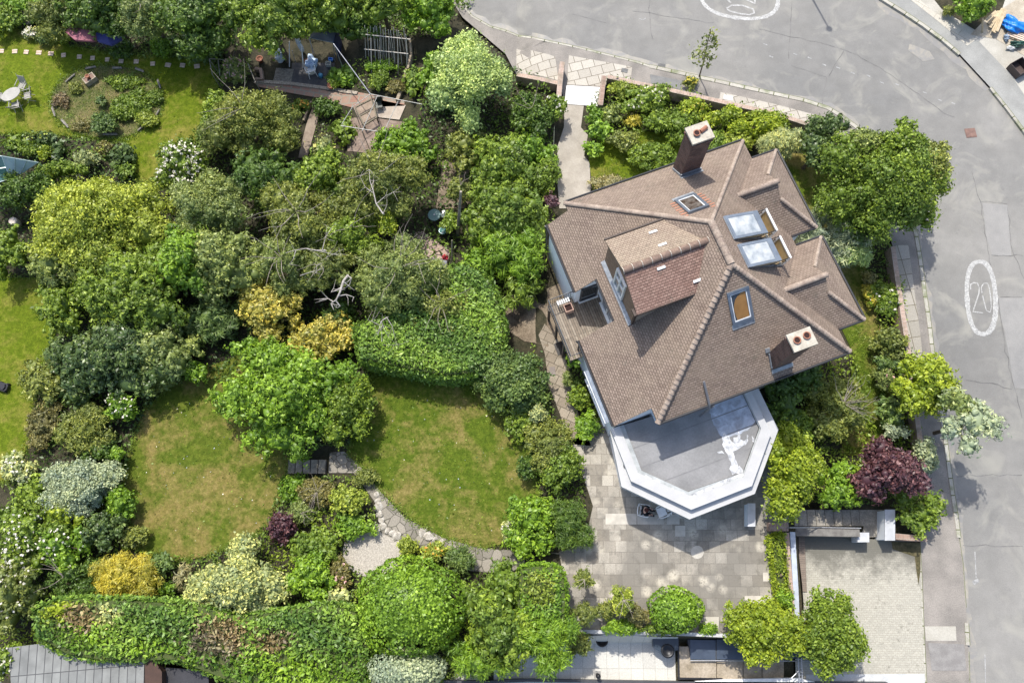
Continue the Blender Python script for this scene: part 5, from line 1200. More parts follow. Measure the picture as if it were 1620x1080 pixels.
 ('silver_shrub','shrub',1418,682,30,14,2.2,'D','silver','silver leaved shrub on the top side of the purple tree',{}),
 ('shrub','shrub',1238,640,34,46,2.6,'C','dark','dark green shrub under the house eave right of the bay',{}),
 ('shrub','shrub',1275,600,40,24,2.2,'C','dark','dark leafy shrub below the rear chimney',{}),
 ('half_bare_shrub','shrub',1325,642,52,50,2.8,'A','olive','olive shrub with many bare grey branches behind the house',{'bare':16,'twd':(.8,.4,0)}),
 ('shrub','shrub',1268,672,26,26,1.8,'C','mid','green shrub left of the bare branched shrub',{}),
 ('green_tree','tree',1463,606,56,50,4.2,'C','lime','bright lime tree leaning over the street wall',{'kmul':1.4}),
 ('shrub','shrub',1406,648,24,34,1.8,'C','blue','blue green shrub beside the grass strip',{}),
 ('shrub','shrub',1398,598,20,22,1.6,'A','grey','grey green shrub above the blue green one near the wall',{'flowers':'pink','flow':6}),
 ('round_shrub','shrub',1406,542,34,30,1.8,'D','olive','rounded olive bush behind the street wall',{'kmul':1.3}),
 ('shrub','shrub',1402,576,24,14,1.6,'C','blue','dark blue green shrub just below the rounded olive bush',{}),
 ('shrub','shrub',1400,468,26,32,1.4,'D','mid','green shrub right of the yellow flowers',{'flowers':'white','flow':10}),
 ('yellow_flowers','plant',1376,470,15,24,1.1,'C','gold','bright yellow flowering plant right of the house',{}),
 ('shrub','shrub',1376,440,15,12,1.2,'D','brown','brownish red shrub above the yellow flowers',{}),
 ('feathery_tree','tree',1325,366,52,48,3.8,'S','silver','pale silvery feathery tree touching the house wing',{'kmul':1.5,'scale':.8}),
 ('feathery_tree','tree',1350,402,34,24,3.0,'S','sage','pale feathery branch mass at the lower right of the silvery tree',{'scale':.8}),
 ('big_tree','tree',1400,298,92,86,7.0,'D','mid','largest green tree, overhanging the road bend',{'kmul':1.8}),
 ('big_tree','tree',1470,268,46,50,6.0,'D','olive','paler green crown on the road side of the largest tree',{'kmul':1.1}),
 ('big_tree','tree',1368,228,34,30,6.0,'D','grey','grey green crown at the upper left of the largest tree',{}),
 ('big_tree','tree',1425,222,38,34,6.6,'D','mid','uppermost crown of the largest tree beside the road',{}),
 ('shrub','shrub',1308,206,40,30,3.6,'C','darkgloss','dark glossy tree behind the front wall corner',{'kmul':1.2}),
 ('shrub','shrub',1290,238,28,32,3.2,'C','darkgloss','dark glossy shrub between variegated shrub and largest tree',{}),
 ('shrub','shrub',1362,350,26,40,4.2,'C','dark','dark shaded shrub under the left side of the largest tree',{}),
 ('variegated_shrub','shrub',1240,228,36,26,2.8,'S','cream','white variegated shrub behind the house wing gable',{'scale':.55}),
 # north border
 ('shrub','shrub',1204,200,44,24,2.4,'D','lime','wide lime green shrub at the front wall above the variegated shrub',{'kmul':1.2}),
 ('shrub','shrub',1150,184,34,22,2.0,'D','lime','lime shrub near the middle of the front wall',{}),
 ('shrub','shrub',1165,222,34,22,1.6,'C','yellow','yellow green shrub behind the front roof corner',{}),
 ('shrub','shrub',1098,170,28,20,1.8,'C','lime','yellow flowered lime shrub just below the street sapling',{'flowers':'gold','flow':16}),
 ('shrub','shrub',1075,198,32,28,1.7,'D','mid','green shrub above the tall front chimney',{}),
 ('shrub','shrub',1138,226,22,24,1.4,'C','mid','green shrub right of the tall front chimney',{}),
 ('shrub','shrub',1018,158,40,24,1.7,'C','mid','green shrub with white flowers behind the front wall',{'flowers':'white','flow':18}),
 ('shrub','shrub',984,142,26,18,1.4,'D','yellow','yellow topped shrub at the corner by the front path wall',{}),
 ('shrub','shrub',1045,145,22,16,1.2,'D','mid','small shrub hard against the middle of the front wall',{}),
 ('shrub','shrub',1042,190,26,24,1.5,'C','mid','dense green shrub in the middle of the front border',{}),
 ('yellow_flowers','plant',1002,192,17,9,1.0,'S','gold','bright yellow flowering clump in the front border',{}),
 ('shrub','shrub',968,182,24,18,1.3,'D','grey','grey green shrub left of the bright yellow clump',{'flowers':'yellow','flow':6}),
 ('shrub','shrub',942,186,19,20,1.2,'D','bright','light green shrub next to the front path below the landing',{}),
 ('shrub','shrub',948,208,22,20,1.5,'L','bright','large leaved bright green shrub beside the front path',{'scale':.75}),
 ('shrub','shrub',941,236,19,17,1.2,'L','bright','bright green shrub lowest along the front path',{'scale':.75}),
 ('shrub','shrub',990,222,34,22,1.6,'D','olive','olive green shrub on the small front lawn',{}),
 ('shrub','shrub',1035,250,44,26,1.8,'D','mid','pale green shrub touching the eave left of the chimney',{'kmul':1.3}),
 ('shrub','shrub',965,288,32,14,.8,'A','straw','low straw green plants below the front eave',{}),
 ('climber','climber',872,318,12,12,1.6,'C','purple','dark red leaved climber at the left front corner of the house',{}),
 ('shrub','shrub',1540,8,42,26,2.4,'C','bright','bright green bush in the top right garden corner',{'kmul':1.2}),
 ('plant','plant',1499,18,12,12,.7,'A','olive','small tufted plant left of the top right bush',{}),
 ('plant','plant',1092,130,18,11,.6,'A','olive','tuft of weeds at the foot of the street sapling',{'flowers':'gold','flow':14}),
 # allotment
 ('plant','plant',545,120,24,20,.9,'L','bright','big leaved vegetable patch right of the blue gazebo wall',{}),
 ('plant','plant',528,125,12,20,.8,'A','mid','fine leaved herb clump beside the terracotta pots',{}),
 ('plant','plant',598,128,16,20,.9,'D','mid','leafy vegetable patch below the bean poles',{}),
 ('plant','plant',600,104,34,11,.8,'D','bright','low bean plants at the foot of the poles',{}),
 ('plant','plant',628,138,18,13,.6,'A','brown','sparse seedlings below the bean poles',{}),
 ('plant','plant',655,125,15,30,.9,'L','mid','leafy potato row right of the timber edging',{}),
 ('plant','plant',520,170,28,18,1.1,'C','dark','dark green shrub below the allotment patio',{}),
 ('plant','plant',475,168,18,13,.6,'C','mid','flower bed with orange blooms left of the slab path',{'flowers':'orange','flow':14}),
 ('plant','plant',512,235,18,22,.7,'L','cream','blue grey cabbages beside the fruit cage',{}),
 ('flowering_climber','climber',372,112,24,26,2.0,'A','grey','trellis climber with pink blossom left of the white bags',{'flowers':'pink','flow':26,'bare':3}),
]
for r in PL:
    plant(*r[:10], **r[10])
# hedges
hedge('curved_hedge', 'clipped laurel hedge curving round the top of the right lawn', [(556, 512), (600, 496), (650, 480), (690, 430), (722, 414), (752, 416), (776, 440), (792, 478), (799, 512), (797, 545), (780, 572), (750, 590), (705, 594), (650, 585), (600, 574), (566, 568)], 2.4, 'hedge', L=.2, W=.085, wob=.16)
hedge('lower_hedge', 'long wide laurel hedge along the bottom left with brown dead patches', [(45, 962), (90, 945), (200, 948), (300, 955), (380, 975), (440, 965), (520, 955), (565, 968), (585, 1010), (582, 1075), (560, 1110), (470, 1100), (400, 1098), (330, 1068), (270, 1045), (215, 1046), (150, 1046), (90, 1035), (52, 1012)], 2.5, 'hedge', L=.22, W=.11, wob=.3,
      patches=[(126, 975, .9, 'dead'), (345, 1008, 1.5, 'dead'), (432, 1014, .8, 'dead'), (240, 1040, 1.5, 'bright'), (300, 1052, 1.6, 'bright'), (120, 1020, 1.5, 'bright'), (380, 1070, 1.6, 'bright'), (450, 1075, 1.6, 'bright'), (90, 965, 1.0, 'lime'), (530, 1060, 1.6, 'bright'), (160, 970, .9, 'cream')])
hedge('clipped_hedge', 'square clipped bright hedge at the lower left corner of the terrace', [(822, 898), (850, 893), (884, 896), (893, 912), (896, 950), (894, 995), (860, 1005), (826, 990), (816, 950)], 2.6, 'bright', L=.15, W=.09, wob=.12, patches=[(848, 925, .9, 'yellow'), (860, 945, .6, 'lime')])
hedge('planter_hedge', 'narrow bright hedge strip beside the brick topped retaining wall', [(1217, 848), (1240, 842), (1245, 880), (1247, 930), (1250, 960), (1232, 958), (1226, 905)], .7, 'lime', L=.14, W=.08, wob=.15, patches=[(1234, 915, .3, 'dead')])
# bare white dead branches
def deadbranch(px, py, h, segs, r, label):
    p = G(px, py, h); b = Vector((p.x, p.y, T(p.x, p.y))); root = thing('dead_branch', label, 'dead branch', b)
    L = []
    for sg in segs: L.append([v for v in [Pz(x, y, b.z+z-.25*(z > 1))-b for x, y, z in sg]])
    m = MB()
    for i, pts in enumerate(L): n = len(pts); rr = r*(1 if i == 0 else .5); m.tube(pts, [rr*(1-.7*k/(n-1)) for k in range(n)], 6)
    for _ in range(16):
        q = L[RNG.integers(0, len(L))]; a0 = q[RNG.integers(1, len(q))]; d_ = Vector(RNG.normal(0, 1, 3)); d_.z *= .3; d_.normalize(); m.tube([a0, a0+d_*RNG.uniform(.15, .35), a0+d_*RNG.uniform(.4, .7)+Vector(RNG.normal(0, .1, 3))], [r*.25, r*.16, .004], 4)
    m.build('limb', mnoise('dead_wood', (.30, .27, .24), (.50, .46, .42), 6, fine=20, fa=.4), root, uv=False)
deadbranch(535, 460, 3.0, [[(548, 442, 0), (550, 436, 4.6), (543, 445, 4.9), (538, 462, 4.9), (532, 474, 4.8), (524, 480, 4.7)], [(550, 436, 4.6), (556, 440, 4.7), (553, 450, 4.5), (547, 455, 4.5)], [(535, 468, 4.8), (548, 466, 4.7), (560, 470, 4.6)], [(524, 480, 4.7), (528, 490, 4.6)], [(527, 477, 4.7), (519, 472, 4.6)], [(530, 474, 4.8), (538, 484, 4.6), (534, 487, 4.5)], [(540, 455, 4.9), (530, 460, 4.7), (524, 462, 4.6)]], .085, 'bleached white dead branch above the golden shrub')
deadbranch(604, 512, 3.5, [[(618, 500, 0), (612, 502, 4.6), (603, 508, 4.7), (600, 520, 4.6), (598, 530, 4.5)], [(603, 508, 4.7), (607, 518, 4.6), (614, 532, 4.5)], [(612, 502, 4.6), (620, 515, 4.6), (628, 545, 4.2)], [(600, 514, 4.6), (588, 508, 4.6), (582, 506, 4.5)], [(604, 540, 4.4), (604, 516, 4.6)]], .032, 'thin bare grey branch hanging over the curved hedge')
deadbranch(600, 310, 5, [[(610, 340, 0), (606, 338, 5.9), (595, 322, 6.0), (590, 300, 6.0), (585, 285, 5.9), (584, 268, 5.8)], [(590, 305, 6.0), (578, 296, 6.0), (570, 280, 5.9)], [(596, 322, 6.0), (610, 310, 6.0), (622, 304, 5.9)], [(606, 338, 5.9), (612, 325, 6.0)]], .04, 'forked bare branch in the olive tree by the ivy stump')
deadbranch(480, 395, 5, [[(510, 395, 0), (515, 396, 5.6), (500, 396, 5.8), (484, 393, 5.7), (466, 396, 5.7), (452, 400, 5.6)], [(468, 396, 5.7), (464, 410, 5.6), (458, 418, 5.5)], [(500, 396, 5.8), (528, 402, 5.6), (540, 405, 5.5)], [(510, 395, 5.7), (515, 375, 5.8), (524, 362, 5.7)], [(475, 436, 5.2), (492, 430, 5.4), (512, 425, 5.3)], [(500, 432, 5.4), (501, 420, 5.5)]], .04, 'long crooked grey branch over the thorny olive tree')
# ================================================================= STREET SAPLINGS
g = G(1106, 122); t0 = thing('street_sapling', 'thin young street tree with few leaves by the kerb', 'tree', g)
top = Pz(1125, 45, g.z+4.2)-g
m = MB(); a = Vector((0, 0, 0)); m.tube([a, top*.35+Vector((.05, 0, 0)), top*.7, top], [.045, .035, .025, .01], 6)
fo = Fol(); K9 = []
for px, py, r in [(1126, 50, .30), (1119, 58, .28), (1112, 70, .3), (1104, 80, .4), (1098, 88, .35), (1122, 76, .4), (1132, 72, .32), (1115, 92, .4), (1108, 98, .35), (1126, 92, .3), (1120, 104, .25), (1133, 66, .22), (1128, 60, .25), (1110, 86, .35), (1118, 84, .35)]:
    k = 1-(py-45)/80; z = 1.4+2.6*k; q = Pz(px, py, g.z+z)-g; K9.append(q)
    n = 26; c = np.array(q)+RNG.normal(0, r*.42, (n, 3)); fo.leaves(c, np.tile([0, 0, 1.], (n, 1)), .18, .09, .7, RNG.random())
    m.tube([top*min(.9, max(.2, (z-.4)/4.2)), q], [.014, .006], 4)
m.build('trunk', BARK, t0, uv=False); fo.build('foliage', leafmat('olive'), t0)
g = G(1478, 685); t1 = thing('street_tree', 'pale silver leaved street tree leaning over the road', 'tree', g)
cq = Pz(1540, 662, g.z+4.2)-g
co = crown('crown', cq, 1.5, 1.9, 1.2, 'C', leafmat('silver'), t1, kmul=1.0, corek=.6)
co2 = crown('crown', cq+Vector((-.6, .9, .1)), 1.0, .95, .8, 'C', leafmat('grey'), t1, kmul=.9, corek=.6)
m = MB(); m.tube([(0, 0, -.1), (.15, .02, 1.2), cq*.55+Vector((0, 0, .2)), cq], [.11, .09, .075, .04], 8)
for p, s in co[::3]+co2[::3]: m.tube([cq*.7, Vector(p)], [.035, .012], 5)
m.build('trunk', BARK, t1, uv=False)
# ================================================================= WALLS
WBR = mbrick('brick_coping', (.26, .15, .11), (.40, .26, .20), (.36, .33, .28), .075, .24, .01, stain=[(1.8, .5, .64, (.16, .14, .10))])
WBR2 = mbrick('pink_brick_coping', (.38, .26, .20), (.50, .36, .29), (.42, .38, .33), .075, .24, .01, stain=[(1.8, .5, .64, (.20, .18, .13))])
def wall(name, px, w, h, mat, label, base=-.4, cat='wall', flat=False, top=None):
    pts = GW(px, h) if not flat else [Pz(x, y, top) for x, y in px]
    m = MB(); c = pts[0]; ribbon(m, pts, w, base if not flat else base, h if not flat else top, .8, flat)
    o = m.build(name, mat, uv=False); return tag(o, label, cat)
wall('brick_wall', [(818, 118), (850, 124), (886, 132)], .26, .75, WBR2, 'short brick garden wall left of the front path, facing the pavement')
wall('brick_wall', [(890, 98), (887, 118), (884, 152)], .3, .95, WBR2, 'low brick side wall running down the left of the front path')
wall('brick_wall', [(956, 120), (953, 140), (950, 166)], .3, .95, WBR, 'brick side wall on the right of the white landing')
wall('brick_wall', [(961, 121), (1030, 136), (1100, 151), (1160, 165), (1222, 178), (1296, 202)], .26, .8, WBR2, 'long pink brick front wall below the upper pavement')
wall('brick_wall', [(1413, 390), (1420, 440), (1429, 500), (1438, 560), (1446, 620), (1454, 680), (1462, 745)], .26, .8, WBR2, 'pink brick wall between the east garden and the street pavement')
wall('retaining_wall', [(1245, 842), (1247, 880), (1250, 915), (1253, 955), (1255, 1000)], .24, .32, mbrick('retaining_brick', (.34, .22, .17), (.46, .34, .27), (.33, .3, .26), .11, .3, .012, off=0), 'brick topped retaining wall between the terrace and the driveway', -1.4, flat=True, top=.32)
wall('brick_pier', [(1217, 833), (1247, 833)], .42, .5, WBR, 'brick pier wall at the top of the street steps', -.2, flat=True, top=.5)
wall('render_wall', [(1254, 841), (1256, 880), (1259, 930), (1262, 1010)], .26, .1, mflat('grey_render', (.40, .44, .50), .8), 'grey blue rendered wall facing the driveway below the brick', -1.7, flat=True, top=.28)
wall('brick_kerb', [(1268, 842), (1270, 900), (1272, 935)], .34, .1, mbrick('dull_brick', (.20, .16, .13), (.26, .21, .17), (.15, .13, .11), .11, .34, .01), 'low dull brick edging at the foot of the driveway wall', -.1)
wall('brick_wall', [(1417, 848), (1440, 850), (1466, 851)], .30, 1.0, WBR, 'short dark brick wall between the steps and the driveway entrance')
wall('boundary_wall', [(905, 998), (1000, 1000), (1100, 1003), (1200, 1007), (1262, 1010)], .17, .25, mflat('pale_render_coping', (.46, .46, .45), .8), 'thin pale rendered wall along the neighbour drive', -1.6, flat=True, top=.25)
for (x0, x1, y0, y1, hz, lb) in ((1183, 1195, 796, 832, .75, 'white rendered gate pier beside the bay'), (1357, 1375, 842, 857, .9, 'square white pier beside the middle of the driveway steps'), (1400, 1416, 806, 854, 1.05, 'tall pale rendered pier wall at the bottom of the steps')):
    gp = G((x0+x1)/2, (y0+y1)/2, hz); bz = gp.z-hz
    P = [Pz(x, y, bz+hz) for x, y in ((x0, y0), (x1, y0), (x1, y1), (x0, y1))]; c = sum(P, Vector())/4
    o = thing('render_pier', lb, 'pier', (c.x, c.y, bz)); m = MB(); q = [((p.x-c.x)*.96, (p.y-c.y)*.96) for p in P]; m.prism(q, -.3, hz-.06); m.build('pier', RENDER, o)
    m = MB(); m.prism([((p.x-c.x)*1.02, (p.y-c.y)*1.02) for p in P], hz-.057, hz); m.build('cap_slab', mflat('grey_cap', (.46, .47, .48), .8), o)
# ================================================================= STEPS
STONE = mnoise('dark_step_stone', (.20, .185, .16), (.32, .295, .25), 2.2, fine=14, fa=.3, bump=.4)
STONE2 = mnoise('step_stone', (.20, .18, .14), (.33, .295, .235), 3, fine=14, fa=.25)
STEPD = mflat('step_dark_gap', (.06, .055, .048), .9)  # dark base that shows as a line between treads
def steps(name, label, A, B, wpx, n, z0, z1, mat, cat='steps'):
    """treads from pixel A (level z0) to pixel B (level z1); wpx = (C) opposite side offset in px"""
    a = Pz(*A, z0); b = Pz(*B, z1); w = Pz(A[0]+wpx[0], A[1]+wpx[1], z0)-a; w.z = 0
    root = thing(name, label, cat, a); dv = (b-a); dv.z = 0
    for k in range(n):
        z = z0+(z1-z0)*(k+.0)/(n-1); p = dv*(k/n); q = dv*((k+1)/n); m = MB(); zb = min(z0, z1)-.35-a.z; zt = z-a.z
        o = Vector((0, 0, 0)); e_ = dv.normalized()*.012
        P = [p+e_, q, q+w, p+e_+w]; pp = [(v.x, v.y) for v in P]; m.prism(pp, zb, zt-.05)
        g_ = dv.normalized()*.07
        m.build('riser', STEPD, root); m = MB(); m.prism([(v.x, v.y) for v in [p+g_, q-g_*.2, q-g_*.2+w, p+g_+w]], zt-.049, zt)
        m.build('tread', mat, root)
steps('street_steps', 'dark stone steps rising from the street pavement to the terrace', (1246, 806), (1372, 806), (2, 26), 9, -.05, -1.42, STONE)
steps('garden_steps', 'stone steps down from the terrace to the crazy paving', (886, 874), (828, 874), (0, 19), 4, -.02, -.5, STONE2)
steps('garden_steps', 'short stone steps from the crazy paving down to the left lawn', (517, 727), (456, 727), (-1, 22), 5, -.62, -1.12, STONE2)
sheet('steps_landing', [(1372, 806), (1402, 806), (1402, 848), (1362, 850)], STONE, .03)
sheet('steps_landing', [(1200, 800), (1246, 800), (1248, 836), (1196, 836)], STONE, .026)
sheet('shady_soil', [(1240, 786), (1410, 786), (1410, 806), (1244, 806)], SOIL, .02)
def rail(name, pts, r, mat, label, posts=True, cat='railing', h=.9):
    P = [Vector(p) for p in pts]; root = thing(name, label, cat, P[0]-Vector((0, 0, h))); o = root.location
    m = MB(); m.tube([p-o for p in P], r, 6); m.build('handrail', mat, root, uv=False)
    for p in P:
        m = MB(); m.tube([p-o-Vector((0, 0, h+.05)), p-o], r*.8, 6); m.build('post', mat, root, uv=False)
BLK = mflat('black_metal', (.03, .03, .032), .4, .5)
PRAIL = mflat('pale_metal_rail', (.35, .36, .38), .4, .5)
rail('handrail', [G(1250, 834, 1.0), G(1300, 834, 1.0), G(1362, 835, 1.0)], .03, PRAIL, 'pale metal handrail beside the dark street steps')
rail('handrail', [G(877, 200, .9), G(876, 230, .9), G(874, 262, .9), G(873, 292, .9)], .02, mflat('green_rail', (.12, .14, .10), .5), 'thin metal handrail left of the front path')
mm = thing('low_rail_wall', 'dark coping ledge between the street steps and the driveway', 'wall', G(1250, 838)); 
m = MB(); A_, B_ = Pz(1250, 838, -.35)-mm.location, Pz(1360, 840, -.35)-mm.location
m.hexa([Vector((A_.x, A_.y-.28, -1.7)), Vector((B_.x, B_.y-.28, -1.7)), Vector((B_.x, B_.y+.1, -1.7)), Vector((A_.x, A_.y+.1, -1.7))], [Vector((A_.x, A_.y-.28, A_.z)), Vector((B_.x, B_.y-.28, B_.z)), Vector((B_.x, B_.y+.1, B_.z)), Vector((A_.x, A_.y+.1, A_.z))]); m.build('ledge', mnoise('grey_ledge', (.14, .13, .12), (.22, .21, .19), 3), mm)
# ================================================================= BOTTOM NEIGHBOUR: drive, pit, store, barrel
zN = -1.5
def atz(x, y, z): return Pz(x, y, z)
CONC = mnoise('worn_concrete', (.26, .215, .15), (.40, .34, .26), 1.3, fine=12, fa=.25)
st = thing('neighbour_steps', 'broad concrete steps behind the black rail on the neighbour side', 'steps', atz(1075, 1060, zN))
for k, (x0, x1) in enumerate([(1074, 1133), (1134, 1175), (1176, 1205), (1206, 1240)]):
    z = zN+.30-.09*k
    P = [atz(x, y, z)-st.location for x, y in ((x0, 1022), (x1, 1022), (x1, 1074), (x0, 1074))]; m = MB(); m.prism([(p.x, p.y) for p in P], -.3, z-zN); m.build('tread', CONC, st)
rl_ = thing('black_rail', 'low black rail around the neighbour steps', 'railing', atz(1074, 1072, zN)); o = rl_.location
m = MB()
for a, b in (((1073, 1010), (1074, 1072)), ((1074, 1072), (1142, 1073))):
    pa, pb = atz(*a, zN+.3)-o, atz(*b, zN+.3)-o; m.tube([pa, pb], .055, 4)
m.build('rail_bar', BLK, rl_, uv=False); m = MB()
for a in ((1073, 1010), (1074, 1040), (1074, 1072), (1108, 1072), (1142, 1073)): p = atz(*a, zN+.3)-o; m.box((p.x, p.y, .12), (.07, .07, .36))
m.build('rail_post', BLK, rl_)
sb = thing('low_store', 'low store with slate blue panels along the neighbour wall', 'store', atz(1150, 1022, zN)); o = sb.location
SLATE = mflat('slate_blue_panel', (.065, .085, .12), .35, .2)
m = MB(); P = [atz(x, y, zN+.5)-o for x, y in ((1088, 1011), (1325, 1015), (1322, 1040), (1175, 1043), (1094, 1042))]; m.prism([(p.x, p.y) for p in P], 0, .45); m.build('store_body', mflat('dark_store', (.05, .055, .065)), sb)
for (x0, x1) in ((1092, 1132), (1134, 1176), (1178, 1230), (1232, 1280)):
    P = [atz(x, y, zN+.5)-o for x, y in ((x0, 1011), (x1, 1012), (x1, 1043 if x1 < 1200 else 1041), (x0, 1042))]; m = MB(); m.prism([(p.x, p.y) for p in P], .453, .5); m.build('lid_panel', SLATE, sb)
m = MB(); a, b = atz(1092, 1044, zN+.5)-o, atz(1285, 1045, zN+.5)-o; m.tube([a, b], .03, 5); m.build('edge_strip', PRAIL, sb, uv=False)
gp = Pz(1051, 1020, zN+.9); bb = thing('planter_tub', 'dark angular tub with a round black mouth against the neighbour wall', 'tub', (gp.x, gp.y, zN)); o = bb.location
P = [Pz(x, y, zN+.9)-o for x, y in ((1032, 1007), (1073, 1009), (1073, 1027), (1064, 1031), (1047, 1032), (1034, 1024))]; q = [(p.x, p.y) for p in P]; cxx = sum(a for a, b in q)/6; cyy = sum(b for a, b in q)/6
m = MB(); m.prism([(cxx+(a-cxx)*.82, cyy+(b-cyy)*.82) for a, b in q], 0, .5); m.prism(q, .503, .9); m.build('body', mflat('dark_blue_plastic', (.035, .05, .07), .35), bb)
cm = Pz(1056, 1029, zN+.9)-o; m = MB(); m.lathe((cm.x, cm.y, .905), [(.32, 0), (.34, .06), (.26, .08), (.22, .02)], 24); m.build('rim', BLK, bb, True, uv=False)
p = G(945, 1066); bo = thing('bollard', 'small black bollard on a square base on the neighbour drive', 'bollard', p)
m = MB(); m.lathe((0, 0, 0), [(.09, 0), (.09, .62), (.13, .66), (.11, .78), (.03, .82)], 16); m.build('post', BLK, bo, True, uv=False); m = MB(); m.box((0, 0, .02), (.34, .34, .04)); m.build('base', mflat('grey_base', (.30, .29, .27)), bo)
p = G(952, 1012, .3); tb = thing('black_pot', 'round black pot half hidden by the olive shrub on the neighbour drive', 'pot', (p.x, p.y, zN)); m = MB(); m.lathe((0, 0, 0), [(.22, 0), (.30, .5), (.32, .52), (.26, .52), (.24, .4)], 20); m.build('pot', BLK, tb, True, uv=False)
m = MB(); P = GW([(700, 1076), (1100, 1078), (1400, 1079)], .0); ribbon(m, [Vector((p.x, p.y, 0)) for p in P], .12, -.1, .35, 2); tag(m.build('low_wall', mflat('dark_coping', (.06, .06, .065)), uv=False), 'thin dark coping along the very bottom of the photo', 'wall')
wr = thing('white_roof_edge', 'white flat roof edge below the neighbour steps', 'roof', atz(1150, 1078, zN)); o = wr.location
P = [atz(x, y, zN+.4)-o for x, y in ((1142, 1074), (1262, 1072), (1290, 1078), (1290, 1110), (1100, 1110), (1100, 1077))]; m = MB(); m.prism([(p.x, p.y) for p in P], -.2, .35); m.build('roof_board', mflat('white_board', (.68, .68, .67), .5), wr)
gt = thing('metal_gate', 'open metal gate with slats at the foot of the driveway tree', 'gate', atz(1266, 1060, zN)); o = gt.location
m = MB()
for dx in (-3, 2): a, b = atz(1266+dx, 1040, zN+1.0)-o, atz(1268+dx, 1085, zN+1.0)-o; m.tube([a, b], .03, 5)
for k in range(9): a = atz(1263, 1042+5*k, zN+1.0)-o; b = atz(1269, 1042+5*k, zN+1.0)-o; m.tube([a, b], .02, 4)
m.tube([atz(1252, 1072, zN+1)-o, atz(1264, 1060, zN+1)-o], .025, 5)
m.build('slats', PRAIL, gt, uv=False); m = MB()
for y in (1042, 1082): a = atz(1266, y, zN+1.0)-o; m.box((a.x, a.y, .5), (.07, .07, 1.0))
m.build('post', PRAIL, gt)
sheet('drive_channel', [(1275, 1066), (1462, 1065), (1463, 1100), (1275, 1100)], mnoise('pale_channel', (.46, .47, .47), (.54, .55, .55), 2), .03)
# ================================================================= SHEDS, GREENHOUSE, GAZEBO
def roofplane(name, label, cat, px, z, mat, body=None, boards=None, th=.06):
    P = [Pz(x, y, z) for x, y in px]; c = sum(P, Vector())/len(P); bz = T(c.x, c.y); r = thing(name, label, cat, (c.x, c.y, bz))
    q = [(p.x-c.x, p.y-c.y) for p in P]; m = MB(); m.prism(q, z-bz-th, z-bz); m.build('roof', mat, r)
    m = MB(); m.prism([(a*.94, b*.94) for a, b in q], 0, z-bz-th-.003); m.build('body', body, r); return r
BOARD = NT('grey_boards'); _b = BOARD.new('ShaderNodeTexBrick'); _b.inputs['Scale'].default_value = 1; _b.offset = 0; _b.inputs['Brick Width'].default_value = 90; _b.inputs['Row Height'].default_value = .42; _b.inputs['Mortar Size'].default_value = .022
_b.inputs[1].default_value = (.20, .205, .195, 1); _b.inputs[2].default_value = (.25, .255, .24, 1); _b.inputs[3].default_value = (.08, .08, .08, 1)
_mp = BOARD.new('ShaderNodeMapping'); _mp.inputs['Rotation'].default_value = (0, 0, 1.48); BOARD.l(BOARD.coord(), _mp.inputs[0]); BOARD.l(_mp.outputs[0], _b.inputs[0])
BOARD.col(BOARD.mix(1.0, _b.outputs[0], BOARD.ramp(BOARD.noise(1.2, 5), [(.3, .7), (.7, 1.1)]), 'MULTIPLY')); BOARD = BOARD.m
BRN = mflat('red_brown_timber', (.06, .032, .022), .7)
s1 = roofplane('garden_shed', 'shed with a grey boarded flat roof in the bottom left corner', 'shed', [(12, 1024), (60, 1018), (228, 1046), (228, 1110), (20, 1110)], .6, BOARD, BRN)
s2 = roofplane('timber_shelter', 'dark red brown timber post shelter right of the grey shed roof', 'shelter', [(229, 1040), (243, 1042), (256, 1062), (256, 1110), (229, 1110)], .75, BRN, BRN)
s3 = roofplane('dark_shed', 'dark shed roof half covered by hedge right of the brown posts', 'shed', [(258, 1055), (330, 1060), (330, 1110), (258, 1110)], .2, mflat('dark_felt', (.035, .035, .04)), BRN)
GH = glassmat('greenhouse_glass', (.44, .55, .58), .15, .8); GHD = glassmat('greenhouse_side_glass', (.05, .12, .11), .1, .6); GHF = mflat('greenhouse_frame', (.42, .52, .50), .4, .3)
gh = thing('greenhouse', 'small greenhouse with pale blue glass roof on the left edge', 'greenhouse', G(10, 275)); o = gh.location
A, B, C_, D_, E_ = [Pz(x, y, z)-o for x, y, z in ((3, 247, 2.5-1), (60, 257, 1.4-1), (38, 272, 1.2-1), (16, 283, 1.4-1), (-60, 245, 2.5-1))]
m = MB(); A2 = Pz(-40, 300, 1.4)-o
m.face([A, D_, C_, B]); m.face([A+Vector((0, 0, -.03)), B+Vector((0, 0, -.03)), C_+Vector((0, 0, -.03)), D_+Vector((0, 0, -.03))]); m.build('roof_glass', GH, gh)
m = MB(); m.face([E_, A2, D_, A]); m.build('side_glass', GHD, gh)
m = MB()
for a, b in ((A, B), (A, D_), (D_, C_), (C_, B), (A, E_), (D_, A2), (A.lerp(B, .35), D_.lerp(C_, .3)), (A.lerp(B, .68), D_.lerp(C_, .75)), (A.lerp(D_, .5), E_.lerp(A2, .5))): m.tube([a, b], .03, 4)
for a in (D_, C_, B, A2): m.tube([a, Vector((a.x, a.y, -.1))], .03, 4)
m.build('glazing_bars', GHF, gh, uv=False)
p = G(21, 350, .6); pt = thing('pale_pot', 'pale rounded pot between the dark shrubs on the left edge', 'pot', (p.x, p.y, T(p.x, p.y)))
m = MB(); m.lathe((0, 0, 0), [(.18, 0), (.25, .3), (.26, .6), (.22, .7), (.19, .68), (.02, .70)], 16); m.build('pot', mflat('cream_pot', (.50, .44, .38), .8), pt, True, uv=False)
TENT = mflat('dark_blue_tent', (.02, .03, .10), .6); TENTR = mflat('grey_canvas', (.10, .11, .13), .7)
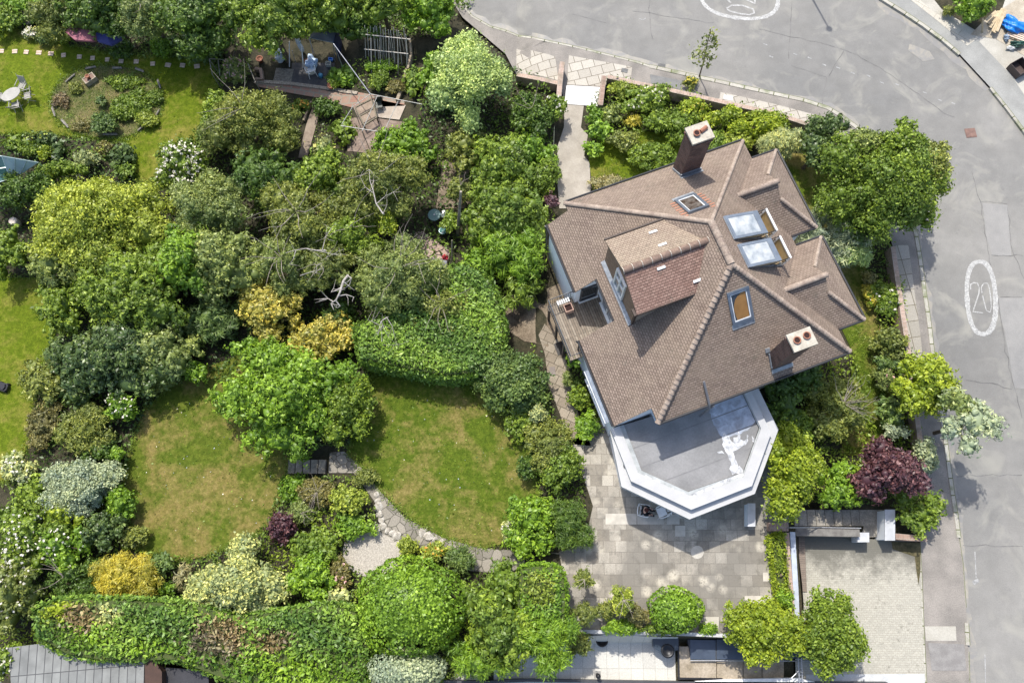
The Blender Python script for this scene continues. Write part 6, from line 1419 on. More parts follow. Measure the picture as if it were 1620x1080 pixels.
gz = thing('gazebo', 'dark canvas gazebo with blue side wall in the allotment', 'gazebo', G(500, 90)); o = gz.location
R4 = [Pz(x, y, o.z+z)-o for x, y, z in ((527, 68, 2.0), (533, 45, 2.0), (492, 40, 2.0), (490, 60, 2.0))]; pk = Pz(512, 52, o.z+2.6)-o
m = MB()
for i in range(4): m.face([R4[i], R4[(i+1) % 4], pk])
m.build('canopy', TENTR, gz)
b0, b1 = Pz(536, 98, o.z+.05)-o, Pz(541, 68, o.z+.05)-o
m = MB(); m.hexa([b0, b1, b1+Vector((.03, 0, 0)), b0+Vector((.03, 0, 0))], [R4[0], R4[1], R4[1]+Vector((.03, 0, 0)), R4[0]+Vector((.03, 0, 0))]); m.build('side_wall', TENT, gz)
m = MB(); m.tube([R4[3], R4[0]], .03, 5)
for i, (x, y) in ((0, (530, 98)), (3, (496, 90))): m.tube([R4[i], Pz(x, y, o.z)-o], .025, 5)
m.build('pole', PRAIL, gz, uv=False)
# bean frame of canes
CANE = mnoise('bamboo_cane', (.50, .46, .40), (.68, .63, .56), 8); bf = thing('bean_frame', 'row of upright canes tied to two long poles over the bean plants', 'bean frame', G(612, 100)); o = bf.location
m = MB()
for k in range(17):
    x = 577+4.1*k+RNG.normal(0, .8); yt = 42+RNG.normal(0, 2.5)+k*.45; yb = 98+RNG.normal(0, 5)+k*.2
    m.tube([Pz(x+RNG.normal(4, 2), yb, o.z)-o, Pz(x, yt, o.z+2.3)-o], .02, 5)
for k in range(5):
    x = 585+14*k; m.tube([Pz(x+3, 118, o.z)-o, Pz(x+2, 60, o.z+2.0)-o], .018, 5)
m.build('cane', CANE, bf, uv=False); m = MB()
m.tube([Pz(569, 54, o.z+1.9)-o, Pz(649, 62.5, o.z+1.9)-o], .03, 6); m.tube([Pz(576, 78, o.z+1.2)-o, Pz(646, 85.5, o.z+1.2)-o], .028, 6); m.build('cross_pole', CANE, bf, uv=False)
# fruit cage
fc = thing('fruit_cage', 'thin pole fruit cage over paving slabs in the allotment', 'fruit cage', G(585, 190)); o = fc.location; zc = 1.9
def fp(x, y, z=zc): return Pz(x, y, o.z+z)-o
m = MB()
for a, b in (((586, 149), (667, 165)), ((586, 149), (558, 169)), ((558, 169), (541, 196)), ((539, 199), (597, 208)), ((597, 152), (573, 207)), ((630, 160), (608, 208))): m.tube([fp(*a), fp(*b)], .02, 5)
m.build('top_rail', mflat('pale_cage_pole', (.42, .42, .39), .5, .3), fc, uv=False); m = MB()
for a in ((586, 149), (558, 169), (541, 196), (573, 207), (597, 208), (667, 165)): q = fp(*a); m.tube([q, Vector((q.x, q.y, 0))], .024, 5)
m.build('corner_post', mflat('pale_cage_post', (.36, .34, .29), .5), fc, uv=False)
cl = thing('washing_line_pole', 'long pale pole sloping from the gazebo to the fruit cage', 'pole', Pz(528, 70, 2)); o2 = cl.location
m = MB(); m.tube([(0, 0, 0), Pz(556, 108, 2.0)-o2, Pz(586, 149, 1.85)-o2], .024, 6); m.build('pole', mflat('pale_pole', (.36, .37, .40), .5), cl, uv=False)
m = MB(); m.tube([(0, 0, 0), (0, 0, -2.2)], .03, 6); m.build('support', PRAIL, cl, uv=False)
TERRA = mbrick('terracotta_slabs', (.28, .15, .11), (.34, .22, .16), (.26, .23, .18), .62, .55, .05, 'Object', .2, bump=.3, stain=[(1.4, .48, .62, (.28, .24, .19))])
sheet('allotment_path', [(400, 130), (460, 133), (560, 146), (640, 160), (640, 168), (562, 172), (520, 158), (450, 146), (410, 138)], TERRA, .03)
sheet('allotment_path', [(497, 162), (512, 160), (500, 200), (486, 250), (472, 250), (484, 200)], mnoise('worn_path', (.22, .17, .13), (.32, .26, .2), 3), .03)
sheet('allotment_patio', [(462, 100), (530, 100), (525, 140), (460, 132)], mnoise('dark_slate', (.06, .06, .065), (.11, .105, .10), 3), .025)
sheet('cobble_patch', [(437, 108), (465, 110), (460, 134), (432, 130)], mnoise('cobbles', (.14, .13, .11), (.26, .24, .2), 6, fine=20, fa=.4, bump=.8), .03)
sheet('cage_floor', [(588, 156), (642, 167), (632, 190), (598, 186)], mnoise('pale_slab', (.36, .30, .24), (.46, .40, .33), 2), .03)
sheet('cage_floor', [(560, 172), (592, 158), (597, 190), (572, 198)], mnoise('tan_slab', (.26, .20, .15), (.34, .27, .21), 2), .034)
sheet('cage_soil', [(545, 190), (600, 188), (650, 195), (640, 215), (596, 245), (550, 240)], mnoise('pinkish_soil', (.19, .14, .11), (.27, .21, .17), 2, fine=10, fa=.3), .02)
def timber(px, w, h, label, z=0, mat=None, cat='timber edging'):
    m = MB(); ribbon(m, GW(px, h+z), w, z-.05, h+z, .8); tag(m.build('timber_edging', mat or mnoise('old_timber', (.24, .19, .13), (.36, .30, .22), 4), uv=False), label, cat)
timber([(644, 108), (637, 135), (628, 158)], .2, .25, 'straight timber edging right of the vegetable patch')
timber([(648, 60), (650, 85), (645, 108)], .12, .6, 'leaning timber rail beside the bean frame')
timber([(492, 160), (480, 190)], .1, .2, 'short timber edging left of the worn path')
fr = thing('cold_frame', 'old wooden frame lying in the fruit cage', 'cold frame', G(578, 172)); o = fr.location; m = MB()
Q4 = [Pz(x, y, o.z+.5)-o for x, y in ((562, 170), (588, 157), (596, 186), (576, 198))]
for i in range(4): m.tube([Q4[i], Q4[(i+1) % 4]], .06, 4)
m.tube([Q4[0].lerp(Q4[3], .5), Q4[1].lerp(Q4[2], .5)], .05, 4)
for q in Q4: m.tube([q, Vector((q.x, q.y, -.02))], .05, 4)
m.build('frame_timber', mflat('weathered_wood', (.17, .145, .10), .8), fr, uv=False)
# ================================================================= FURNITURE AND LOOSE THINGS
PLAST = mflat('white_plastic', (.76, .76, .74), .4); GREYW = mflat('silvered_teak', (.36, .345, .31), .7)
def slat_chair(px, py, rz, label, cat='chair', mat=GREYW, group=None, seath=.44, name='folding_chair', flatz=0):
    p = G(px, py, .45); r = thing(name, label, cat, (p.x, p.y, p.z-.45), math.radians(rz), group)
    m = MB()
    for k in range(6): m.box((0, -.17+.075*k, seath), (.46, .06, .02))
    m.build('seat', mat, r); m = MB()
    for k in range(6): m.box((0, .24+.035*k, seath+.08+.075*k), (.46, .02, .062), 0, 0, -.4)
    m.build('backrest', mat, r)
    for s in (-1, 1):
        for a, b in (((s*.21, -.26, 0), (s*.21, .2, seath)), ((s*.235, .30, 0), (s*.235, -.2, seath))):
            m = MB(); m.tube([a, b], .018, 5); m.build('leg', mat, r, uv=False)
        m = MB(); m.tube([(s*.25, .2, seath-.1), (s*.25, .48, seath+.55)], .018, 5); m.tube([(s*.27, -.2, seath+.2), (s*.27, .3, seath+.22)], .022, 5); m.tube([(s*.27, -.18, seath+.2), (s*.25, -.15, seath)], .015, 5); m.build('armrest', mat, r, uv=False)
    return r
p = G(17, 149, .72); tb = thing('garden_table', 'oval silvered wooden garden table on the top left lawn', 'table', (p.x, p.y, p.z-.72), math.radians(35))
m = MB(); P = [(.62*math.cos(k*math.pi/12), .42*math.sin(k*math.pi/12)) for k in range(24)]; m.prism(P, .70, .73); m.build('table_top', GREYW, tb)
for s in (-1, 1):
    for q in (-1, 1): m = MB(); m.tube([(s*.42, q*.2, 0), (s*.3, q*.22, .70)], .022, 5); m.build('leg', GREYW, tb, uv=False)
slat_chair(34, 136, -15, 'silvered folding chair behind the oval table, furthest up the lawn')
slat_chair(43, 151, -75, 'silvered folding chair right of the oval table')
slat_chair(24, 166, 190, 'silvered folding chair below the oval table')
slat_chair(-2, 152, 95, 'silvered folding chair cut by the left edge beside the oval table')
def plastic_chair(x, y, z, rz, label, name='garden_chair', mat=PLAST):
    r = thing(name, label, 'chair', (x, y, z), math.radians(rz)); m = MB(); m.prism([(-.24, -.24), (.24, -.24), (.22, .22), (-.22, .22)], .40, .43); m.build('seat', mat, r)
    m = MB(); P = []
    for k in range(9):
        t = math.pi*(k/8); P.append((-.27*math.cos(t), .20+.08*math.sin(t)))
    for k in range(8):
        a, b = P[k], P[k+1]
        if k % 2 == 0 or k in (3, 4): m.hexa([(a[0], a[1], .43), (b[0], b[1], .43), (b[0], b[1]+.025, .43), (a[0], a[1]+.025, .43)], [(a[0]*1.08, a[1]+.1, .86), (b[0]*1.08, b[1]+.1, .86), (b[0]*1.08, b[1]+.125, .86), (a[0]*1.08, a[1]+.125, .86)])
    m.tube([(q[0]*1.1, q[1]+.11, .87) for q in P], .022, 6); m.build('backrest', mat, r)
    for s in (-1, 1):
        m = MB(); m.tube([(s*.29, .26, .70), (s*.31, 0, .66), (s*.29, -.22, .65), (s*.25, -.25, .45)], .026, 6); m.build('armrest', mat, r, uv=False)
        for q in (-1, 1): m = MB(); m.tube([(s*.27, q*.27, 0), (s*.22, q*.2, .41)], [.018, .026], 6); m.build('leg', mat, r, uv=False)
    return r
p = Pz(492, 112, .45+T(-13, 27)); plastic_chair(p.x, p.y, T(p.x, p.y), 200, 'white plastic garden chair in front of the allotment patio cover')
sq = G(124, 54, .7); q_ = thing('square_table', 'small pale square metal table beside the parasol', 'table', (sq.x, sq.y, sq.z-.7)); m = MB(); m.box((0, 0, .69), (.62, .6, .03)); m.build('table_top', mflat('pale_metal_top', (.45, .45, .44), .5), q_)
for s in (-1, 1):
    for t_ in (-1, 1): m = MB(); m.tube([(s*.28, t_*.27, 0), (s*.28, t_*.27, .68)], .015, 5); m.build('leg', BLK, q_, uv=False)
def parasol(px, py, r, n, c1, label, rz=0, tilt=(0, 0), hz=2.3, sx=1.0):
    p = G(px, py, hz); o = thing('parasol', label, 'parasol', (p.x, p.y, p.z-hz), rz); m = MB(); ap = Vector((0, 0, hz+.35)); V = []
    for k in range(n): t = 2*math.pi*k/n; x, y = r*math.cos(t)*sx, r*math.sin(t); V.append(Vector((x, y, hz+x*tilt[0]+y*tilt[1])))
    for k in range(n): m.face([V[k], V[(k+1) % n], ap])
    for k in range(n): a, b = V[k], V[(k+1) % n]; m.face([a, a-Vector((0, 0, .15)), b-Vector((0, 0, .15)), b])
    m.build('canopy', c1, o); m = MB(); m.tube([(0, 0, 0), (0, 0, hz+.4)], .02, 6); m.build('pole', PRAIL, o, uv=False)
parasol(142, 46, 1.15, 8, mflat('faded_pink_canvas', (.30, .11, .14), .8), 'faded pink parasol in the shade at the top left', .4, (-.3, -.2), 1.9, 1.15)
parasol(171, 56, .75, 6, mflat('purple_blue_canvas', (.07, .075, .24), .8), 'purple blue parasol right of the pink one', .9, (-.3, .2), 1.8)
p = G(42, 29, .35); b_ = thing('stone_bowl', 'shallow stone bird bath bowl with pebbles in the top left border', 'bird bath', (p.x, p.y, T(p.x, p.y)))
m = MB(); m.lathe((0, 0, 0), [(.25, 0), (.18, .2), (.45, .34), (.5, .40), (.44, .40), (.36, .34)], 24); m.build('bowl', mflat('stone', (.42, .36, .30), .8), b_, True, uv=False)
m = MB()
for k in range(14): m.lathe((RNG.uniform(-.28, .28), RNG.uniform(-.28, .28), .34), [(.05, 0), (.06, .03), (.02, .06)], 7)
m.build('pebbles', mflat('pebble', (.5, .42, .33), .8), b_, uv=False)
p = G(141, 124, .35); sk = thing('old_sink', 'old rectangular stone sink planter at the top of the round bed', 'planter', (p.x, p.y, T(p.x, p.y)), math.radians(42)); W2, D2 = .78, .5
m = MB(); t = .07
for c, s in (((0, -D2/2+t/2, .2), (W2, t, .4)), ((0, D2/2-t/2, .2), (W2, t, .4)), ((-W2/2+t/2, 0, .2), (t, D2-2*t, .4)), ((W2/2-t/2, 0, .2), (t, D2-2*t, .4)), ((0, 0, .05), (W2-2*t, D2-2*t, .1))): m.box(c, s)
m.build('basin', mnoise('weathered_sink', (.26, .22, .16), (.42, .36, .28), 5), sk); m = MB(); m.box((0, 0, .27), (W2-2*t, D2-2*t, .2)); m.build('soil_fill', mflat('sink_soil', (.16, .08, .05)), sk)
tp = thing('terracotta_pot', 'terracotta pot standing in the old stone sink', 'pot', (p.x, p.y, T(p.x, p.y)+.37)); m = MB(); m.lathe((0, 0, 0), [(.09, 0), (.13, .2), (.145, .2), (.145, .24), (.11, .24), (.10, .18)], 16); m.build('pot', POT, tp, True, uv=False)
# stepping bricks
ORD = ['first', 'second', 'third', 'fourth', 'fifth', 'sixth', 'seventh', 'eighth', 'ninth', 'tenth', 'eleventh', 'twelfth', 'thirteenth', 'fourteenth', 'last']
SBR = mnoise('stepping_brick', (.50, .37, .27), (.64, .52, .42), 6)
pb = None
for i, (x, y) in enumerate([(3, 82), (24, 82.5), (42, 83.5), (62, 84.5), (81, 86), (101, 88.5), (126, 91), (147, 93), (170, 95.5), (192, 98), (216, 98.5), (242, 102), (266, 104), (289, 104.5), (312, 106)]):
    g = G(x, y)
    if pb is None:
        pb = thing('stepping_brick', 'pale red brick pair in the top lawn, first from the left edge in the line', 'stepping stone', g, 0, 'bricks in a line across the top left lawn')
        m = MB(); m.box((-.0, .09, .03), (.32, .14, .07)); m.box((.01, -.065, .03), (.31, .14, .07)); bc = m.build('brick', SBR, pb)
    else:
        r = pb.copy(); C.objects.link(r); r.location = g; r.rotation_euler = (0, 0, RNG.uniform(-.2, .2)); r['label'] = 'pale red brick pair in the top lawn, %s from the left edge in the line' % ORD[i]; c = bc.copy(); C.objects.link(c); c.parent = r; r.scale = (RNG.uniform(.85, 1.15), 1, 1)
LOG = mnoise('grey_log', (.17, .155, .125), (.30, .28, .24), 5)
for (a, b, lb) in (((135, 109), (152, 106), 'grey log edging above the stone sink'), ((178, 108), (193, 108), 'grey log edging on the top rim of the round bed'), ((214, 109), (228, 114), 'pale log edging at the upper right of the round bed'), ((249, 127), (254, 140), 'pale log edging on the right rim of the round bed'), ((251, 175), (246, 185), 'dark log edging at the lower right of the round bed'), ((218, 207), (232, 196), 'long dark log edging at the bottom right of the round bed'), ((163, 213), (186, 213), 'grey log pair at the bottom of the round bed'), ((97, 190), (108, 202), 'broad pale slab edging at the bottom left of the round bed'), ((118, 118), (104, 130), 'grey log edging at the upper left of the round bed'), ((82, 170), (87, 184), 'thin grey log edging at the left of the round bed')):
    A, B = G(*a, .12), G(*b, .12); r = thing('log_edging', lb, 'log edging', A); m = MB(); m.tube([(0, 0, .0), (B-A)*.5+Vector((0, 0, .02)), B-A], [.05, .055, .045], 7); m.tube([(0, .1, -.03), (B-A)*.9+Vector((0, .1, -.03))], [.035, .03], 6); m.build('log', LOG, r, uv=False)
# allotment clutter
def lump(px, py, r, h, mat, label, cat, name, col2=None, n=3):
    p = G(px, py, h*.5); o = thing(name, label, cat, (p.x, p.y, T(p.x, p.y))); bm = bmesh.new(); bmesh.ops.create_icosphere(bm, subdivisions=4, radius=1)
    ph = RNG.uniform(0, 6, 3)
    for v in bm.verts:
        c = v.co.copy(); k = 1+.13*math.sin(c.x*5+ph[0]+2*math.sin(c.y*3))+.10*math.sin(c.y*8+ph[1]+c.z*4)+.05*math.sin(c.x*14+c.z*11+ph[2]); v.co = Vector((c.x*r[0]*k, c.y*r[1]*k, max(-.0, (c.z*.5+.5)*h*k)))
    me = bpy.data.meshes.new('cover'); bm.to_mesh(me); bm.free(); me.materials.append(mat); me.polygons.foreach_set('use_smooth', [True]*len(me.polygons)); link('cover', me, o); return o
BAG = mflat('white_polythene', (.56, .62, .66), .35); BAG2 = mflat('pale_blue_sheet', (.48, .60, .76), .4)
lump(443, 89, (.32, .42), .8, BAG, 'white polythene bag bundle left of the upright poles', 'bag', 'polythene_bag')
lump(493, 100, (.36, .42), .8, BAG2, 'pale blue and lilac plastic sheet over a seat in the allotment', 'plastic sheet', 'plastic_sheet')
lump(475, 73, (.16, .16), 1.3, BAG, 'small clear bag on top of a pole in the allotment', 'bag', 'plastic_bag')
for (a, b, h, lb) in (((458, 106), (457.5, 66), 1.6, 'white upright pole left of the plastic sheet'), ((480, 108), (477, 74), 1.5, 'pale upright pole holding the small clear bag'), ((468, 100), (462, 80), .9, 'dark leaning pole between the two pale poles'), ((498, 88), (489, 62), 1.2, 'thin dark gazebo tension pole')):
    A = G(*a); B = Pz(b[0], b[1], A.z+h); r = thing('garden_pole', lb, 'pole', A); m = MB(); m.tube([(0, 0, 0), B-A], .035 if 'dark' not in lb else .02, 6); m.build('pole', PRAIL if 'dark' in lb else PLAST, r, uv=False)
def crate(px, py, w, d, h, rz, mat, label, name='crate'):
    p = G(px, py, h); o = thing(name, label, 'crate', (p.x, p.y, T(p.x, p.y)), math.radians(rz)); t = .025; m = MB()
    for c, s in (((0, -d/2+t/2, h/2), (w, t, h)), ((0, d/2-t/2, h/2), (w, t, h)), ((-w/2+t/2, 0, h/2), (t, d-2*t, h)), ((w/2-t/2, 0, h/2), (t, d-2*t, h)), ((0, 0, .02), (w-2*t, d-2*t, .04))): m.box(c, s)
    m.build('tray', mat, o); return o
crate(523, 93, .3, .2, .14, -15, mflat('blue_plastic', (.05, .22, .62), .4), 'small bright blue crate under the gazebo')
crate(519, 100, .32, .28, .25, 0, mflat('cream_plastic', (.50, .50, .44), .5), 'cream box just below the blue crate', 'storage_box')
wc = G(507, 119, .2); r = thing('watering_can', 'blue watering can on the dark allotment patio', 'watering can', (wc.x, wc.y, T(wc.x, wc.y)), .3); BLU = mflat('blue_can', (.08, .28, .42), .4)
m = MB(); m.lathe((0, 0, 0), [(.13, 0), (.14, .24), (.09, .28), (.03, .285)], 16); m.build('can', BLU, r, True, uv=False); m = MB(); m.tube([(.0, -.12, .06), (0, -.3, .26)], [.025, .018], 6); m.build('spout', BLU, r, uv=False); m = MB(); m.tube([(0, .1, .22), (0, .2, .25), (0, .18, .08), (0, .12, .05)], .013, 5); m.build('handle', BLU, r, uv=False)
for (x, y, s, lb) in ((530, 113, .16, 'terracotta pot beside the big leaved vegetables'), (524, 136, .24, 'wide terracotta bowl at the corner of the dark patio'), (484, 95, .13, 'small terracotta pot behind the plastic sheet'), (411, 94, .22, 'terracotta trough pot left of the white bag')):
    p = G(x, y, .25); r = thing('terracotta_pot', lb, 'pot', (p.x, p.y, T(p.x, p.y))); m = MB(); m.lathe((0, 0, 0), [(s*.65, 0), (s*.95, s*1.3), (s*1.05, s*1.3), (s*1.05, s*1.5), (s*.85, s*1.5), (s*.8, s*1.2)], 18); m.build('pot', POT, r, True, uv=False)
bg = thing('folded_chair', 'dark folded chair in the fruit cage', 'chair', G(601, 171)); m = MB(); m.box((0, 0, .35), (.4, .42, .05), .2); m.box((.05, .25, .6), (.4, .05, .5), .2); m.build('seat', mflat('dark_green_fabric', (.035, .045, .035)), bg); m = MB()
for s in (-1, 1): m.tube([(s*.18, -.2, 0), (s*.2, .25, .8)], .015, 5); m.tube([(s*.18, .25, 0), (s*.18, -.2, .35)], .015, 5)
m.build('leg', BLK, bg, uv=False)
tr = thing('trellis', 'old wooden trellis frame carrying the pink climber', 'trellis', G(360, 110)); o = tr.location; m = MB()
for a, b in (((331, 93), (380, 97)), ((331, 93), (336, 118)), ((392, 100), (404, 130)), ((345, 94), (348, 120)), ((360, 95), (364, 122))): m.tube([Pz(*a, o.z+1.6)-o, Pz(*b, o.z+1.3)-o], .03, 5)
for a in ((331, 93), (380, 97), (404, 130), (336, 118)): q = Pz(*a, o.z+1.4)-o; m.tube([q, Vector((q.x, q.y, 0))], .03, 5)
m.build('lattice', LOG, tr, uv=False)
wall('brick_wall', [(403, 108), (412, 109), (414, 124), (404, 124)], .2, .3, WBR, 'small square brick edging by the allotment entrance')
wall('stone_edging', [(404, 128), (460, 132), (530, 141), (565, 147)], .22, .1, mnoise('cobble_edge', (.26, .22, .17), (.42, .37, .30), 9, fine=20, fa=.4), 'pebbly stone edging along the top of the terracotta path')
# thicket things: glass table, pots, post, flower, flagstones, lid
GT = glassmat('frosted_glass', (.09, .17, .165), .5, .3)
p = Pz(687, 340, .7+T(-5, 17)); zt_ = T(p.x, p.y)
gt = thing('glass_table', 'round frosted glass garden table in the thicket', 'table', (p.x, p.y, zt_)); m = MB(); m.lathe((0, 0, .68), [(.36, 0), (.38, .02), (.36, .04), (.01, .045)], 28); m.build('table_top', GT, gt, uv=False); m = MB(); m.lathe((0, 0, .725), [(.05, 0), (.05, .03), (.02, .035)], 12); m.build('parasol_hole_ring', PRAIL, gt, uv=False)
for k in range(4): a = k*math.pi/2+.4; m = MB(); m.tube([(.3*math.cos(a), .3*math.sin(a), 0), (.26*math.cos(a), .26*math.sin(a), .68)], .015, 5); m.build('leg', BLK, gt, uv=False)
p = Pz(701, 331, .55); g2 = thing('side_table', 'smaller dark glass table right behind the frosted one', 'table', (p.x, p.y, T(p.x, p.y))); m = MB(); m.lathe((0, 0, .5), [(.22, 0), (.24, .02), (.01, .04)], 24); m.build('table_top', glassmat('dark_green_glass', (.04, .08, .075), .15, .8), g2, uv=False); m = MB(); m.tube([(0, 0, 0), (0, 0, .5)], .03, 6); m.build('leg', BLK, g2, uv=False)
p = Pz(698, 357, .5); g3 = thing('glass_bowl', 'small green glass bowl below the frosted table', 'bowl', (p.x, p.y, T(p.x, p.y))); m = MB(); m.lathe((0, 0, .0), [(.12, 0), (.2, .3), (.24, .42), (.2, .42), (.1, .36)], 20); m.build('bowl', glassmat('green_glass', (.12, .26, .24), .15, .8), g3, True, uv=False)
sheet('flagstones', [(640, 372), (668, 366), (712, 398), (708, 420), (690, 412), (655, 398)], mbrick('pink_flagstones', (.34, .25, .20), (.44, .34, .28), (.10, .08, .06), .6, .5, .03, 'Object', -.5, bump=.4), .05)
roofplane('storage_box', 'dark slate coloured box lid beside the red flower', 'box', [(684, 408), (707, 412), (706, 424), (690, 426)], .5, mflat('slate_lid', (.09, .095, .12), .5), mflat('dark_box', (.04, .04, .045)), th=.04)
p = G(704, 407, .4); rf = thing('red_flower', 'bright red flowering plant on the flagstones', 'plant', (p.x, p.y, T(p.x, p.y))); fo = Fol(); n = 60; c = unit(RNG.normal(0, 1, (n, 3)))*.17+[0, 0, .38]; fo.leaves(c, c-[0, 0, .3], .12, .1, .5, .5); LEAF['red'] = mleaf('leaf_red', [(.35, .01, .03), (.5, .02, .06), (.6, .06, .12)]); fo.build('blossom', LEAF['red'], rf)
m = MB(); m.lathe((0, 0, 0), [(.1, 0), (.14, .2), (.15, .24), (.02, .24)], 14); m.build('pot', POT, rf, True, uv=False)
for (a, b, r0, lb) in (((721, 358, 0), (729, 303, 4.0), .11, 'thick pale bare trunk leaning in a dark gap of the thicket'), ((711, 420, 0), (715, 380, 1.6), .06, 'thin pale post beside the red flower')):
    A = Pz(a[0], a[1], .6); A.z = T(A.x, A.y); B = Pz(b[0], b[1], b[2]); r = thing('pale_post', lb, 'post', A); m = MB(); m.tube([(0, 0, 0), B-A], [r0, r0*.6], 8); m.build('post', PALEBARK, r, uv=False)
# mower on the left edge
p = G(2, 611, .3); mw = thing('robot_mower', 'black rounded garden machine on the neighbour lawn at the left edge', 'mower', (p.x, p.y, T(p.x, p.y)), -.25)
m = MB(); m.prism([(-.35, -.22), (.25, -.24), (.36, -.12), (.36, .14), (.25, .24), (-.35, .22)], .1, .3); m.prism([(-.25, -.15), (.2, -.16), (.26, 0), (.2, .16), (-.25, .15)], .303, .38); m.build('body', mflat('black_plastic', (.02, .02, .026), .35), mw)
for s in (-1, 1):
    for q in (-1, 1): m = MB(); m.tube([(s*.22, q*.25-.02, .1), (s*.22, q*.25+.03, .1)], .1, 12); m.build('wheel', BLK, mw, uv=False)
# balcony things and access hatch
pp_ = house.matrix_world if False else None
def HW(u, v, z): c, s = math.cos(HA), math.sin(HA); return Vector((8.386+u*c-v*s, 13.752+u*s+v*c, z))
q = HW(-6.42, 1.48, 2.41); pl_ = thing('square_planter', 'square terracotta planter on the balcony deck', 'planter', q, HA); m = MB()
for c, s in (((0, -.2, .22), (.45, .05, .44)), ((0, .2, .22), (.45, .05, .44)), ((-.2, 0, .22), (.05, .35, .44)), ((.2, 0, .22), (.05, .35, .44)), ((0, 0, .03), (.35, .35, .06))): m.box(c, s)
m.build('planter_box', mflat('pinkish_terracotta', (.40, .26, .20), .8), pl_); m = MB(); m.box((0, 0, .2), (.35, .35, .28)); m.build('soil_fill', SOOT, pl_)
q = HW(-6.55, 1.9, 2.41); ds_ = thing('slatted_bench', 'small white slatted bench in the corner of the balcony', 'bench', q, HA); m = MB()
for k in range(6): m.box((-.3+.12*k, 0, .42), (.08, .24, .02))
m.build('seat', PLAST, ds_); m = MB(); [m.box((a, b, .2), (.04, .04, .4)) for a in (-.3, .28) for b in (-.09, .09)]; m.build('leg', PLAST, ds_)
cover('access_hatch', 886, 551, .5, .7, 20, mflat('black_hatch', (.02, .018, .016)), 'dark open hatch in the side path under the balcony', .03)
cover('drain_cover', 874, 587, .32, .5, 5, mflat('grey_brown_cover', (.17, .14, .12)), 'grey brown drain cover at the edge of the side path', .03)
for (pts, lb) in (([(922, 605), (930, 640), (945, 662)], 'white'),):
    pass
# building site top right
TIM = mnoise('sawn_timber', (.42, .34, .22), (.56, .46, .31), 3, fine=16, fa=.2)
ts = thing('timber_stack', 'fanned stack of long sawn boards beside the top right bush', 'timber stack', G(1575, 35)); o = ts.location
for k, (a, b) in enumerate([((1563, 38), (1580, 18)), ((1566, 44), (1586, 14)), ((1570, 50), (1588, 14)), ((1573, 52), (1590, 15)), ((1577, 50), (1591, 16)), ((1560, 32), (1576, 18))]):
    A, B = Pz(*a, o.z+.1+.07*k)-o, Pz(*b, o.z+.1+.07*k)-o; c = (A+B)/2; dd = B-A; m = MB(); m.box(c, (dd.length, .16, .05), math.atan2(dd.y, dd.x)); m.build('board', TIM, ts)
pk_ = thing('marker_post', 'short pale post beside the timber stack', 'post', G(1554, 52)); o = pk_.location; m = MB(); m.tube([(0, 0, 0), Pz(1555, 30, o.z+1.0)-o], .06, 6); m.build('post', TIM, pk_, uv=False)
tarp = lump(1604, 40, (.75, .5), .5, mflat('bright_blue_tarp', (.01, .19, .62), .35), 'crumpled bright blue tarpaulin on the top right building site', 'tarpaulin', 'tarpaulin'); tarp.rotation_euler = (0, 0, -.6)
pa = thing('pallet', 'wooden pallet leaning on the blue tarpaulin', 'pallet', G(1608, 56), -.45); m = MB()
for k in range(6): m.box((0, -.35+.14*k, .16), (1.2, .09, .03))
m.build('deck_board', mflat('pallet_wood', (.60, .48, .38), .8), pa); m = MB(); [m.box((x, 0, .07), (.1, .8, .13)) for x in (-.5, 0, .5)]; m.build('bearer', TIM, pa)
lump(1610, 70, (.45, .22), .35, mflat('dark_green_sheet', (.02, .07, .05), .4), 'dark green plastic sheet below the pallet', 'plastic sheet', 'plastic_sheet')
lump(1600, 76, (.3, .14), .2, mflat('white_rubble_bag', (.55, .56, .54), .6), 'white rubble bag below the pallet', 'bag', 'rubble_bag')
lump(1592, 60, (.14, .25), .3, mflat('grey_blue_bag', (.20, .26, .34), .6), 'grey blue bag left of the pallet', 'bag', 'rubble_bag')
crate(1616, 104, .9, .9, .5, 30, mflat('dark_brown_box', (.07, .05, .045)), 'dark brown open box at the right edge of the building site', 'skip_box')
sheet('site_earth', [(1535, 55), (1560, 30), (1640, -20), (1700, 60), (1640, 100), (1575, 62)], mnoise('sandy_earth', (.34, .29, .22), (.46, .41, .32), 1.2, fine=12, fa=.2), .015)
sheet('verge_soil', [(1470, -10), (1490, 15), (1555, 56), (1580, 30), (1600, -30), (1470, -40)], SOIL, .014)
# street lamp outside the frame whose shadow falls on the road
tip = G(1312, 43); base = tip-Vector((.21*6.2, -.58*6.2, 0)); 
lp = thing('street_lamp', 'tall street lamp whose shadow crosses the top of the road', 'street lamp', (base.x, base.y, T(base.x, base.y))); m = MB(); m.tube([(0, 0, 0), (0, 0, 1.2), (0, 0, 6.1)], [.09, .07, .045], 10); m.build('column', PRAIL, lp, uv=False); m = MB(); m.lathe((0, 0, 6.1), [(.1, 0), (.2, .08), (.16, .2), (.03, .24)], 16); m.build('lamp_head', PRAIL, lp, True, uv=False)
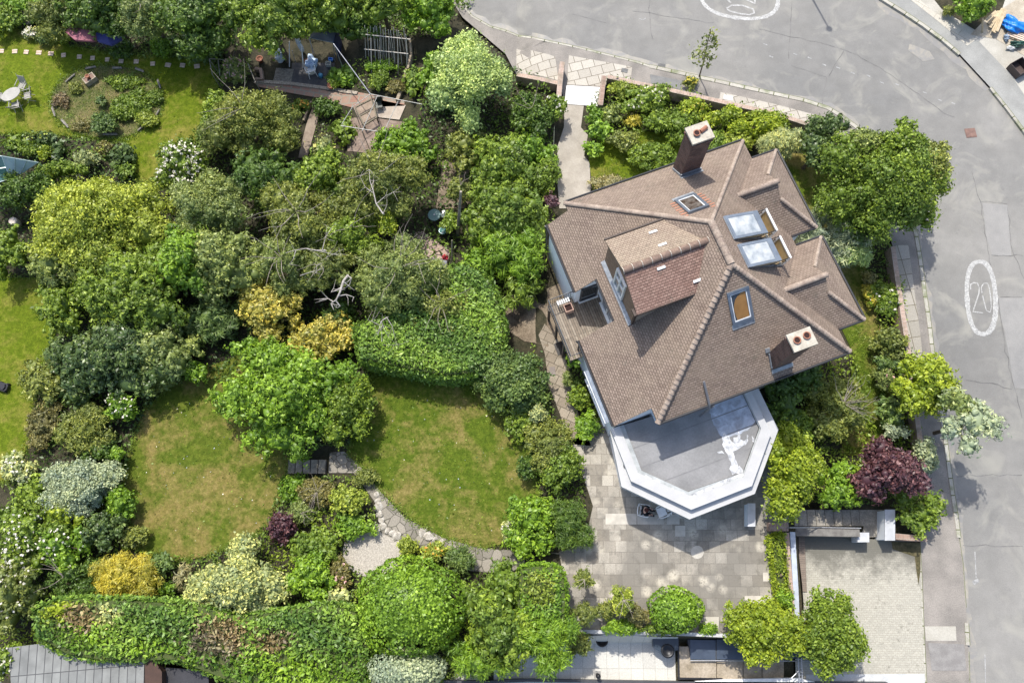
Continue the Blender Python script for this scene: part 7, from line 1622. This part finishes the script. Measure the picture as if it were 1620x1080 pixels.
# ================================================================= PERSON seated on a white chair below the bay
hp = Pz(1024, 807, 1.22); px_, py_ = hp.x, hp.y; FA = 75    # the seated person faces left (world -x) and slightly down
plastic_chair(px_-.06, py_+.02, .02, 80, 'white plastic armchair carrying the seated person')
plastic_chair(px_+.86, py_-.02, .02, -70, 'empty white plastic armchair right of the seated person under the bay')
per = thing('person', 'person in dark clothes with dark reddish hair seated on a white chair on the terrace', 'person', (px_-.06, py_+.02, .02), math.radians(-100))
SKIN = mflat('skin', (.50, .31, .23), .5); HAIR = mnoise('dark_auburn_hair', (.035, .010, .010), (.09, .03, .025), 30, fine=80, fa=.4); CLO = mnoise('black_cloth', (.010, .010, .014), (.03, .03, .035), 12)
def skin(name, V, E, R, mat, parent, root=0, sub=2):
    me = bpy.data.meshes.new(name); me.from_pydata(V, E, []); o = link(name, me, parent); md = o.modifiers.new('skin', 'SKIN'); md.use_smooth_shade = True
    for i, r in enumerate(R): me.skin_vertices[0].data[i].radius = (r, r) if not isinstance(r, tuple) else r; me.skin_vertices[0].data[i].use_root = (i == root)
    s = o.modifiers.new('sub', 'SUBSURF'); s.levels = sub; s.render_levels = sub; me.materials.append(mat); return o
# local frame: +y is forward, seat height .43
V = [(0, -.05, .52), (0, -.07, .66), (0, -.06, .82), (0, -.03, .98), (0, -.0, 1.06), (0, .03, 1.13), (0, .05, 1.22), (0, .05, 1.31),
     (-.17, -.03, .98), (-.24, .04, .78), (-.20, .24, .68), (.17, -.03, .98), (.24, .04, .78), (.20, .24, .68),
     (-.10, .0, .50), (-.12, .40, .52), (-.12, .40, .10), (-.13, .50, .04), (.10, .0, .50), (.12, .40, .52), (.12, .42, .10), (.13, .52, .04), (-.15, .33, .66), (.15, .33, .66)]
Ed = [(0, 1), (1, 2), (2, 3), (3, 4), (4, 5), (5, 6), (6, 7), (3, 8), (8, 9), (9, 10), (3, 11), (11, 12), (12, 13), (0, 14), (14, 15), (15, 16), (16, 17), (0, 18), (18, 19), (19, 20), (20, 21), (10, 22), (13, 23)]
Rr = [(.15, .12), (.14, .11), (.15, .11), (.15, .09), .055, .055, (.085, .10), (.07, .08), .065, .05, .036, .065, .05, .036, .085, .065, .045, .035, .085, .065, .045, .035, .03, .03]
skin('body', V, Ed, Rr, SKIN, per)
def grow(name, ids, mul, mat):
    mp = {j: i for i, j in enumerate(ids)}; return skin(name, [V[j] for j in ids], [(mp[a], mp[b]) for a, b in Ed if a in mp and b in mp], [(tuple(x*mul for x in Rr[j]) if isinstance(Rr[j], tuple) else Rr[j]*mul) for j in ids], mat, per)
grow('shirt', [0, 1, 2, 3, 8, 9, 10, 11, 12, 13], 1.14, CLO); grow('trousers', [0, 14, 15, 16, 18, 19, 20], 1.16, CLO)
for s in (-1, 1):
    for k in range(4): skin('finger', [(s*(.15-.012), .34, .665), (s*(.135-.0)+(k-1.5)*.018, .40, .655), (s*.135+(k-1.5)*.019, .435-.006*abs(k-1.5), .635)], [(0, 1), (1, 2)], [.014, .009, .007], SKIN, per)
    skin('thumb', [(s*.14, .33, .665), (s*.10, .365, .66), (s*.09, .39, .65)], [(0, 1), (1, 2)], [.014, .010, .008], SKIN, per)
    m = MB(); m.box((s*.125, .49, .03), (.09, .24, .06)); m.build('shoe', mflat('black_shoe', (.015, .015, .015)), per)
    m = MB(); m.lathe((s*.032, .142, 1.235), [(.004, -.01), (.011, 0), (.004, .01)], 8); m.build('eye', BLK, per, uv=False)
    m = MB(); m.lathe((s*.083, .05, 1.225), [(.006, -.03), (.016, 0), (.006, .03)], 8); m.build('ear', SKIN, per, uv=False)
m = MB(); m.tube([(0, .145, 1.235), (0, .165, 1.205), (0, .145, 1.195)], [.01, .015, .009], 6); m.build('nose', SKIN, per, True, uv=False); m = MB(); m.tube([(-.025, .135, 1.17), (0, .145, 1.168), (.025, .135, 1.17)], .006, 5); m.build('mouth', mflat('lips', (.35, .10, .10)), per, True, uv=False)
bm = bmesh.new(); bmesh.ops.create_icosphere(bm, subdivisions=4, radius=1)
for v in bm.verts:
    c = v.co; k = 1+.04*math.sin(c.x*30)*math.cos(c.y*11); f_ = 1.0 if c.y < .45 or c.z > .45 else .80; v.co = Vector((c.x*.108*k*f_, .028+c.y*.125*k*f_, 1.255+(c.z*.115*k if c.z > 0 or c.y > 0 else c.z*.20)*f_))
me = bpy.data.meshes.new('hair'); bm.to_mesh(me); bm.free(); me.materials.append(HAIR); me.polygons.foreach_set('use_smooth', [True]*len(me.polygons)); link('hair', me, per)

# rockery stones along the crazy paving
ROCK = mnoise('rockery_stone', (.30, .27, .22), (.52, .49, .43), 5, fine=18, fa=.3); r0 = None
for i, (x, y) in enumerate([(596, 782), (598, 792), (599, 802), (600, 812), (603, 822), (607, 832), (613, 839), (622, 843), (575, 757), (583, 765), (668, 843), (678, 848), (688, 853), (698, 857), (566, 746), (628, 848)]):
    g = G(x, y, .05); s = RNG.uniform(.7, 1.3)
    if r0 is None:
        bm = bmesh.new(); bmesh.ops.create_icosphere(bm, subdivisions=2, radius=.17)
        for v in bm.verts: v.co = Vector((v.co.x*1.35, v.co.y, v.co.z*.55))*(1+RNG.normal(0, .12))
        me = bpy.data.meshes.new('stone'); bm.to_mesh(me); bm.free(); me.materials.append(ROCK); r0 = link('rockery_stone', me); r = r0
    else: r = r0.copy(); C.objects.link(r)
    r.location = g; r.rotation_euler = (RNG.uniform(-.3, .3), RNG.uniform(-.3, .3), RNG.uniform(0, 6)); r.scale = (s, s, s)
    tag(r, 'pale rough stone edging the crazy paving path', 'stone', 'rough stones edging the crazy paving')
